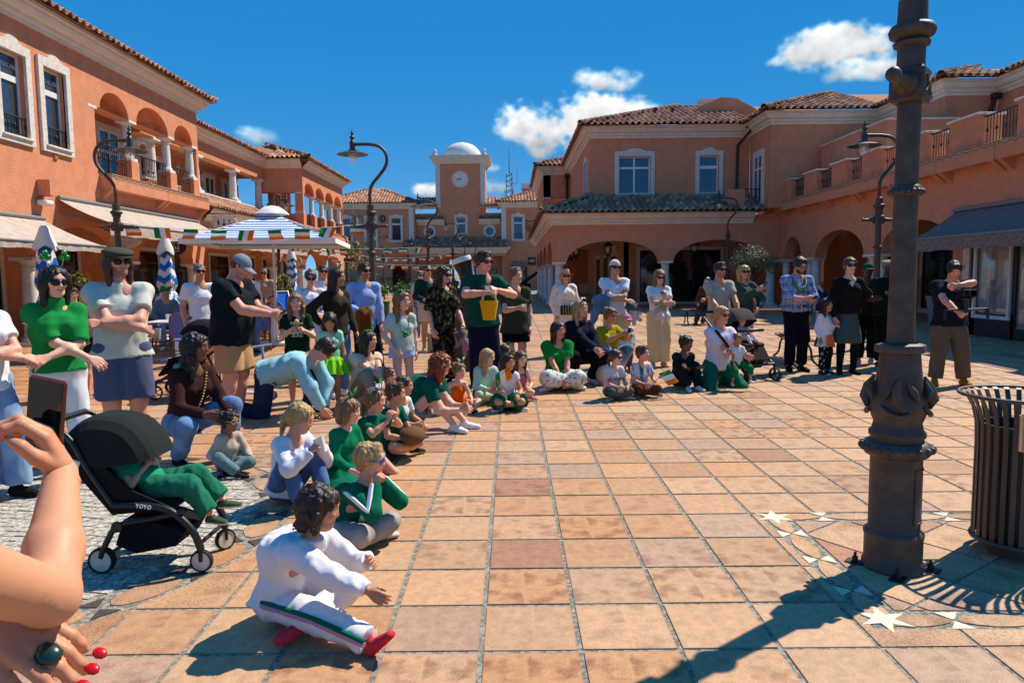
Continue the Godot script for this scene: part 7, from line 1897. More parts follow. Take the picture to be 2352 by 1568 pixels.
# ---- one figure from its description; runs on a worker thread, returns meshes as arrays
func garment(x: Vox, col: Color, pat: String, col2: Color, b: float) -> Dictionary:
	var d := x.mesh(); var c := PackedColorArray(); c.resize(d.v.size())
	for i in d.v.size():
		var k: Color = dye(pat, col, col2, d.v[i], d.n[i], b) if pat != "" else col
		c[i] = k
	d["c"] = c
	return d
func figure(s: Dictionary) -> Dictionary:
	var J := joints(s); var b: float = J.b; var q: Dictionary = J.q; var hh: float = J.hh; var kind: String = J.kind
	var T: Basis = J.T; var X := T.x
	var dist: float = s.get("dist", 8.0)
	var cell: float = clamp(dist * .0025, .010, .034) * (.9 if kind == "child" else 1.0)
	var fat: float = s.get("fat", 1.0); var bust: float = s.get("bust", 1.0 if kind == "woman" else .0)
	var out := {"J": J}
	var lim := (.9 if kind == "woman" else 1.0) * (.96 if kind == "child" else 1.0) * lerpf(1.0, fat, .6)
	var top: Dictionary = s.get("top", {}); var bot: Dictionary = s.get("bottom", {})
	var R := .24 * b
	var lo := V(1e9, 1e9, 1e9); var hi := -lo
	for k in ["pel", "waist", "neck", "shl", "shr", "ell", "elr", "wrl", "wrr", "knl", "knr", "anl", "anr"]:
		lo = lo.min(J[k]); hi = hi.max(J[k])
	# -- body
	var x := Vox.new(); var pad := Vector3.ONE * .12 * b
	var legs_bare: float = bot.get("len", 2.0)          # garment reaches: 1 = knee, 2 = ankle
	x.setup(lo - pad, hi + pad, cell)
	var nm := .9 if kind != "man" else 1.05
	x.bone(J.neck - T.y * .03 * b, J.skull - J.H.y * hh * .30 - J.H.z * hh * .12, .036 * b * nm, .033 * b * nm, .02 * b)
	x.bone(J.neck - T.y * .01 * b, J.shl, .030 * b, .034 * b * lim, .03 * b); x.bone(J.neck - T.y * .01 * b, J.shr, .030 * b, .034 * b * lim, .03 * b)
	if top.get("cut", "") == "bare": x.bone(J.waist, J.chest + T.y * .04 * b, .06 * b, .058 * b, .03 * b, X, 1.5)
	x.bone(J.pel, J.waist, .045 * b, .045 * b, .02 * b, X, 1.4); x.bone(J.waist, J.neck - T.y * .05 * b, .045 * b, .045 * b, .03 * b, X, 1.5)
	for k in ["l", "r"]:
		if not s.get("noarm" + k, false):
			x.bone(J["sh" + k], J["el" + k], .033 * b * lim, .0255 * b * lim, .015 * b)
			var mid: Vector3 = lerp(J["el" + k], J["wr" + k], .35)
			x.bone(J["el" + k], mid, .0255 * b * lim, .0265 * b * lim, .01 * b); x.bone(mid, J["wr" + k], .0265 * b * lim, .0175 * b * lim, .01 * b)
		if legs_bare < 1.95:
			x.bone(J["hp" + k], J["kn" + k], .052 * b * lim, .036 * b * lim, .02 * b)
			var dn: Vector3 = J["an" + k] - J["kn" + k]
			var calf: Vector3 = J["kn" + k] + dn * .3 - J["toe" + k] * .008 * b
			x.bone(J["kn" + k], calf, .035 * b * lim, .037 * b * lim, .02 * b); x.bone(calf, J["an" + k], .037 * b * lim, .021 * b * lim, .01 * b)
	var skin: Color = lin(SKINS[s.get("skin", "fair")] * s.get("tone", 1.0)); var hair_c: Color = lin(HAIRS[s.get("hair_color", "brown")])
	var d := x.mesh(); var cc := PackedColorArray(); cc.resize(d.v.size())
	for i in d.v.size():
		var f := nz2.get_noise_3d(d.v[i].x * 9.0, d.v[i].y * 9.0, d.v[i].z * 9.0) * .06
		cc[i] = C(skin.r * (1.0 + f), skin.g * (1.0 + f * .6), skin.b * (1.0 + f * .5))
	d["c"] = cc
	# -- head
	var hp: Dictionary = proto["head_" + kind + ("_far" if dist > 8.2 else "")]
	var wd: float = s.get("face_wide", 1.0)
	var HX := Transform3D(J.H.scaled_local(V(hh * wd, hh, hh)), J.skull)
	var hv: PackedVector3Array = HX * hp.v; var hn: PackedVector3Array = Transform3D(J.H, Vector3.ZERO) * hp.n
	var hc := PackedColorArray(); hc.resize(hv.size())
	var beard: float = s.get("beard", .0); var shades: bool = s.has("shades")
	for i in hv.size():
		var c := skin; var pv: Vector3 = hp.v[i]
		match hp.t[i]:
			1: c = C(skin.r * .80, skin.g * .50, skin.b * .50)
			2: c = skin.lerp(hair_c, .75)
			3: c = C(.42, .38, .35)
			4: c = C(.035, .03, .025)
			5: c = C(skin.r * 1.02, skin.g * .88, skin.b * .86)
			6: c = skin.lerp(hair_c, beard)
		if pv.y > -.1 and hp.t[i] == 0: c = c * (1.0 + .05 * nz2.get_noise_3d(pv.x * 8.0, pv.y * 8.0, pv.z * 8.0))
		hc[i] = c
	join(d, hv, hn, hc, hp.ix)
	# -- hands
	var nails: Color = s.get("nails", skin)
	for k in ["l", "r"]:
		if s.get("noarm" + k, false): continue
		var g: String = s.get("g" + k, "relax")
		var pr: Dictionary = proto["hand_" + g + ("_fine" if dist < 5.5 else "")]
		var L: float = .108 * b * (.93 if kind == "woman" else 1.0) * (.9 if kind == "child" else 1.0)
		var mx := 1.0 if k == "l" else -1.0
		var B: Basis = J["hb" + k]; var XF := Transform3D(B.scaled_local(V(L * mx, L, L)), J["wr" + k])
		var pc := PackedColorArray(); pc.resize(pr.v.size()); pc.fill(C(skin.r * .97, skin.g * .9, skin.b * .88))
		var nn: PackedVector3Array = Transform3D(B.scaled_local(V(mx, 1, 1)), Vector3.ZERO) * pr.n
		join(d, XF * pr.v, nn, pc, pr.ix, mx < 0)
		out["hand" + k] = Transform3D(B, J["wr" + k] + B.z * L * .55 - B.y * L * .22)
	out["body"] = d
	# -- upper garment
	if not top.is_empty():
		x = Vox.new(); x.setup(lo - pad * 1.4, hi + pad * 1.2, cell)
		var g: float = top.get("loose", .012) * b
		var hem: float = top.get("hem", -.035) * b
		var k2 := .024 * b
		var rw := .057 * b * fat + g; var rc := .061 * b * lerpf(1.0, fat, .7) + g
		var fl := 1.40 if kind == "man" else 1.3
		x.bone(J.pel + T * V(0, hem, 0), J.waist, .066 * b * fat + g + .012 * b, rw, k2, X, fl, true)
		x.bone(J.waist, J.chest, rw, rc, k2, X, fl); x.bone(J.chest, J.neck - T.y * .055 * b, rc, .042 * b + g * .4, k2, X, fl * 1.12)
		if fat > 1.12: x.bone(J.waist + T * V(0, .01 * b, .035 * b * fat), J.chest + T * V(0, -.03 * b, .02 * b), .07 * b * fat, .06 * b * fat, .06 * b, X, 1.25)
		if bust > .0:
			for e in [-1.0, 1.0]: x.bone(J.chest + T * V(e * .036 * b, .018 * b, .045 * b * bust), J.chest + T * V(e * .036 * b, .03 * b, .04 * b * bust), .042 * b * bust + g * .5, .038 * b * bust + g * .5, .03 * b)
		var cut: String = top.get("cut", "short")
		for k in ["l", "r"]:
			if cut != "strap": x.bone(J.neck - T.y * .018 * b, J["sh" + k] + T.y * .0 * b, .032 * b, .036 * b * lim + g * .7, k2)
			else: x.bone(J.neck - T.y * .06 * b, lerp(J.neck, J["sh" + k], .55) - T.y * .0 * b, .03 * b, .022 * b, k2)
			if s.get("noarm" + k, false): continue
			var sg := g * .55 + (.003 * b if cut != "long" else .001 * b)
			var puff: float = top.get("puff", .0) * b
			var sl: float = {"short": .62, "half": .95, "long": 1.0, "strap": .0, "cap": .3, "bare": .0, "roll": 1.0}[cut]
			if sl > .0:
				var e: Vector3 = lerp(J["sh" + k], J["el" + k], sl)
				x.bone(J["sh" + k], e, .033 * b * lim + sg + puff, .028 * b * lim + sg * 1.4 + puff * .7, .014 * b, X, 1.0, false, cut in ["short", "cap", "half"])
			if cut in ["long", "roll"]:
				var e2: Vector3 = lerp(J["el" + k], J["wr" + k], .97 if cut == "long" else .35)
				x.bone(J["el" + k], e2, .030 * b * lim + sg * 1.2 + puff * .7, (.0215 if cut == "long" else .028) * b * lim + sg * .9, .015 * b, X, 1.0, false, true)
		if top.get("collar", false): x.bone(J.neck - T.y * .025 * b, J.neck + T.y * .022 * b + T.z * .004 * b, .047 * b, .044 * b, .012 * b, X, 1.05, false, true)
		if top.get("roll", false): x.bone(J.neck - T.y * .02 * b, J.neck + T.y * .045 * b + T.z * .01 * b, .048 * b, .042 * b, .012 * b, X, 1.0, false, true)
		if top.has("skirt"):       # a dress or long tunic
			var sk: Array = top.skirt      # [length, radius]
			x.bone(J.waist, J.pel - V(0, sk[0] * b, 0) + V(0, 0, J.pel.z * .0), rw, sk[1] * b, k2, X, 1.2, false, true)
		var fold: float = top.get("fold", .009)
		nz1_fold(x, b, fold)
		out["top"] = garment(x, lin(top.color), top.get("pat", ""), lin(top.get("color2", top.color)), b)
		# a darker neck opening is real cloth ending lower: carve it in front
	if not bot.is_empty():
		x = Vox.new(); x.setup(lo - pad * 1.5, hi + pad, cell)
		var g: float = bot.get("loose", .010) * b; var k2 := .014 * b; var ln: float = bot.get("len", 2.0)
		var rw := .056 * b * fat + g * .5
		if bot.has("skirt"):
			var sk: Array = bot.skirt
			var e: Vector3 = J.pel - V(0, sk[0] * b, -sk[2] * b if sk.size() > 2 else .0)
			x.bone(J.waist - T.y * .02 * b, e, rw * .98, sk[1] * b, k2, X, 1.22, true, true)
		else:
			x.bone(J.pel + T.y * (bot.get("rise", .05)) * b, J.pel - T.y * .01 * b, rw, rw * 1.06, k2, X, 1.38, true)
			x.bone(J.hpl, J.hpr, .058 * b * fat + g * .5, .058 * b * fat + g * .5, k2)
			for k in ["l", "r"]:
				var kn: Vector3 = J["kn" + k]; var an: Vector3 = J["an" + k]; var hpx: Vector3 = J["hp" + k]
				var t1: float = min(ln, 1.0); var t2: float = clamp(ln - 1.0, .0, 1.0) * .95
				var wide: float = bot.get("flare", .0) * b
				x.bone(hpx, lerp(hpx, kn, t1), .052 * b * lerpf(1.0, fat, .6) + g, lerpf(.052, .038, t1) * b * lim + g * 1.2 + (.008 * b if ln < 1.2 else .0) + wide * .4, k2, X, 1.0, false, ln <= 1.0)
				if ln > 1.0: x.bone(kn, lerp(kn, an, t2), .040 * b * lim + g + wide * .4, lerpf(.040, .030, t2) * b * lim + g * 1.1 + wide, .02 * b, X, 1.0, false, true)
		nz1_fold(x, b, bot.get("fold", .008))
		out["bottom"] = garment(x, lin(bot.color), bot.get("pat", ""), lin(bot.get("color2", bot.color)), b)
	# -- shoes
	var sho: Dictionary = s.get("shoes", {"color": C(.85, .85, .85)})
	if not sho.is_empty():
		for k in ["l", "r"]:
			var pr: Dictionary = proto["shoe_" + sho.get("kind", "trainer")]
			var L: float = .150 * b * sho.get("big", 1.0)
			var fwd: Vector3 = J["toe" + k]; var up: Vector3 = q.get("s" + k, Vector3.UP)
			up = (up - fwd * up.dot(fwd)).normalized()
			var B := Basis(up.cross(fwd), up, fwd)
			var c := PackedColorArray(); c.resize(pr.v.size()); var c1 := lin(sho.color); var c2 := lin(sho.get("sole", C(.85, .84, .82)))
			for i in pr.v.size(): c[i] = c2 if pr.v[i].y < -.215 else c1
			var e := {"v": PackedVector3Array(), "n": PackedVector3Array(), "c": PackedColorArray(), "ix": PackedInt32Array()}
			join(e, Transform3D(B.scaled_local(Vector3.ONE * L), J["an" + k]) * pr.v, Transform3D(B, Vector3.ZERO) * pr.n, c, pr.ix)
			out["shoe" + k] = e
	if s.has("hair"):
		var pr: Dictionary = proto["hair_" + s.hair + ("_far" if dist > 8.2 else "")]
		var c := PackedColorArray(); c.resize(pr.v.size())
		for i in pr.v.size(): c[i] = C(hair_c.r * pr.s[i], hair_c.g * pr.s[i], hair_c.b * pr.s[i])
		var e := {"v": PackedVector3Array(), "n": PackedVector3Array(), "c": PackedColorArray(), "ix": PackedInt32Array()}
		var hix: PackedInt32Array = pr.ix
		if s.has("hat"):      # pressed flat under a hat
			hix = PackedInt32Array()
			for i in range(0, pr.ix.size(), 3):
				if pr.v[pr.ix[i]].y < .2: hix.append_array(pr.ix.slice(i, i + 3))
		join(e, HX * pr.v, hn_of(J.H, pr.n), c, hix)
		out["hair"] = e
	out["HX"] = HX
	return out
func hn_of(B: Basis, n: PackedVector3Array) -> PackedVector3Array: return Transform3D(B, Vector3.ZERO) * n
func nz1_fold(x: Vox, b: float, amp: float):
	x.rough(nz2, V(6.5, 3.4, 6.5) / b * 1.7, amp * b)

# ---- what people wear on the head and face, in head units, built with ordinary shapes
func hat_mesh(kind: String, col: Color, col2: Color) -> ArrayMesh:
	var m := MB.new(); m.col = lin(col)
	match kind:
		"cap", "backcap":
			var pr := []
			for i in 9: pr.append(W(cos(PI / 2 * i / 8.0) * .42, .17 + sin(PI / 2 * i / 8.0) * .42))
			m.lathe(pr, 20, V(0, 0, -.07), Basis.IDENTITY.scaled(V(.95, 1, 1.12)))
			var sg := 1.0 if kind == "cap" else -1.0
			var n := 10
			for i in n:
				var a0 := lerpf(-1.25, 1.25, i / float(n)); var a1 := lerpf(-1.25, 1.25, (i + 1) / float(n))
				var q := func(a: float, r: float, y: float) -> Vector3: return V(sin(a) * .39, y, sg * (cos(a) * .45 + r) - .07)
				var o0 := .38 * cos(a0 * 1.15); var o1 := .38 * cos(a1 * 1.15)
				var A: Vector3 = q.call(a0, .0, .19); var B: Vector3 = q.call(a1, .0, .19); var C: Vector3 = q.call(a1, o1, .13 - .05 * mag(a1)); var D: Vector3 = q.call(a0, o0, .13 - .05 * mag(a0))
				m.quad(A, D, C, B); m.quad(A - V(0, .025, 0), B - V(0, .025, 0), C - V(0, .025, 0), D - V(0, .025, 0)); m.quad(D, D - V(0, .025, 0), C - V(0, .025, 0), C)
			m.ball(V(0, .59, -.07), V(.03, .02, .03), 6, 4)
		"flatcap":
			m.ball(V(0, .36, .02), V(.52, .19, .60), 20, 10, Basis(Vector3.RIGHT, .14))
			m.lathe([W(.40, .10), W(.42, .2), W(.44, .3)], 20, V(0, 0, -.06), Basis.IDENTITY.scaled(V(.97, 1, 1.1)))
			m.ball(V(0, .21, .44), V(.32, .045, .22), 14, 6, Basis(Vector3.RIGHT, .25))
			m.ball(V(0, .55, .0), V(.04, .02, .04), 6, 4)
		"brim":
			m.lathe([W(.42, .20), W(.41, .34), W(.38, .56), W(.33, .64), W(.18, .61), W(.0, .59)], 24, V(0, 0, -.07), Basis.IDENTITY.scaled(V(.95, 1, 1.1)))
			m.lathe([W(.40, .20), W(.6, .17), W(.80, .20), W(.81, .215), W(.6, .19), W(.4, .22)], 28, V(0, 0, -.07), Basis.IDENTITY.scaled(V(.95, 1, 1.1)))
			m.col = lin(col2); m.lathe([W(.425, .21), W(.422, .29)], 24, V(0, 0, -.07), Basis.IDENTITY.scaled(V(.955, 1, 1.105)))
	return m.done(M.cloth)
func shades_mesh(rim: Color, lens: Color, up := false) -> ArrayMesh:
	var m := MB.new(); m.col = lin(lens)
	for s in [-1.0, 1.0]:
		m.ball(V(s * .15, .03, .385), V(.125, .095, .035), 12, 6, Basis(Vector3.UP, s * .22))
		m.col = lin(rim)
		var ring := []
		for i in 13: ring.append(V(s * .15, .03, .39) + Basis(Vector3.UP, s * .22) * V(cos(TAU * i / 12.0) * .13, sin(TAU * i / 12.0) * .10, .01))
		m.tube(ring, .018, 5, false)
		m.tube([V(s * .275, .06, .35), V(s * .345, .07, .2), V(s * .35, .05, -.08)], .02, 5)
		m.col = lin(lens)
	m.col = lin(rim); m.tube([V(-.04, .06, .41), V(.04, .06, .41)], .018, 5)
	return m.done(M.shiny)
func band_mesh(kind: String, col: Color) -> ArrayMesh:      # festive hair bands
	var m := MB.new(); m.col = lin(col)
	var arc := []
	for i in 15:
		var a := lerpf(-.25, PI + .25, i / 14.0); arc.append(V(cos(a) * .395, .14 + sin(a) * .42, -.03))
	m.tube(arc, .03, 6)
	match kind:
		"shamrock":
			for s in [-1.0, 1.0]:
				m.col = lin(C(.75, .78, .75)); m.tube([V(s * .2, .50, 0), V(s * .28, .78, .02)], .014, 5)
				m.col = lin(C(.10, .50, .16))
				for k in 3:
					var a := PI / 2 + TAU * k / 3.0; m.ball(V(s * .29 + cos(a) * .10, .88 + sin(a) * .10, .02), V(.10, .10, .05), 8, 6)
				for k in 10: m.ball(V(s * .29 + cos(k * 2.1) * .15, .88 + sin(k * 2.1) * .15, .05), V(.03, .03, .03), 5, 4)
		"bow", "flagbow":
			for s in [-1.0, 1.0]:
				for k in 3:
					m.col = lin([C(.10, .50, .22), C(.9, .9, .87), C(.90, .48, .10)][k] if kind == "flagbow" else [C(.06, .45, .18), C(.10, .55, .25), C(.05, .38, .15)][k])
					m.ball(V(.12 + s * (.10 + .1 * k), .66 + .05 * k + (.07 if s > 0 else .0), .02), V(.07, .14, .05), 8, 6, Basis(Vector3.BACK, s * -.4))
		"tophat":
			m.col = lin(C(.04, .42, .18)); m.lathe([W(.0, .50), W(.22, .50), W(.22, .53), W(.13, .53), W(.15, .78), W(.0, .78)], 14, V(.12, .0, .02), Basis(Vector3.BACK, -.2))
			m.col = lin(C(.85, .65, .12)); m.lathe([W(.138, .54), W(.142, .60)], 14, V(.12, .0, .02), Basis(Vector3.BACK, -.2))
		"tinsel":
			m.col = lin(C(.05, .45, .15))
			for k in 26: m.ball(V(cos(k * .25 - .1 + .0) * .3, .56 + .03 * sin(k * 3.0), .06 * cos(k * 2.2)), V(.07, .05, .06), 5, 4, Basis(V(.3, 1, .2).normalized(), k))
			for k in 3: m.ball(V(.30 + .08 * k, .68 + .10 * k, .0), V(.08, .07, .05), 7, 5)
	return m.done(M.shiny)

var specs := []
var made := []
func work(i: int): made[i] = figure(specs[i])
func build_people():
	nz2.seed = 23; nz2.noise_type = FastNoiseLite.TYPE_SIMPLEX_SMOOTH; nz2.frequency = 1.0; nz2.fractal_octaves = 2
	make_protos()
	print("protos ", Time.get_ticks_msec())
	specs = people()
	made.resize(specs.size())
	for s in specs: s["dist"] = W(s.at.x, s.at.z).length()
	var id := WorkerThreadPool.add_group_task(work, specs.size())
	WorkerThreadPool.wait_for_group_task_completion(id)
	print("meshed ", Time.get_ticks_msec())
	for i in specs.size(): stand(specs[i], made[i])
	var tris := 0
	for d in made:
		for k in d:
			if d[k] is Dictionary and d[k].has("ix"): tris += d[k].ix.size() / 3
	print("figures ", specs.size(), " triangles ", tris)
func stand(s: Dictionary, d: Dictionary):
	var t := thing("person", s.label, "person", s.at, deg_to_rad(s.get("yaw", .0)))
	if s.has("group"): t.set_meta("group", s.group)
	put(mesh_of(d.body, M.skin), "body", t)
	for kv in [["top", s.get("top_name", "shirt"), "cloth"], ["bottom", s.get("bottom_name", "trousers"), "cloth"], ["shoel", "shoe", "cloth"], ["shoer", "shoe", "cloth"], ["hair", "hair", "hair"]]:
		if d.has(kv[0]) and d[kv[0]].v.size() > 0: put(mesh_of(d[kv[0]], M[kv[2]]), kv[1], t)
	if s.has("hat"): put(hat_mesh(s.hat, s.get("hat_color", C(.5, .5, .5)), s.get("hat_color2", C(.3, .25, .2))), "hat", t, null, d.HX)
	if s.has("shades"): put(shades_mesh(s.shades, s.get("lens", C(.05, .05, .055))), "sunglasses", t, null, d.HX if not s.get("shades_up", false) else d.HX * Transform3D(Basis(Vector3.RIGHT, -.9), V(0, .36, -.05)))
	if s.has("band"): put(band_mesh(s.band, s.get("band_color", C(.10, .45, .2))), "hair_band", t, null, d.HX)
	if s.has("extra"): wear(s.extra, s, d, t)
	var world := t.transform
	s["world"] = world; s["made"] = d
	for k in ["l", "r"]:
		if s.has("hold" + k): held(s["hold" + k], world * d["hand" + k], s)

# ---- who is in the plaza
func C(r: float, g: float, b: float) -> Color: return Color(r, g, b)
func V(x: float, y: float, z: float) -> Vector3: return Vector3(x, y, z)
func W(x: float, y: float) -> Vector2: return Vector2(x, y)
func mv(p: Vector3) -> Transform3D: return Transform3D(Basis.IDENTITY, p)
func who(P: Array, label: String, at: Vector3, h: float, yaw: float, kind: String, skin: String, hair: String, hc: String, top: Dictionary, bottom: Dictionary, shoes: Dictionary, more := {}):
	var d := {"label": label, "at": at, "h": h, "yaw": yaw, "kind": kind, "skin": skin, "hair_color": hc, "top": top, "bottom": bottom, "shoes": shoes}
	if hair != "": d["hair"] = hair
	d.merge(more, true); P.append(d)
func tp(c: Color, cut := "short", more := {}) -> Dictionary: var d := {"color": c, "cut": cut}; d.merge(more, true); return d
func bt(c: Color, len_ := 2.0, more := {}) -> Dictionary: var d := {"color": c, "len": len_}; d.merge(more, true); return d
func sh(c: Color, kind := "trainer", sole := Color(.84, .83, .81)) -> Dictionary: return {"color": c, "kind": kind, "sole": sole}
func dp(dx: float, dy: float, z: float) -> Vector3:       # the point seen at a pixel, z metres ahead
	var r := ray(dx, dy); return V(0, EYE, 0) + r * (z / -r.z)
func at_depth(dx: float, z: float) -> Vector3: return on((dx - 1176.0) / FOCAL * z, -z)
func people() -> Array:
	var P := []
	var white := C(.86, .85, .86); var black := C(.085, .085, .095); var navy := C(.115, .135, .21); var jeans := C(.36, .47, .62); var jeans2 := C(.55, .65, .76); var dkjean := C(.15, .19, .27); var green := C(.05, .43, .30); var beige := C(.80, .69, .54); var shade := C(.06, .055, .055)
	var arms_x := {"hl": V(-.075, .655, .125), "hr": V(.085, .625, .135), "el": V(1, -.5, .35), "er": V(-1, -.5, .35), "ul": V(.2, .8, 1), "ur": V(-.2, .8, 1)}
	var denim := {"pat": "denim", "color2": C(.22, .33, .50)}
	# left edge, standing
	who(P, "blonde woman in sunglasses, white T-shirt and flared blue jeans, arms folded", on(-3.80, -5.15), 1.66, 70, "woman", "rosy", "long", "fair", tp(white), bt(jeans2, 2.0, {"pat": "denim", "color2": C(.30, .44, .62), "flare": .022}), sh(black, "shoe", black), arms_x.merged({"shades": shade, "fl": V(.08, .05, .05)}))
	who(P, "dark-haired woman in a ribbed green jumper, white jeans and shamrock headband", on(-3.55, -5.62), 1.70, 42, "woman", "fair", "shoulder", "black", tp(C(.09, .50, .24), "half", {"roll": true, "loose": .016, "fold": .006, "hem": .0}), bt(white), sh(white), {"shades": shade, "band": "shamrock", "head": [12, 6], "hl": V(-.06, .60, .14), "hr": V(.09, .585, .15), "el": V(1, -.6, .2), "er": V(-1, -.6, .2), "holdl": ["phone"], "ul": V(.2, .8, 1), "ur": V(-.2, .8, 1)})
	who(P, "long-haired bearded man in a tweed flat cap and pale polo shirt, arms folded with coffee", on(-3.44, -6.35), 1.86, 30, "man", "rosy", "shoulder", "brown", tp(C(.76, .77, .73), "short", {"collar": true, "loose": .014}), bt(C(.33, .36, .47), .98, {"loose": .02}), sh(C(.4, .3, .2), "shoe", C(.2, .15, .1)), arms_x.merged({"hat": "flatcap", "hat_color": C(.27, .28, .24), "shades": C(.12, .10, .08), "beard": .62, "fat": 1.12, "head": [18, 0], "hr": V(.09, .69, .16), "holdr": ["coffee"], "gr": "grip"}))
	who(P, "woman seen from behind in a snake-print blouse and black denim shorts", gp(213, 912), 1.46, 160, "woman", "rosy", "long", "blond", tp(C(.66, .55, .42), "short", {"pat": "leopard", "color2": C(.45, .34, .2)}), bt(C(.10, .09, .09), .45), sh(C(.6, .5, .4), "shoe"), {"hl": V(.06, .62, .14), "hr": V(-.06, .62, .14)})
	who(P, "heavy-set man in a navy T-shirt, grey baseball cap and tan shorts looking at his phone", on(-3.12, -8.0), 1.86, 78, "man", "rosy", "buzz", "brown", tp(C(.095, .115, .15), "short", {"loose": .022, "hem": -.06, "fold": .012}), bt(C(.72, .55, .39), .96, {"loose": .02}), sh(C(.45, .42, .4)), {"hat": "cap", "hat_color": C(.48, .52, .57), "fat": 1.3, "lean": 6, "head": [6, 32], "hl": V(.03, .64, .27), "hr": V(-.04, .64, .28), "gl": "phone", "gr": "phone", "holdr": ["phone"], "beard": .25, "ul": V(1, .3, 0), "ur": V(-1, .3, 0)})
	who(P, "short-haired man in a white T-shirt and dark glasses behind the navy T-shirt man", at_depth(462, 11.2), 1.78, 35, "man", "tan", "crop", "grey", tp(white), bt(C(.5, .45, .38), .95), sh(white), {"shades": shade, "beard": .3})
	who(P, "man in an open-necked white shirt and blue jeans beyond the navy T-shirt man", gp(578, 814), 1.76, 60, "man", "tan", "short", "grey", tp(white, "long", {"collar": true, "hem": -.07}), bt(C(.33, .45, .61), 2.0, denim), sh(C(.25, .25, .2)), {"fat": 1.08})
	who(P, "older man in a beige polo shirt and grey shorts by the far cafe", gp(612, 772), 1.74, 10, "man", "tan", "crop", "grey", tp(C(.66, .56, .48), "short", {"collar": true}), bt(C(.45, .45, .47), .9), sh(C(.5, .4, .3)), {"shades": shade, "fat": 1.1})
	who(P, "woman with long dark hair in a dark olive jumper, one hand on her hip", at_depth(772, 9.4), 1.68, 52, "woman", "olive", "long", "dark", tp(C(.20, .18, .135), "long", {"loose": .010}), bt(jeans, 2.0, denim), sh(white), {"band": "flagbow", "head": [20, 4], "hr": V(-.13, .57, -.02), "er": V(-1, .1, -.5), "hl": V(.13, .50, .08)})
	who(P, "man in a pale blue shirt and sunglasses carrying a brown jacket over his arm", at_depth(838, 11.0), 1.76, 28, "man", "tan", "short", "dark", tp(C(.58, .67, .85), "long", {"collar": true, "hem": -.09, "loose": .016}), bt(C(.075, .085, .12)), sh(C(.2, .15, .12), "shoe", C(.1, .1, .1)), {"shades": shade, "beard": .35, "hr": V(-.10, .60, .14), "holdr": ["jacket_brown"], "hl": V(.13, .47, .05), "head": [15, 0], "fl": V(.10, .045, .10)})
	who(P, "girl in a dark green jersey with white lettering eating an ice cream cone", at_depth(680, 8.75), 1.38, 18, "child", "fair", "longwavy", "light", tp(C(.06, .19, .13), "short", {"hem": -.14, "loose": .022}), bt(C(.05, .17, .11), .7), sh(white), {"hl": V(.06, .70, .17), "hr": V(-.05, .71, .18), "gl": "grip", "gr": "grip", "holdr": ["icecream"], "extra": "jersey"})
	who(P, "smiling woman in sunglasses and a white tunic embroidered with green clovers", at_depth(716, 10.9), 1.67, 12, "woman", "fair", "bun", "brown", tp(white, "long", {"loose": .02, "hem": -.12, "pat": "dots", "color2": C(.18, .42, .25)}), bt(white, .4), sh(beige), {"shades": C(.25, .12, .05), "head": [8, 12], "hl": V(.10, .60, .15)})
	who(P, "man in a white shirt standing behind the woman in the embroidered tunic", at_depth(746, 13.4), 1.76, 20, "man", "tan", "crop", "dark", tp(white, "long", {"collar": true}), bt(navy), sh(black), {"shades": shade})
	who(P, "girl in a pale grey T-shirt, denim shorts and green beads, hand on hip", at_depth(922, 8.7), 1.40, 28, "child", "fair", "longwavy", "light", tp(C(.70, .74, .70), "short", {"loose": .018, "hem": -.03}), bt(C(.66, .73, .82), .35, {"pat": "denim", "color2": C(.52, .62, .75), "loose": .018}), sh(white), {"band": "tinsel", "head": [16, 4], "head_ratio": .158, "hr": V(-.10, .53, .08), "er": V(-1, .0, -.4), "extra": "beads"})
	who(P, "man in a dark green jumper and beige shorts, farther back, holding a cup", gp(985, 805), 1.76, 25, "man", "tan", "buzz", "brown", tp(C(.09, .22, .18), "long"), bt(C(.80, .70, .57), .75, {"loose": .018}), sh(beige, "shoe"), {"shades": shade, "hl": V(.03, .62, .2), "hr": V(-.1, .60, .16)})
	who(P, "curly grey-haired woman half hidden behind the man in the dark green jumper", at_depth(966, 17.0), 1.64, 30, "woman", "fair", "curly", "grey", tp(C(.75, .7, .65)), bt(jeans), sh(white), {"shades": shade})
	who(P, "woman with long auburn hair in a dark leaf-print jumpsuit and sunglasses", gp(1020, 886), 1.70, 38, "woman", "fair", "longwavy", "auburn", tp(C(.075, .125, .085), "half", {"pat": "leaves", "color2": C(.46, .38, .23), "loose": .018}), bt(C(.075, .125, .085), 2.0, {"pat": "leaves", "color2": C(.46, .38, .23), "flare": .012}), sh(black, "shoe", black), {"shades": shade, "head": [14, 6], "hl": V(.10, .52, .15), "holdl": ["plush_elephant"], "gl": "grip"})
	who(P, "tall man in a green polo shirt drinking, yellow basket bag on his arm", at_depth(1110, 9.35), 1.88, 18, "man", "rosy", "short", "dark", tp(C(.07, .28, .225), "short", {"collar": true, "loose": .015}), bt(C(.095, .11, .19)), sh(C(.25, .2, .15), "shoe"), {"shades": C(.2, .2, .2), "lens": C(.15, .15, .16), "head": [20, 8], "hl": V(.05, .735, .17), "hr": V(-.02, .72, .19), "gl": "grip", "gr": "grip", "er": V(-1, -.3, .1), "el": V(1, -.5, .1), "holdl": ["drink"], "holdr": ["basket"]})
	who(P, "teenage boy in an olive T-shirt and black shorts holding an iced drink", at_depth(1184, 10.6), 1.67, 15, "man", "fair", "short", "light", tp(C(.235, .23, .175), "short", {"loose": .024, "hem": -.09}), bt(C(.075, .08, .10), .72, {"loose": .02}), sh(white), {"head": [22, -2], "hr": V(-.03, .66, .19), "gr": "grip", "holdr": ["drink"], "head_ratio": .14, "wide": .92})
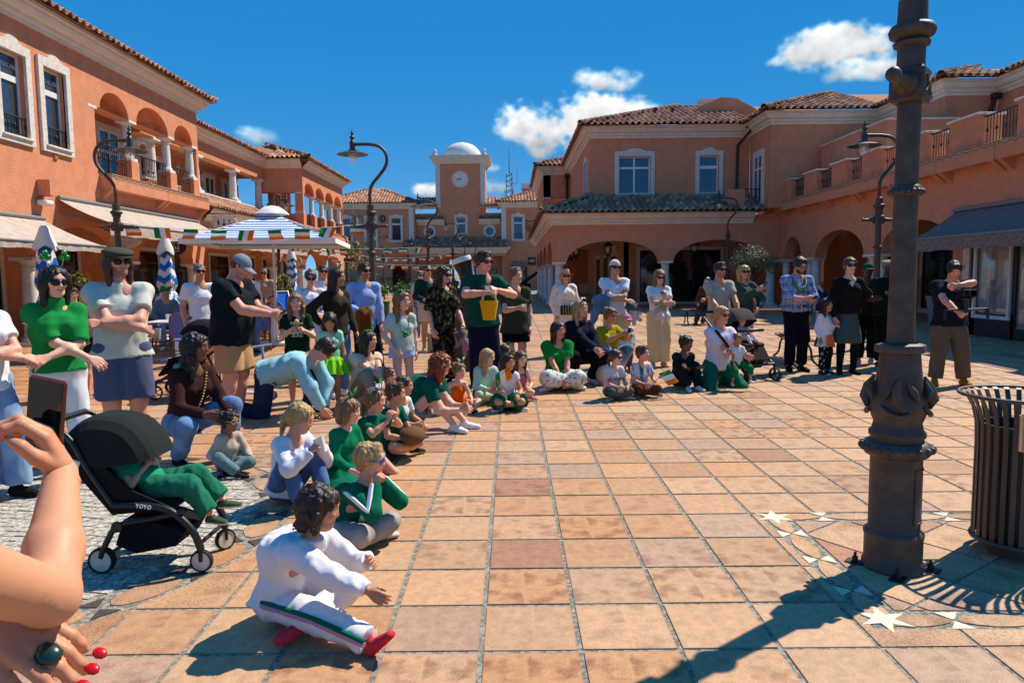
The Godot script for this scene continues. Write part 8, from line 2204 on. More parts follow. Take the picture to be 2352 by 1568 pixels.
	# right half, standing
	who(P, "woman in a straw hat and a white lemon-print dress with a striped bag", gp(1298, 817), 1.62, 12, "woman", "rosy", "bob", "blond", tp(C(.87, .84, .81), "long", {"pat": "lemons", "loose": .028, "skirt": [.44, .16], "puff": .012}), {}, sh(beige), {"hat": "brim", "hat_color": C(.73, .62, .47), "hat_color2": C(.45, .33, .24), "shades": shade, "top_name": "dress", "extra": "waist_bag"})
	who(P, "young man in a backwards white cap holding a denim jacket and toy dog", at_depth(1412, 12.1), 1.78, 2, "man", "tan", "crop", "dark", tp(C(.83, .85, .89)), bt(beige), sh(white), arms_x.merged({"hat": "backcap", "hat_color": C(.82, .79, .74), "shades": shade, "holdl": ["denim_jacket"], "holdr": ["plush_dog"], "head": [10, 2]}))
	who(P, "woman in a white T-shirt and wide cream trousers carrying a baby", gp(1512, 842), 1.62, 5, "woman", "fair", "long", "light", tp(white), bt(C(.85, .74, .56), 2.0, {"loose": .022, "flare": .018}), sh(beige), {"shades": C(.3, .2, .1), "head": [0, 14], "hl": V(-.03, .60, .17), "hr": V(.03, .665, .18), "el": V(1, -.6, .2), "er": V(-1, -.6, .2)})
	var cw: Vector3 = gp(1512, 842)
	who(P, "baby in a green romper and white tights held by the woman in cream trousers", cw + V(.02, .86, .235), .62, 20, "child", "fair", "fine", "light", tp(C(.60, .60, .40), "long", {"loose": .02}), bt(white, 2.0), {}, {"pose": "chair", "head_ratio": .225, "pel": V(0, .16, 0), "kl": V(.2, .3, 1), "kr": V(-.2, .3, 1), "fl": V(.06, -.22, .16), "fr": V(-.08, -.26, .12), "head": [-20, 15], "hl": V(.2, .36, .12), "hr": V(-.2, .34, .1)})
	who(P, "man in a pale grey T-shirt and sunglasses pushing the grey pushchair", at_depth(1652, 11.55), 1.72, 8, "man", "tan", "short", "dark", tp(C(.68, .63, .57)), bt(C(.78, .70, .56)), sh(white), {"shades": shade, "beard": .35, "hl": V(.10, .545, .22), "hr": V(-.07, .55, .20), "gl": "grip", "gr": "grip", "head": [12, 0]})
	who(P, "blonde woman in a dark green blouse filming with a blue phone", at_depth(1706, 11.9), 1.68, 10, "woman", "rosy", "shoulder", "blond", tp(C(.21, .30, .28), "long", {"puff": .012, "loose": .018}), bt(beige), sh(white), {"shades": shade, "hr": V(.05, .76, .20), "gr": "phone", "holdr": ["phone_blue"], "hl": V(.14, .58, .06), "el": V(1, 0, -.5), "extra": "black_band"})
	who(P, "bearded man in glasses and a blue check shirt with green beads, looking at his phone", gp(1826, 852), 1.80, 6, "man", "rosy", "short", "dark", tp(C(.66, .70, .80), "roll", {"pat": "check", "color2": C(.22, .30, .52), "collar": true, "loose": .015, "hem": .0}), bt(C(.07, .08, .125), 2.0, {"rise": .06}), sh(black, "shoe", black), {"beard": .9, "head": [6, 24], "hl": V(.05, .64, .19), "hr": V(-.03, .64, .21), "gl": "phone", "gr": "phone", "holdr": ["phone"], "extra": "beads_belt", "fat": 1.06, "shades": C(.15, .15, .15), "lens": C(.62, .46, .38)})
	who(P, "little girl in a white cardigan, tricolour tulle skirt and dotted leggings", gp(1893, 858), 1.16, 20, "child", "olive", "long", "dark", tp(white, "long", {"hem": -.01}), bt(C(.10, .10, .10), 2.0, {"pat": "dots", "color2": white}), sh(C(.12, .17, .30), "shoe", black), {"head": [10, 6, 12], "hl": V(.04, .68, .12), "extra": "tricolour_skirt"})
	who(P, "smiling woman in a black cardigan, grey skirt and black tights", gp(1944, 858), 1.77, -4, "woman", "fair", "pony", "brown", tp(black, "long", {"loose": .012, "hem": .0}), bt(C(.25, .31, .31), 2.0, {"skirt": [.255, .098]}), sh(black, "shoe", black), {"shades": shade, "bottom_name": "skirt", "hl": V(.12, .56, -.10), "el": V(1, -.3, -.6), "extra": "tights_v"})
	who(P, "man in a green baseball cap and dark clothes standing with folded arms", gp(1987, 835), 1.68, -15, "man", "dark", "buzz", "black", tp(C(.10, .13, .13)), bt(C(.06, .06, .065)), sh(C(.75, .74, .72)), arms_x.merged({"hat": "cap", "hat_color": C(.05, .30, .20)}))
	who(P, "man in a light checked flat cap, dark green jacket and black trousers", gp(2033, 843), 1.73, -12, "man", "dark", "buzz", "black", tp(C(.075, .12, .10), "long", {"collar": true, "loose": .02}), bt(C(.06, .06, .065), 2.0), sh(C(.2, .2, .2)), arms_x.merged({"hat": "flatcap", "hat_color": C(.55, .49, .42), "beard": .5}))
	who(P, "cameraman in a navy T-shirt, khaki trousers and yellow boots filming with a shoulder rig", gp(2176, 884), 1.71, -14, "man", "rosy", "short", "black", tp(C(.095, .115, .165), "short", {"loose": .02, "hem": -.05}), bt(C(.40, .33, .26), 2.0, {"loose": .02}), {"color": C(.70, .45, .13), "kind": "boot", "sole": C(.55, .38, .18), "big": 1.08}, {"head": [0, 30], "hl": V(-.03, .80, .24), "el": V(1, .25, .15), "hr": V(-.02, .60, .24), "gl": "grip", "gr": "grip", "er": V(-1, -.5, 0), "holdr": ["camera"], "fl": V(.12, .045, .0), "fr": V(-.10, .045, .03), "fat": 1.05, "dl": V(-1, -.5, .1)})
	who(P, "boy in a blue football shirt seen from behind near the balcony arcade", at_depth(1887, 20.0), 1.24, 190, "child", "fair", "short", "light", tp(C(.10, .19, .42)), bt(C(.10, .16, .33), .7), sh(white))
	who(P, "child in green shorts half hidden behind the check-shirt man", gp(1857, 755), 1.15, 200, "child", "tan", "short", "brown", tp(C(.05, .36, .26)), bt(C(.06, .40, .30), .7), sh(white))
	# sitting and crouching in front, from the left
	who(P, "curly-haired child in a white tracksuit with green stripes sitting on the tiles", gp(655, 1428), 1.24, 66, "child", "olive", "messybob", "dark", tp(C(.86, .84, .85), "long", {"loose": .026, "collar": true, "hem": -.02, "fold": .013}), bt(C(.86, .84, .84), 2.0, {"loose": .018, "fold": .011}), sh(C(.80, .22, .26), "trainer", C(.83, .16, .20)), {"pose": "cross", "pel": V(0, .10, -.02), "lean": 24, "slump": 1.0, "fr": V(-.08, .05, .46), "kr": V(-.15, 1, .1), "fl": V(-.10, .06, .17), "tr": V(.05, .75, .75), "sr": V(0, .6, -.8), "tl": V(-.9, -.05, -.1), "sl": V(.2, .55, .8), "hr": V(-.02, .20, .43), "hl": V(.10, .26, .33), "head": [22, 10], "extra": "stripe_leg", "group_parts": 1, "dr": V(.1, -.5, 1)})
	who(P, "blond boy in a green track jacket and blue glasses, hands clasped at his chin", gp(782, 1246), 1.20, 64, "child", "rosy", "short", "blond", tp(C(.035, .38, .27), "long", {"loose": .02}), bt(C(.63, .61, .59), 2.0, {"loose": .016, "pat": "denim", "color2": C(.50, .48, .47)}), sh(C(.80, .78, .74), "trainer", C(.60, .52, .43)), {"pose": "cross", "lean": 26, "slump": 1.0, "hl": V(.03, .35, .25), "hr": V(-.03, .35, .26), "dl": V(-.3, 1, .3), "dr": V(.3, 1, .3), "gl": "grip", "gr": "grip", "shades": C(.10, .42, .66), "lens": C(.10, .20, .30), "head": [22, 4], "extra": "white_stripes"})
	who(P, "girl with a blonde ponytail in a white top drinking from a paper cup", gp(655, 1150), 1.30, 60, "child", "rosy", "pony", "blond", tp(C(.87, .86, .89), "long", {"loose": .02, "hem": -.03}), bt(C(.32, .44, .62), 2.0, denim), sh(C(.8, .8, .8)), {"pose": "knees", "lean": 16, "fl": V(.06, .05, .25), "fr": V(-.10, .05, .22), "hr": V(-.05, .33, .27), "hl": V(.06, .32, .24), "gr": "grip", "holdr": ["papercup"], "head": [20, 20], "extra": "clover_print"})
	who(P, "small girl in a green dress with a glittery bow kneeling on the tiles", gp(792, 1128), 1.08, 58, "child", "fair", "bob", "light", tp(C(.03, .44, .31), "long", {"loose": .018, "skirt": [.12, .21]}), {}, sh(C(.05, .42, .3)), {"pose": "kneel", "top_name": "dress", "band": "bow", "head": [20, 8], "hl": V(.10, .20, .16), "hr": V(-.10, .20, .16), "extra": "face_paint"})
	who(P, "small girl in a green polo and denim skirt pushing heart sunglasses up her forehead", gp(852, 1092), 1.08, 60, "child", "rosy", "pony", "light", tp(C(.03, .36, .26), "short", {"collar": true}), bt(C(.45, .55, .68), .35, {"pat": "denim", "color2": C(.35, .45, .60)}), sh(C(.1, .1, .1)), {"pose": "kneel", "shades": C(.85, .85, .9), "lens": C(.25, .2, .35), "shades_up": true, "band": "bow", "hl": V(.06, .47, .20), "hr": V(-.05, .46, .22), "gl": "grip", "head": [14, 6], "dl": V(-.2, 1, .2), "dr": V(.2, 1, .2), "extra": "face_paint"})
	who(P, "brown-haired boy in a green shirt with a brown cushion on his lap", gp(890, 1045), 1.16, 60, "child", "tan", "short", "brown", tp(C(.04, .34, .25)), bt(C(.10, .20, .20), .6), sh(C(.15, .16, .12), "trainer", C(.65, .65, .1)), {"pose": "cross", "head": [18, 4], "hl": V(.05, .17, .28), "extra": "cushion"})
	who(P, "boy squeezed between the brown-haired boy and the girl with red curls", gp(912, 1008), 1.10, 62, "child", "tan", "crop", "brown", tp(C(.80, .82, .80)), bt(C(.12, .25, .22), .7), sh(C(.2, .2, .2)), {"pose": "cross", "head": [10, 6]})
	who(P, "girl with long red curls in a green T-shirt hugging her bare knees", gp(945, 982), 1.58, 74, "woman", "fair", "curlylong", "red", tp(C(.03, .33, .27), "short", {"loose": .022}), bt(C(.52, .55, .60), .45, {"pat": "denim", "color2": C(.42, .45, .52), "loose": .018}), sh(C(.88, .86, .86)), {"pose": "knees", "bust": .5, "lean": 30, "slump": 1.0, "fl": V(.05, .045, .36), "fr": V(-.07, .045, .33), "hl": V(.02, .16, .36), "hr": V(-.03, .14, .36), "shades": C(.5, .35, .35), "lens": C(.72, .50, .42), "head": [14, 8]})
	who(P, "woman in a cream frilled top and clover headband sitting behind the children", gp(832, 930), 1.66, 45, "woman", "fair", "shoulder", "dark", tp(C(.82, .75, .66), "cap", {"loose": .02}), bt(C(.55, .50, .45)), sh(beige), {"pose": "knees", "lean": 14, "band": "tinsel", "head": [25, 2]})
	who(P, "curly-haired toddler in a white top in front of the woman in the cream top", gp(885, 940), .86, 55, "child", "fair", "curly", "light", tp(C(.80, .80, .80), "short", {"pat": "check", "color2": C(.55, .58, .60)}), bt(C(.75, .75, .75), .6), sh(white), {"pose": "cross", "head": [10, 10]})
	who(P, "woman with black wavy hair in a maroon top and jeans crouching on her heels", gp(452, 1062), 1.70, 58, "woman", "brown", "longwavy", "black", tp(C(.225, .125, .125), "long", {"loose": .008, "fold": .005}), bt(C(.44, .55, .70), 2.0, {"pat": "denim", "color2": C(.30, .41, .57), "loose": .014}), sh(black, "shoe", black), {"pose": "squat", "lean": 18, "pel": V(0, .20, -.09), "fl": V(.12, .045, .10), "fr": V(-.09, .045, -.02), "hl": V(.06, .27, .20), "hr": V(-.08, .28, .20), "head": [24, 4], "extra": "chain_strap"})
	who(P, "curly-haired toddler in a beige hooded jacket and mirrored blue glasses", gp(522, 1082), .88, 48, "child", "brown", "curly", "black", tp(C(.72, .65, .58), "long", {"loose": .026, "hem": -.02}), bt(C(.36, .47, .49), 2.0, {"loose": .02}), sh(C(.15, .15, .17), "trainer", C(.3, .2, .2)), {"pose": "cross", "tone": 1.22, "shades": C(.8, .65, .15), "lens": C(.10, .30, .60), "fr": V(-.06, .05, .34), "kr": V(-.5, .4, 1), "hl": V(.14, .14, .20), "hr": V(-.16, .13, .18), "head": [18, 0]})
	who(P, "man in a pale turquoise shirt and jeans kneeling and bending down to a shoe", gp(618, 955), 1.82, 76, "man", "rosy", "short", "dark", tp(C(.56, .76, .80), "long", {"collar": true, "loose": .018, "hem": -.02}), bt(C(.16, .22, .33), 2.0, denim.merged({"color2": C(.11, .15, .24)}, true)), sh(C(.3, .22, .15), "shoe"), {"pel": V(0, .27, .02), "lean": 72, "fl": V(.10, .045, .22), "kl": V(.3, 1, .4), "fr": V(-.06, .06, -.25), "kr": V(-.1, -.6, 1), "tr": V(0, -.8, -.6), "sr": V(0, .2, -1), "hl": V(.04, .07, .36), "hr": V(-.06, .07, .40), "el": V(1, .2, .3), "er": V(-1, .2, .3), "head": [10, 55], "fat": 1.08, "shades": C(.4, .25, .1), "lens": C(.7, .5, .42), "extra": "belt"})
	who(P, "girl in a mint T-shirt and bright lime tulle skirt looking down", at_depth(757, 8.55), 1.18, 20, "child", "olive", "long", "black", tp(C(.60, .80, .68), "short"), bt(C(.45, .72, .06), .3), sh(C(.80, .75, .75)), {"head": [-8, 30], "extra": "lime_skirt", "hl": V(.14, .48, .04)})
	who(P, "toddler in an orange romper and flag-bow headband leaning on one hand", gp(1048, 944), 1.00, 26, "child", "fair", "curly", "light", tp(C(.85, .36, .07), "strap", {"loose": .014}), bt(C(.85, .36, .07), .45, {"loose": .016}), sh(C(.13, .13, .16)), {"pose": "cross", "band": "flagbow", "hr": V(-.24, .05, .02), "er": V(-1, 0, -.5), "hl": V(.10, .16, .26), "fl": V(.10, .05, .32), "head": [25, 4], "extra": "face_paint"})
	who(P, "girl with long fair hair in a mint jumper sitting cross-legged", gp(1112, 922), 1.18, 22, "child", "fair", "long", "blond", tp(C(.68, .80, .72), "long", {"puff": .008, "loose": .016}), bt(C(.66, .76, .62), 2.0), sh(white), {"pose": "cross", "head": [38, 8]})
	who(P, "girl in a white T-shirt, green sequinned skirt and tiny top hat, with a paper flag", gp(1162, 938), 1.18, 12, "child", "tan", "long", "dark", tp(white, "cap"), bt(C(.16, .45, .30), 1.0, {"pat": "sequin", "color2": C(.03, .20, .12), "loose": .035}), sh(C(.9, .75, .75)), {"pose": "cross", "band": "tophat", "head": [22, 8], "hr": V(-.10, .20, .20), "holdr": ["flag"], "gr": "grip"})
	who(P, "girl in a pink and navy floral top peeping from behind the sequinned skirt", gp(1192, 915), 1.08, 10, "child", "fair", "long", "brown", tp(C(.75, .40, .50), "strap", {"pat": "floral", "color2": C(.15, .18, .35)}), bt(C(.75, .40, .50), .4), sh(C(.8, .4, .5)), {"pose": "cross", "head": [20, 6]})
	who(P, "girl in an orange vest and small green hat at the back of the sitting group", gp(1150, 900), 1.14, 30, "child", "tan", "pony", "brown", tp(C(.80, .34, .10), "strap"), bt(C(.3, .3, .35), 1.0), sh(white), {"pose": "cross", "band": "tophat", "head": [30, 10]})
	who(P, "smiling woman in a green puff-sleeved top and leafy white skirt sitting cross-legged", gp(1276, 890), 1.66, 14, "woman", "tan", "shoulder", "dark", tp(C(.08, .50, .20), "short", {"puff": .018, "loose": .008}), bt(C(.83, .84, .80), 1.5, {"pat": "floral", "color2": C(.20, .44, .22), "loose": .03}), sh(C(.9, .88, .85)), {"pose": "cross", "lean": 10, "head": [18, 4], "hl": V(.02, .08, .24), "hr": V(-.03, .10, .25)})
	who(P, "blonde woman in a navy zip jumper and trousers kneeling with a snack", gp(1332, 880), 1.72, 22, "woman", "rosy", "long", "blond", tp(C(.075, .09, .155), "long", {"loose": .02, "collar": true}), bt(C(.065, .07, .11), 2.0, {"loose": .02}), sh(white), {"pose": "squat", "lean": 10, "pel": V(0, .22, -.06), "head": [14, 2], "hl": V(.06, .30, .24), "hr": V(.02, .30, .25), "extra": "canvas_bag", "shades": C(.3, .3, .32), "shades_up": true})
	who(P, "crouching woman in a mustard top and pink sunglasses taking a photo", gp(1398, 862), 1.64, 28, "woman", "tan", "curly", "light", tp(C(.62, .56, .06), "half", {"loose": .014}), bt(C(.60, .68, .76), 2.0, denim), sh(white), {"pose": "squat", "lean": 14, "shades": C(.85, .45, .5), "lens": C(.6, .15, .15), "hl": V(.03, .40, .26), "hr": V(-.03, .41, .25), "gl": "phone", "gr": "phone", "holdr": ["action_camera"], "head": [6, 6]})
	who(P, "toddler in a pink cap, pink glasses, printed sweatshirt and leopard leggings", gp(1440, 856), .92, 14, "child", "rosy", "fine", "light", tp(C(.80, .78, .78), "long", {"loose": .024, "hem": -.02}), bt(C(.42, .33, .25), 2.0, {"pat": "leopard", "color2": C(.15, .11, .09)}), sh(C(.6, .5, .45)), {"hat": "cap", "hat_color": C(.85, .50, .62), "shades": C(.85, .75, .8), "extra": "heart_print"})
	who(P, "girl with a ponytail, blue sunglasses and a SUNDAY T-shirt sitting cross-legged", gp(1404, 914), 1.10, 24, "child", "fair", "pony", "brown", tp(C(.78, .74, .75), "short", {"loose": .02}), bt(C(.26, .32, .31)), sh(C(.62, .52, .42)), {"pose": "cross", "shades": C(.15, .35, .60), "lens": C(.05, .08, .12), "head": [22, 4], "extra": "sunday"})
	who(P, "boy in a blue striped shirt and brown trousers sitting cross-legged", gp(1466, 908), 1.14, 22, "child", "rosy", "short", "brown", tp(C(.80, .80, .82), "short", {"pat": "stripes", "color2": C(.25, .32, .45), "loose": .022}), bt(C(.33, .17, .10)), sh(C(.45, .33, .2)), {"pose": "cross", "head": [24, -2], "hl": V(.08, .20, .24), "holdl": ["flag_side"], "gl": "grip"})
	who(P, "boy in dark green hugging his knees", gp(1562, 888), 1.28, 14, "child", "brown", "curly", "black", tp(C(.085, .15, .125), "short", {"loose": .02}), bt(C(.09, .13, .115), 2.0, {"loose": .02}), sh(C(.75, .77, .8)), {"pose": "knees", "lean": 16, "head": [22, 8], "hl": V(-.06, .25, .25), "hr": V(.08, .24, .25)})
	who(P, "woman in a white T-shirt and green trousers kneeling with a toddler on her lap", gp(1650, 886), 1.72, 10, "woman", "rosy", "pony", "blond", tp(C(.84, .82, .87), "short", {"loose": .016}), bt(C(.05, .40, .29), 2.0, {"loose": .016}), sh(C(.6, .5, .4)), {"pose": "kneel", "shades": C(.55, .35, .2), "lens": C(.3, .12, .06), "head": [16, 2], "hl": V(-.01, .29, .22), "hr": V(.10, .27, .2), "el": V(1, -.3, -.2), "extra": "bag_strap"})
	var lap := gp(1650, 886)
	who(P, "curly-haired toddler in a white T-shirt and green shorts on the kneeling woman's lap", lap + V(.16, .27, .30), .78, 12, "child", "tan", "curly", "light", tp(C(.82, .82, .80), "short", {"loose": .024}), bt(C(.05, .42, .24), 1.5, {"loose": .024}), sh(white), {"pose": "chair", "tone": .9, "pel": V(0, .12, 0), "fl": V(.20, -.20, .16), "fr": V(-.14, -.24, .10), "kl": V(.3, .4, 1), "kr": V(-.3, .4, 1), "head": [-20, 4], "hl": V(.2, .10, .14), "hr": V(-.16, .06, .2)})
	var seat := Transform3D(Basis(Vector3.UP, .38), V(3.36, gy(-10.86), -10.86))
	who(P, "baby in white tights sitting in the grey pushchair", seat * V(.0, .56, .20), .66, rad_to_deg(.38), "child", "fair", "fine", "brown", tp(C(.78, .77, .80), "long", {"loose": .02, "pat": "floral", "color2": C(.5, .45, .55)}), bt(white), sh(C(.60, .42, .28)), {"pose": "chair", "pel": V(0, .05, 0), "lean": -22, "fl": V(.11, -.02, .38), "fr": V(-.05, -.10, .36), "head": [-10, 4], "head_ratio": .22, "hl": V(.05, .30, .16), "hr": V(-.16, .13, .14)})
	who(P, "child in green trousers and trainers lying back in the black pushchair", V(-2.10, gy(-4.01) + .40, -4.01), .92, 90, "child", "rosy", "fine", "light", tp(C(.10, .55, .40), "short", {"loose": .018}), bt(C(.15, .43, .32), 1.9, {"loose": .03, "fold": .014}), {"color": C(.28, .34, .25), "kind": "trainer", "sole": C(.80, .77, .70), "big": 1.12}, {"pose": "chair", "pel": V(0, .05, .10), "lean": -52, "fl": V(.06, -.08, .50), "fr": V(-.07, -.14, .47), "kl": V(.1, 1, .3), "kr": V(-.1, 1, .3), "hl": V(.05, .20, .08), "hr": V(-.04, .19, .05), "head": [0, -30], "holdr": ["carton"], "gr": "grip"})
	# farther back
	who(P, "man in a brown jacket sitting on the far bench, legs stretched out", on(5.75, -21.2) + V(0, .0, 0), 1.76, -35, "man", "tan", "crop", "dark", tp(C(.33, .22, .13), "long", {"loose": .02}), bt(C(.30, .24, .20)), sh(C(.3, .2, .15), "boot"), {"pose": "chair", "pel": V(0, .305, 0), "fl": V(.06, .045, .42), "fr": V(-.06, .045, .38), "hl": V(.06, .42, .28)})
	who(P, "young man in a white polo shirt sitting at the cafe table, arm stretched out", on(-8.9, -14.6), 1.78, 55, "man", "rosy", "short", "brown", tp(white, "short", {"collar": true}), bt(jeans, 2.0, denim), sh(white), {"pose": "chair", "pel": V(0, .30, .02), "hr": V(-.26, .50, .15), "hl": V(.08, .34, .30), "head": [-15, 12], "lean": 10})
	who(P, "man in a green felt hat sitting at the cafe behind the tweed-cap man", on(-7.6, -15.9), 1.74, 30, "man", "rosy", "crop", "grey", tp(C(.45, .5, .55), "long"), bt(jeans2), sh(white), {"pose": "chair", "hat": "brim", "hat_color": C(.25, .50, .12), "hat_color2": C(.2, .42, .1)})
	who(P, "woman in sunglasses sitting at the cafe with folded hands", on(-6.2, -16.6), 1.66, -10, "woman", "tan", "long", "brown", tp(C(.20, .20, .22), "strap"), bt(jeans), sh(white), {"pose": "chair", "shades": C(.5, .2, .1), "hl": V(.03, .56, .18), "hr": V(-.03, .56, .18), "lean": 10})
	who(P, "boy sitting low beside the deckchair under the open parasol", on(-5.75, -17.4), 1.25, 20, "child", "fair", "short", "light", tp(C(.5, .55, .65)), bt(navy, .8), sh(white), {"pose": "chair", "pel": V(0, .40, .02), "fl": V(.07, .1, .2), "fr": V(-.07, .1, .2)})
	who(P, "child in a green tulle skirt standing by the far cafe chairs", gp(607, 782), 1.05, 60, "child", "rosy", "pony", "brown", tp(C(.45, .5, .6)), bt(C(.3, .5, .12), .3), sh(C(.7, .4, .5)), {"extra": "leaf_skirt"})
	who(P, "toddler holding the scooter, half hidden behind the navy T-shirt man", on(-3.55, -9.05), .95, 75, "child", "rosy", "short", "blond", tp(C(.6, .5, .65)), bt(C(.4, .35, .5), .8), sh(C(.50, .33, .52)), {"hl": V(.1, .66, .26), "hr": V(-.1, .66, .26), "gl": "grip", "gr": "grip"})
	# close by on the left: a woman holding up her phone; each joint from its pixel and its distance
	var o := V(-1.05, .008, -.85)
	who(P, "woman close by on the left, bare arm raised with a phone, red nails", o, 1.64, 0, "woman", "tan", "long", "brown", tp(C(.84, .84, .88), "strap"), bt(black), sh(black), {"gr": "phone", "gl": "relax", "holdr": ["phone_near"], "extra": "near_hand", "set": {"pel": V(0, .86, 0), "waist": V(0, .98, 0), "chest": V(0, 1.18, 0), "neck": V(0, 1.36, 0), "skull": V(.0, 1.52, .0), "shl": dp(-160, 1150, 1.05) - o, "ell": dp(-120, 1480, .95) - o, "wrl": dp(-20, 1432, .98) - o, "shr": dp(-190, 1290, .80) - o, "elr": dp(112, 1372, .98) - o, "wrr": dp(140, 1085, 1.20) - o}, "dr": V(-.25, .95, .1), "ur": V(.9, .2, -.4), "dl": V(.9, -.35, .1), "ul": V(.3, .8, .5)})
	return P

# ---- worn details and held things
func tulle(t: Node3D, J: Dictionary, y0: float, len_: float, r0: float, r1: float, cols: Array, called: String):
	var b: float = J.b; var m := MB.new(); var n := 72
	for layer in 2:
		for i in n:
			var a := TAU * i / n; var e := TAU * (i + 1) / n
			var k := layer * .9
			var P := func(an: float, q: float) -> Vector3:
				var r := lerpf(r0, r1, pow(q, .7)) * b * (1.0 + .13 * q * sin(an * 13.0 + k) + .05 * q * sin(an * 29.0 + k)) * (1.0 - .06 * layer)
				return J.pel + V(cos(an) * r, y0 * b - len_ * b * q * (1.0 - .05 * sin(an * 9.0)) + .02 * b * sin(PI * q), sin(an) * r * .85)
			m.col = lin(cols[int(i * cols.size() / float(n)) % cols.size()])
			for s in 3: m.quad(P.call(a, s / 3.0), P.call(a, (s + 1) / 3.0), P.call(e, (s + 1) / 3.0), P.call(e, s / 3.0))
	put(m.done(M.tulle), called, t)
func beads(t: Node3D, J: Dictionary, cols: Array, drop: float, called := "beads"):
	var b: float = J.b; var T: Basis = J.T
	var m := MB.new()
	for k in cols.size():
		m.col = lin(cols[k])
		for i in 34:
			var a := PI * i / 33.0
			m.ball(J.neck + T * V(cos(a) * (.055 + .006 * k) * b, (.012 - (drop + .02 * k) * sin(a)) * b, (.005 + .085 * pow(sin(a), .6)) * b), Vector3.ONE * .0065 * b, 5, 4)
	put(m.done(M.shiny), called, t)
func wear(what: String, s: Dictionary, d: Dictionary, t: Node3D):
	var J: Dictionary = d.J; var b: float = J.b; var T: Basis = J.T; var H: Transform3D = d.HX
	match what:
		"lime_skirt": tulle(t, J, .055, .19, .075, .20, [C(.50, .80, .08), C(.60, .86, .15), C(.44, .72, .05)], "tulle_skirt")
		"leaf_skirt": tulle(t, J, .04, .17, .07, .16, [C(.25, .5, .12), C(.32, .56, .16)], "tulle_skirt")
		"tricolour_skirt": tulle(t, J, .06, .20, .075, .135, [C(.85, .75, .72), C(.85, .45, .2), C(.88, .85, .82), C(.10, .38, .28), C(.08, .32, .22), C(.1, .4, .28)], "tulle_skirt")
		"beads":
			beads(t, J, [C(.12, .55, .30)], .16)
			var c := tn(C(.05, .50, .18))
			for k in 3: c.ball(J.neck + T * V(cos(TAU * k / 3.0) * .016 * b, -.165 * b + sin(TAU * k / 3.0) * .016 * b, .10 * b), Vector3.ONE * .016 * b, 8, 6)
			put(c.done(M.shiny), "clover_pendant", t)
		"beads_belt":
			beads(t, J, [C(.10, .50, .28), C(.55, .62, .12), C(.08, .42, .30)], .10); belt(t, J, C(.08, .07, .06), .048)
		"belt": belt(t, J, C(.30, .24, .20), .045)
		"jersey":
			for q in [["Carlow", .045, .05], ["simplyfruit", .055, -.035], ["naturally", .03, -.065]]:
				put(text_mesh(q[0], q[1], .003, false, true), "lettering", t, M.white_metal, Transform3D(T, J.chest + T * V(0, q[2] * b, .094 * b)))
		"sunday": put(text_mesh("SUNDAY", .06, .003, true, true), "lettering", t, M.sign_navy, Transform3D(T, J.chest + T * V(0, -.01 * b, .092 * b)))
		"heart_print":
			var m := tn(C(.60, .52, .36)); m.prism(PackedVector2Array([W(0, -.07), W(.06, .0), W(.05, .04), W(.025, .045), W(0, .025), W(-.025, .045), W(-.05, .04), W(-.06, .0)]), .004, Transform3D(T, J.chest + T * V(0, -.05 * b, .104 * b))); put(m.done(M.cloth), "heart_print", t)
			var rd := tn(C(.6, .12, .12)); rd.box(J.chest + T * V(0, .045 * b, .096 * b), V(.10, .022, .004), T); put(rd.done(M.cloth), "print_band", t)
		"clover_print":
			var m := tn(C(.04, .35, .10))
			for k in 3: m.ball(J.chest + T * V(cos(TAU * k / 3.0 + .5) * .025 * b, -.07 * b + sin(TAU * k / 3.0 + .5) * .025 * b, .080 * b), V(.026, .026, .006) * b, 8, 5, T)
			put(m.done(M.shiny), "clover_print", t)
		"face_paint":
			var m := tn(C(.88, .45, .15))
			for k in 5:
				m.col = lin([C(.88, .45, .15), C(.90, .75, .2), C(.2, .6, .3), C(.85, .3, .3), C(.9, .6, .2)][k]); m.ball(H * V(.20 + .012 * (k % 2), -.04 - .035 * k + .05, .305 - .02 * k), V(.035, .025, .012) * J.hh, 6, 4, Basis(Vector3.UP, .7) * J.H)
			put(m.done(M.skin), "face_paint", t)
		"white_stripes", "stripe_leg":
			var cols := [C(.88, .87, .86)] if what == "white_stripes" else [C(.05, .36, .26), C(.75, .52, .60)]
			var pairs := [["shl", "ell", "wrl", .052, .046, .036], ["shr", "elr", "wrr", .052, .046, .036]] if what == "white_stripes" else [["hpr", "knr", "anr", .071, .062, .052]]
			for q in pairs:
				for k in (3 if what == "white_stripes" else 2):
					var m := tn(cols[k % cols.size()]); var pts := []
					for i in 13:
						var u := i / 12.0; var p: Vector3; var r: float
						if u < .5: p = lerp(J[q[0]], J[q[1]], u * 2.0); r = lerpf(q[3], q[4], u * 2.0)
						else: p = lerp(J[q[1]], J[q[2]], u * 2.0 - 1.0); r = lerpf(q[4], q[5], u * 2.0 - 1.0)
						var side: Vector3 = V(-1 if q[0].ends_with("r") else 1, .35, -.15 + .16 * k).normalized()
						if what == "stripe_leg": side = V(-1, .45 - .2 * k, .2).normalized()
						pts.append(p + side * r * b * 1.0)
					m.tube(pts, .0075 * b if what == "white_stripes" else .011 * b, 5); put(m.done(M.cloth), "stripe", t)
		"cushion": var m := tn(C(.42, .30, .20)); m.ball(J.pel + V(0, .10, .26) * b, V(.13, .075, .10) * b, 14, 8, Basis(Vector3.UP, .4)); put(m.done(M.cloth), "cushion", t)
		"chain_strap":
			var m := tn(C(.70, .58, .30))
			for i in 22:
				var u := i / 21.0
				m.ball(lerp(J.neck + T * V(.05, -.01, .03) * b, J.pel + T * V(-.09, .04, .09) * b, u) + T * V(0, 0, .05 * sin(PI * u) + .015) * b, Vector3.ONE * .006 * b, 5, 4)
			put(m.done(M.shiny), "chain_strap", t)
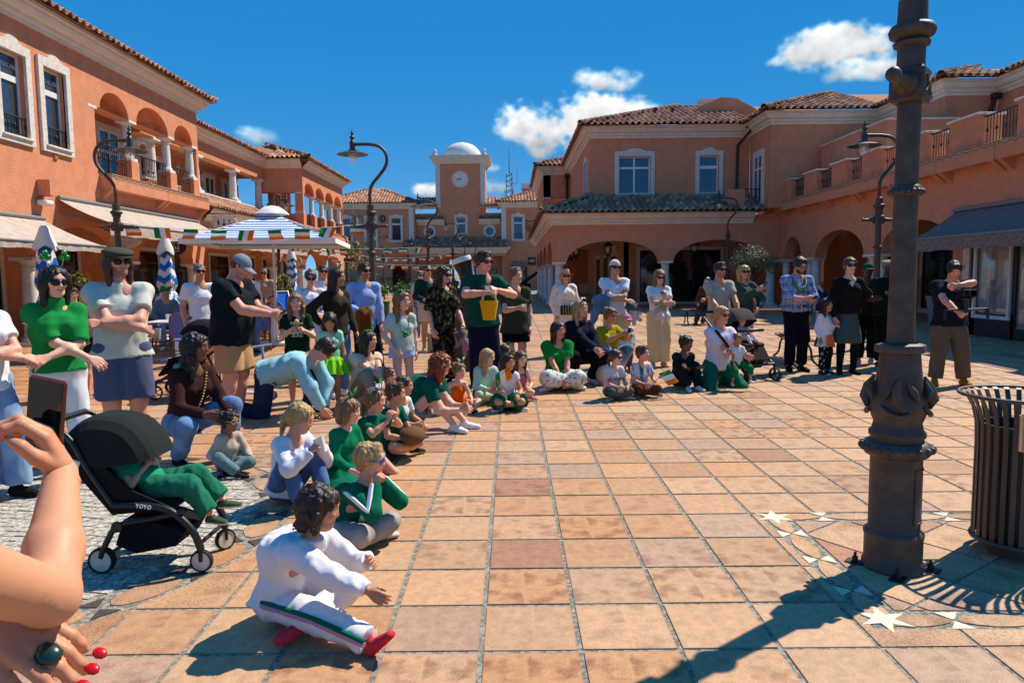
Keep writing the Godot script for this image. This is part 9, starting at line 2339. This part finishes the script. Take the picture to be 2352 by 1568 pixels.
		"bag_strap":
			var m := tn(C(.24, .14, .11)); var pts := []
			for i in 12:
				var u := i / 11.0
				pts.append(lerp(J.neck + T * V(-.06, .0, .02) * b, J.pel + T * V(.10, .06, .06) * b, u) + T * V(0, 0, .055 * sin(PI * u) + .025) * b)
			m.tube(pts, .012 * b, 6); put(m.done(M.cloth), "bag_strap", t)
		"black_band":
			var m := tn(C(.05, .05, .05)); var arc := []
			for i in 13:
				var a := lerpf(.0, PI, i / 12.0)
				arc.append(H * V(cos(a) * .42, .14 + sin(a) * .44, .0))
			m.tube(arc, .05 * J.hh, 6); put(m.done(M.cloth), "hair_band", t)
			var st := tn(C(.45, .33, .27)); var pts := []
			for i in 12:
				var u := i / 11.0
				pts.append(lerp(J.neck + T * V(-.05, .0, .03) * b, J.pel + T * V(.09, .05, .07) * b, u) + T * V(0, 0, .06 * sin(PI * u) + .02) * b)
			st.tube(pts, .013 * b, 6); put(st.done(M.cloth), "bag_strap", t)
		"waist_bag":
			var m := tn(C(.20, .20, .20)); m.rbox(J.pel + V(.0, .02, .115) * b, V(.17, .11, .05) * b, .02); m.col = lin(C(.62, .58, .42))
			for k in 5: m.box(J.pel + V(-.06 + .03 * k, .02, .142) * b, V(.008, .10, .003) * b)
			put(m.done(M.cloth), "striped_bag", t)
		"canvas_bag":
			var bg := thing("canvas_bag", "cream canvas bag slumped beside the kneeling woman in navy", "bag", t.transform * V(.30, .0, .25), .5); var m := tn(C(.76, .66, .56)); m.ball(V(0, .14, 0), V(.17, .19, .13), 16, 10); put(m.done(M.cloth), "bag", bg)
		"tights_v":
			var m := tn(C(.07, .06, .06))
			for k in ["l", "r"]: m.tube([J["kn" + k] + V(0, .06, 0) * b, J["kn" + k], lerp(J["kn" + k], J["an" + k], .3), J["an" + k]], [.042 * b, .036 * b, .037 * b, .024 * b], 12)
			put(m.done(M.cloth), "tights", t)
			var v := tn(C(.80, .76, .82)); v.prism(PackedVector2Array([W(-.035, .0), W(.035, .0), W(.0, -.085)]), .01, Transform3D(T * Basis(Vector3.RIGHT, -.25), J.neck + T * V(0, -.022, .072) * b)); put(v.done(M.cloth), "blouse", t)
		"near_hand":
			var nl := tn(C(.72, .03, .10)); var X: Transform3D = d.handl; var L: float = .10 * b
			for f in 4: nl.ball(J.wrl + X.basis * V((f - 1.5) * .15, -.20 - .02 * mag(f - 1.5), .93 - .05 * mag(f - 1.2)) * L, V(.055, .03, .07) * L, 8, 5, X.basis)
			put(nl.done(M.shiny), "nails", t)
			var rg := tn(C(.06, .20, .17)); rg.ball(J.wrl + X.basis * V(-.05, .03, .60) * L, V(.10, .07, .12) * L, 8, 6, X.basis); put(rg.done(M.shiny), "ring", t)
func belt(t: Node3D, J: Dictionary, c: Color, up: float):
	var b: float = J.b; var m := tn(c); var ring := []; var f: float = J.q.get("fat", 1.0)
	for i in 29:
		var a := TAU * i / 28.0
		ring.append(J.pel + J.T * V(cos(a) * .098 * f, up, sin(a) * .073 * f) * b)
	m.tube(ring, .011 * b, 6, false); m.col = lin(C(.7, .6, .35)); m.box(J.pel + J.T * V(0, up, .085 * f) * b, V(.03, .03, .006), J.T); put(m.done(M.cloth), "belt", t)
func held(what: Array, at: Transform3D, s: Dictionary):
	var eye: Vector3 = s.world * s.made.J.skull
	var to := (eye - at.origin).normalized(); var up := (Vector3.UP - to * to.y).normalized()
	var face := Transform3D(Basis(up.cross(to), up, to), at.origin)
	var o: Node3D
	match what[0]:
		"phone", "phone_blue", "action_camera", "phone_near":
			var near: bool = what[0] == "phone_near"
			var lbl: String = {"phone": "dark mobile phone in the hand of the %s" % short_name(s.label), "phone_blue": "blue mobile phone held up by the blonde woman in green", "action_camera": "small black action camera held by the woman in the mustard top", "phone_near": "large phone in an orange-edged case held up close by"}[what[0]]
			o = thing("mobile_phone", lbl, "phone", Vector3.ZERO); o.transform = face
			if near: o.transform = Transform3D(Basis(Vector3.UP, deg_to_rad(-12)) * Basis(Vector3.BACK, deg_to_rad(-9)), dp(102, 1005, 1.22))
			var sz := V(.074, .15, .009) if what[0] != "action_camera" else V(.05, .10, .03)
			var c: Color = {"phone": C(.06, .06, .07), "phone_blue": C(.10, .20, .42), "action_camera": C(.05, .05, .05), "phone_near": C(.42, .20, .06)}[what[0]]
			var m := tn(c); m.rbox(V(0, .03, 0), sz, .006); put(m.done(M.shiny), "case", o)
			var sc := tn(C(.02, .02, .03)); sc.box(V(0, .03, sz.z * .5 + .0008), V(sz.x - .006, sz.y - .008, .001)); put(sc.done(M.screen), "screen", o)
		"coffee", "papercup", "drink", "carton":
			o = thing({"coffee": "coffee_cup", "papercup": "paper_cup", "drink": "plastic_cup", "carton": "snack_pouch"}[what[0]], {"coffee": "takeaway coffee cup with dark lid held by the tweed-cap man", "papercup": "white paper cup in the ponytailed girl's hand", "drink": "clear plastic cup held by the %s" % short_name(s.label), "carton": "silver snack pouch held by the child in the black pushchair"}[what[0]], "cup" if what[0] != "carton" else "pouch", at.origin)
			var m := tn(C(.88, .87, .86)); m.lathe([W(.0, -.05), W(.028, -.05), W(.037, .055), W(.039, .058), W(.034, .056), W(.028, .0)], 18)
			if what[0] == "drink": put(m.done(M.clear), "cup", o); var dk := MB.new(); dk.lathe([W(.0, -.047), W(.027, -.047), W(.033, .02), W(.0, .02)], 16); put(dk.done(M.lemonade), "drink", o)
			elif what[0] == "coffee":
				for i in m.c.size(): m.c[i] = lin(C(.62, .46, .32)) if m.v[i].y < .02 else lin(C(.85, .83, .80))
				put(m.done(M.cloth), "cup", o); var ld := tn(C(.05, .05, .05)); ld.lathe([W(.041, .055), W(.041, .068), W(.036, .075), W(.0, .074)], 18); put(ld.done(M.shiny), "lid", o)
			if what[0] == "papercup": o.basis = Basis(Vector3.BACK, .3); put(m.done(M.cloth), "cup", o)
			if what[0] == "carton": var mc := tn(C(.70, .70, .72)); mc.rbox(V(0, .02, 0), V(.07, .11, .02), .008); put(mc.done(M.shiny), "pouch", o)
		"icecream":
			o = thing("ice_cream_cone", "ice cream cone held by the girl in the dark green jersey", "ice cream", at.origin + V(0, .01, .0)); var m := tn(C(.72, .50, .26)); m.lathe([W(.004, -.06), W(.024, .045), W(.0, .045)], 12); put(m.done(M.cloth), "cone", o); var q := tn(C(.80, .72, .50)); q.ball(V(0, .065, 0), V(.03, .032, .03)); put(q.done(M.cloth), "scoop", o)
		"flag", "flag_side":
			o = thing("paper_flag", "small tricolour paper flag held by the %s" % short_name(s.label), "flag", at.origin, .3 if what[0] == "flag" else .1, "small tricolour hand flags")
			var lean := Basis(Vector3.BACK, -.9) if what[0] == "flag_side" else Basis(Vector3.BACK, .5)
			var m := tn(C(.8, .75, .65)); m.tube([lean * V(0, -.06, 0), lean * V(0, .26, 0)], .004, 5); put(m.done(M.cloth), "stick", o)
			var fm := flag_mesh(.20, .14, 3)
			for k in 3: put(fm[k], "stripe", o, null, Transform3D(lean, lean * V(.10, .25, 0)))
		"jacket_brown", "denim_jacket":
			o = thing("jacket", "brown jacket draped over the arm of the man in pale blue" if what[0] == "jacket_brown" else "blue denim jacket bundled in the young man's arms", "jacket", at.origin)
			var x := Vox.new(); x.setup(V(-.3, -.6, -.25), V(.3, .2, .25), .022)
			if what[0] == "jacket_brown": x.bone(V(.0, .03, -.08), V(.0, .0, .12), .07, .07, .04); x.bone(V(0, .0, .0), V(.02, -.40, .0), .085, .07, .05, Vector3.RIGHT, 1.3); x.bone(V(-.06, -.05, .03), V(-.03, -.52, .05), .06, .05, .05)
			else: x.bone(V(-.1, .0, .06), V(.1, .04, .06), .07, .07, .04); x.bone(V(-.05, .0, .06), V(-.12, -.34, .04), .06, .05, .05, Vector3.RIGHT, 1.3); x.bone(V(.05, .0, .07), V(.08, -.3, .06), .06, .05, .05, Vector3.RIGHT, 1.3)
			x.rough(nz2, V(14, 5, 14), .03)
			put(mesh_of(garment(x, lin(C(.37, .24, .13) if what[0] == "jacket_brown" else C(.40, .50, .60)), "denim" if what[0] != "jacket_brown" else "", lin(C(.28, .38, .50)), 1.7), M.cloth), "cloth", o)
		"plush_elephant", "plush_dog":
			var el: bool = what[0] == "plush_elephant"
			o = thing("plush_toy", "grey and pink plush elephant hanging from the jumpsuit woman's hand" if el else "grey plush dog in the young man's arms", "toy", at.origin, .4)
			var x := Vox.new(); x.setup(V(-.2, -.36, -.15), V(.2, .12, .2), .014)
			var c1 := C(.42, .37, .36) if el else C(.33, .32, .33); var c2 := C(.70, .52, .62) if el else C(.75, .72, .70)
			x.bone(V(0, -.05, .02), V(.0, -.06, .04), .065, .06, .02); x.bone(V(.02, -.12, .0), V(.05, -.22, .01), .055, .065, .03)
			for q in [[.05, -.22, .0, .13, -.27, .05], [.03, -.23, .0, .02, -.33, .03], [.0, -.13, .0, -.08, -.2, .03], [.06, -.13, .0, .13, -.16, .04], [-.05, -.04, .0, -.11, -.06, .0], [.05, -.04, .0, .11, -.03, .0], [.0, -.07, .08, -.02, -.13, .12]]: x.bone(V(q[0], q[1], q[2]), V(q[3], q[4], q[5]), .032, .034, .015)
			x.rough(nz2, V(60, 60, 60), .006)
			var g := garment(x, lin(c1), "", lin(c1), 1.0)
			for i in g.v.size():
				if g.v[i].y < -.11: g.c[i] = lin(c2)
			put(mesh_of(g, M.cloth), "toy_body", o)
		"basket":
			o = thing("basket_bag", "yellow woven basket bag hanging from the arm of the tall man", "bag", at.origin + V(-.10, -.10, .02), .2)
			var m := tn(C(.85, .62, .08)); var pr := []
			for i in 15: pr.append(W(lerpf(.075, .115, i / 14.0) + .004 * (i % 2), -.22 + .017 * i))
			pr.push_front(W(.0, -.22)); m.lathe(pr, 22); put(m.done(M.cloth), "basket", o); var hn := tn(C(.80, .72, .62))
			for e in [-1.0, 1.0]: hn.tube(spath([V(-.09, .0, e * .05), V(-.05, .12, e * .03), V(.05, .12, e * .03), V(.09, .0, e * .05)], 4), .009, 6)
			put(hn.done(M.cloth), "handle", o)
		"camera":
			o = thing("video_camera", "black video camera on a two-handled rig held by the cameraman", "camera", Vector3.ZERO); o.transform = Transform3D(Basis(Vector3.UP, deg_to_rad(s.yaw)), at.origin)
			var m := tn(C(.045, .045, .05)); m.rbox(V(.02, .30, .0), V(.15, .11, .08), .012); m.lathe([W(.0, .0), W(.045, .0), W(.048, .09), W(.04, .095), W(.036, .06)], 18, V(.03, .30, .04), Basis(Vector3.RIGHT, PI / 2)); m.rbox(V(-.10, .34, .0), V(.07, .05, .05), .01); put(m.done(M.shiny), "camera_body", o)
			var r := tn(C(.06, .06, .065)); r.tube([V(0, -.12, 0), V(0, .24, 0)], .02, 8); r.tube([V(-.24, .08, 0), V(.24, .10, 0)], .014, 8); r.tube([V(-.24, .08, 0), V(-.25, -.05, .02)], .02, 8); r.tube([V(.24, .10, 0), V(.25, -.03, .02)], .02, 8); r.rbox(V(0, .23, 0), V(.12, .03, .09), .008); put(r.done(M.shiny), "rig", o)
func short_name(l: String) -> String:       # "girl in a white T-shirt" from a longer description
	var w := l.split(" "); return " ".join(w.slice(0, mini(8, w.size()))).trim_suffix(",")
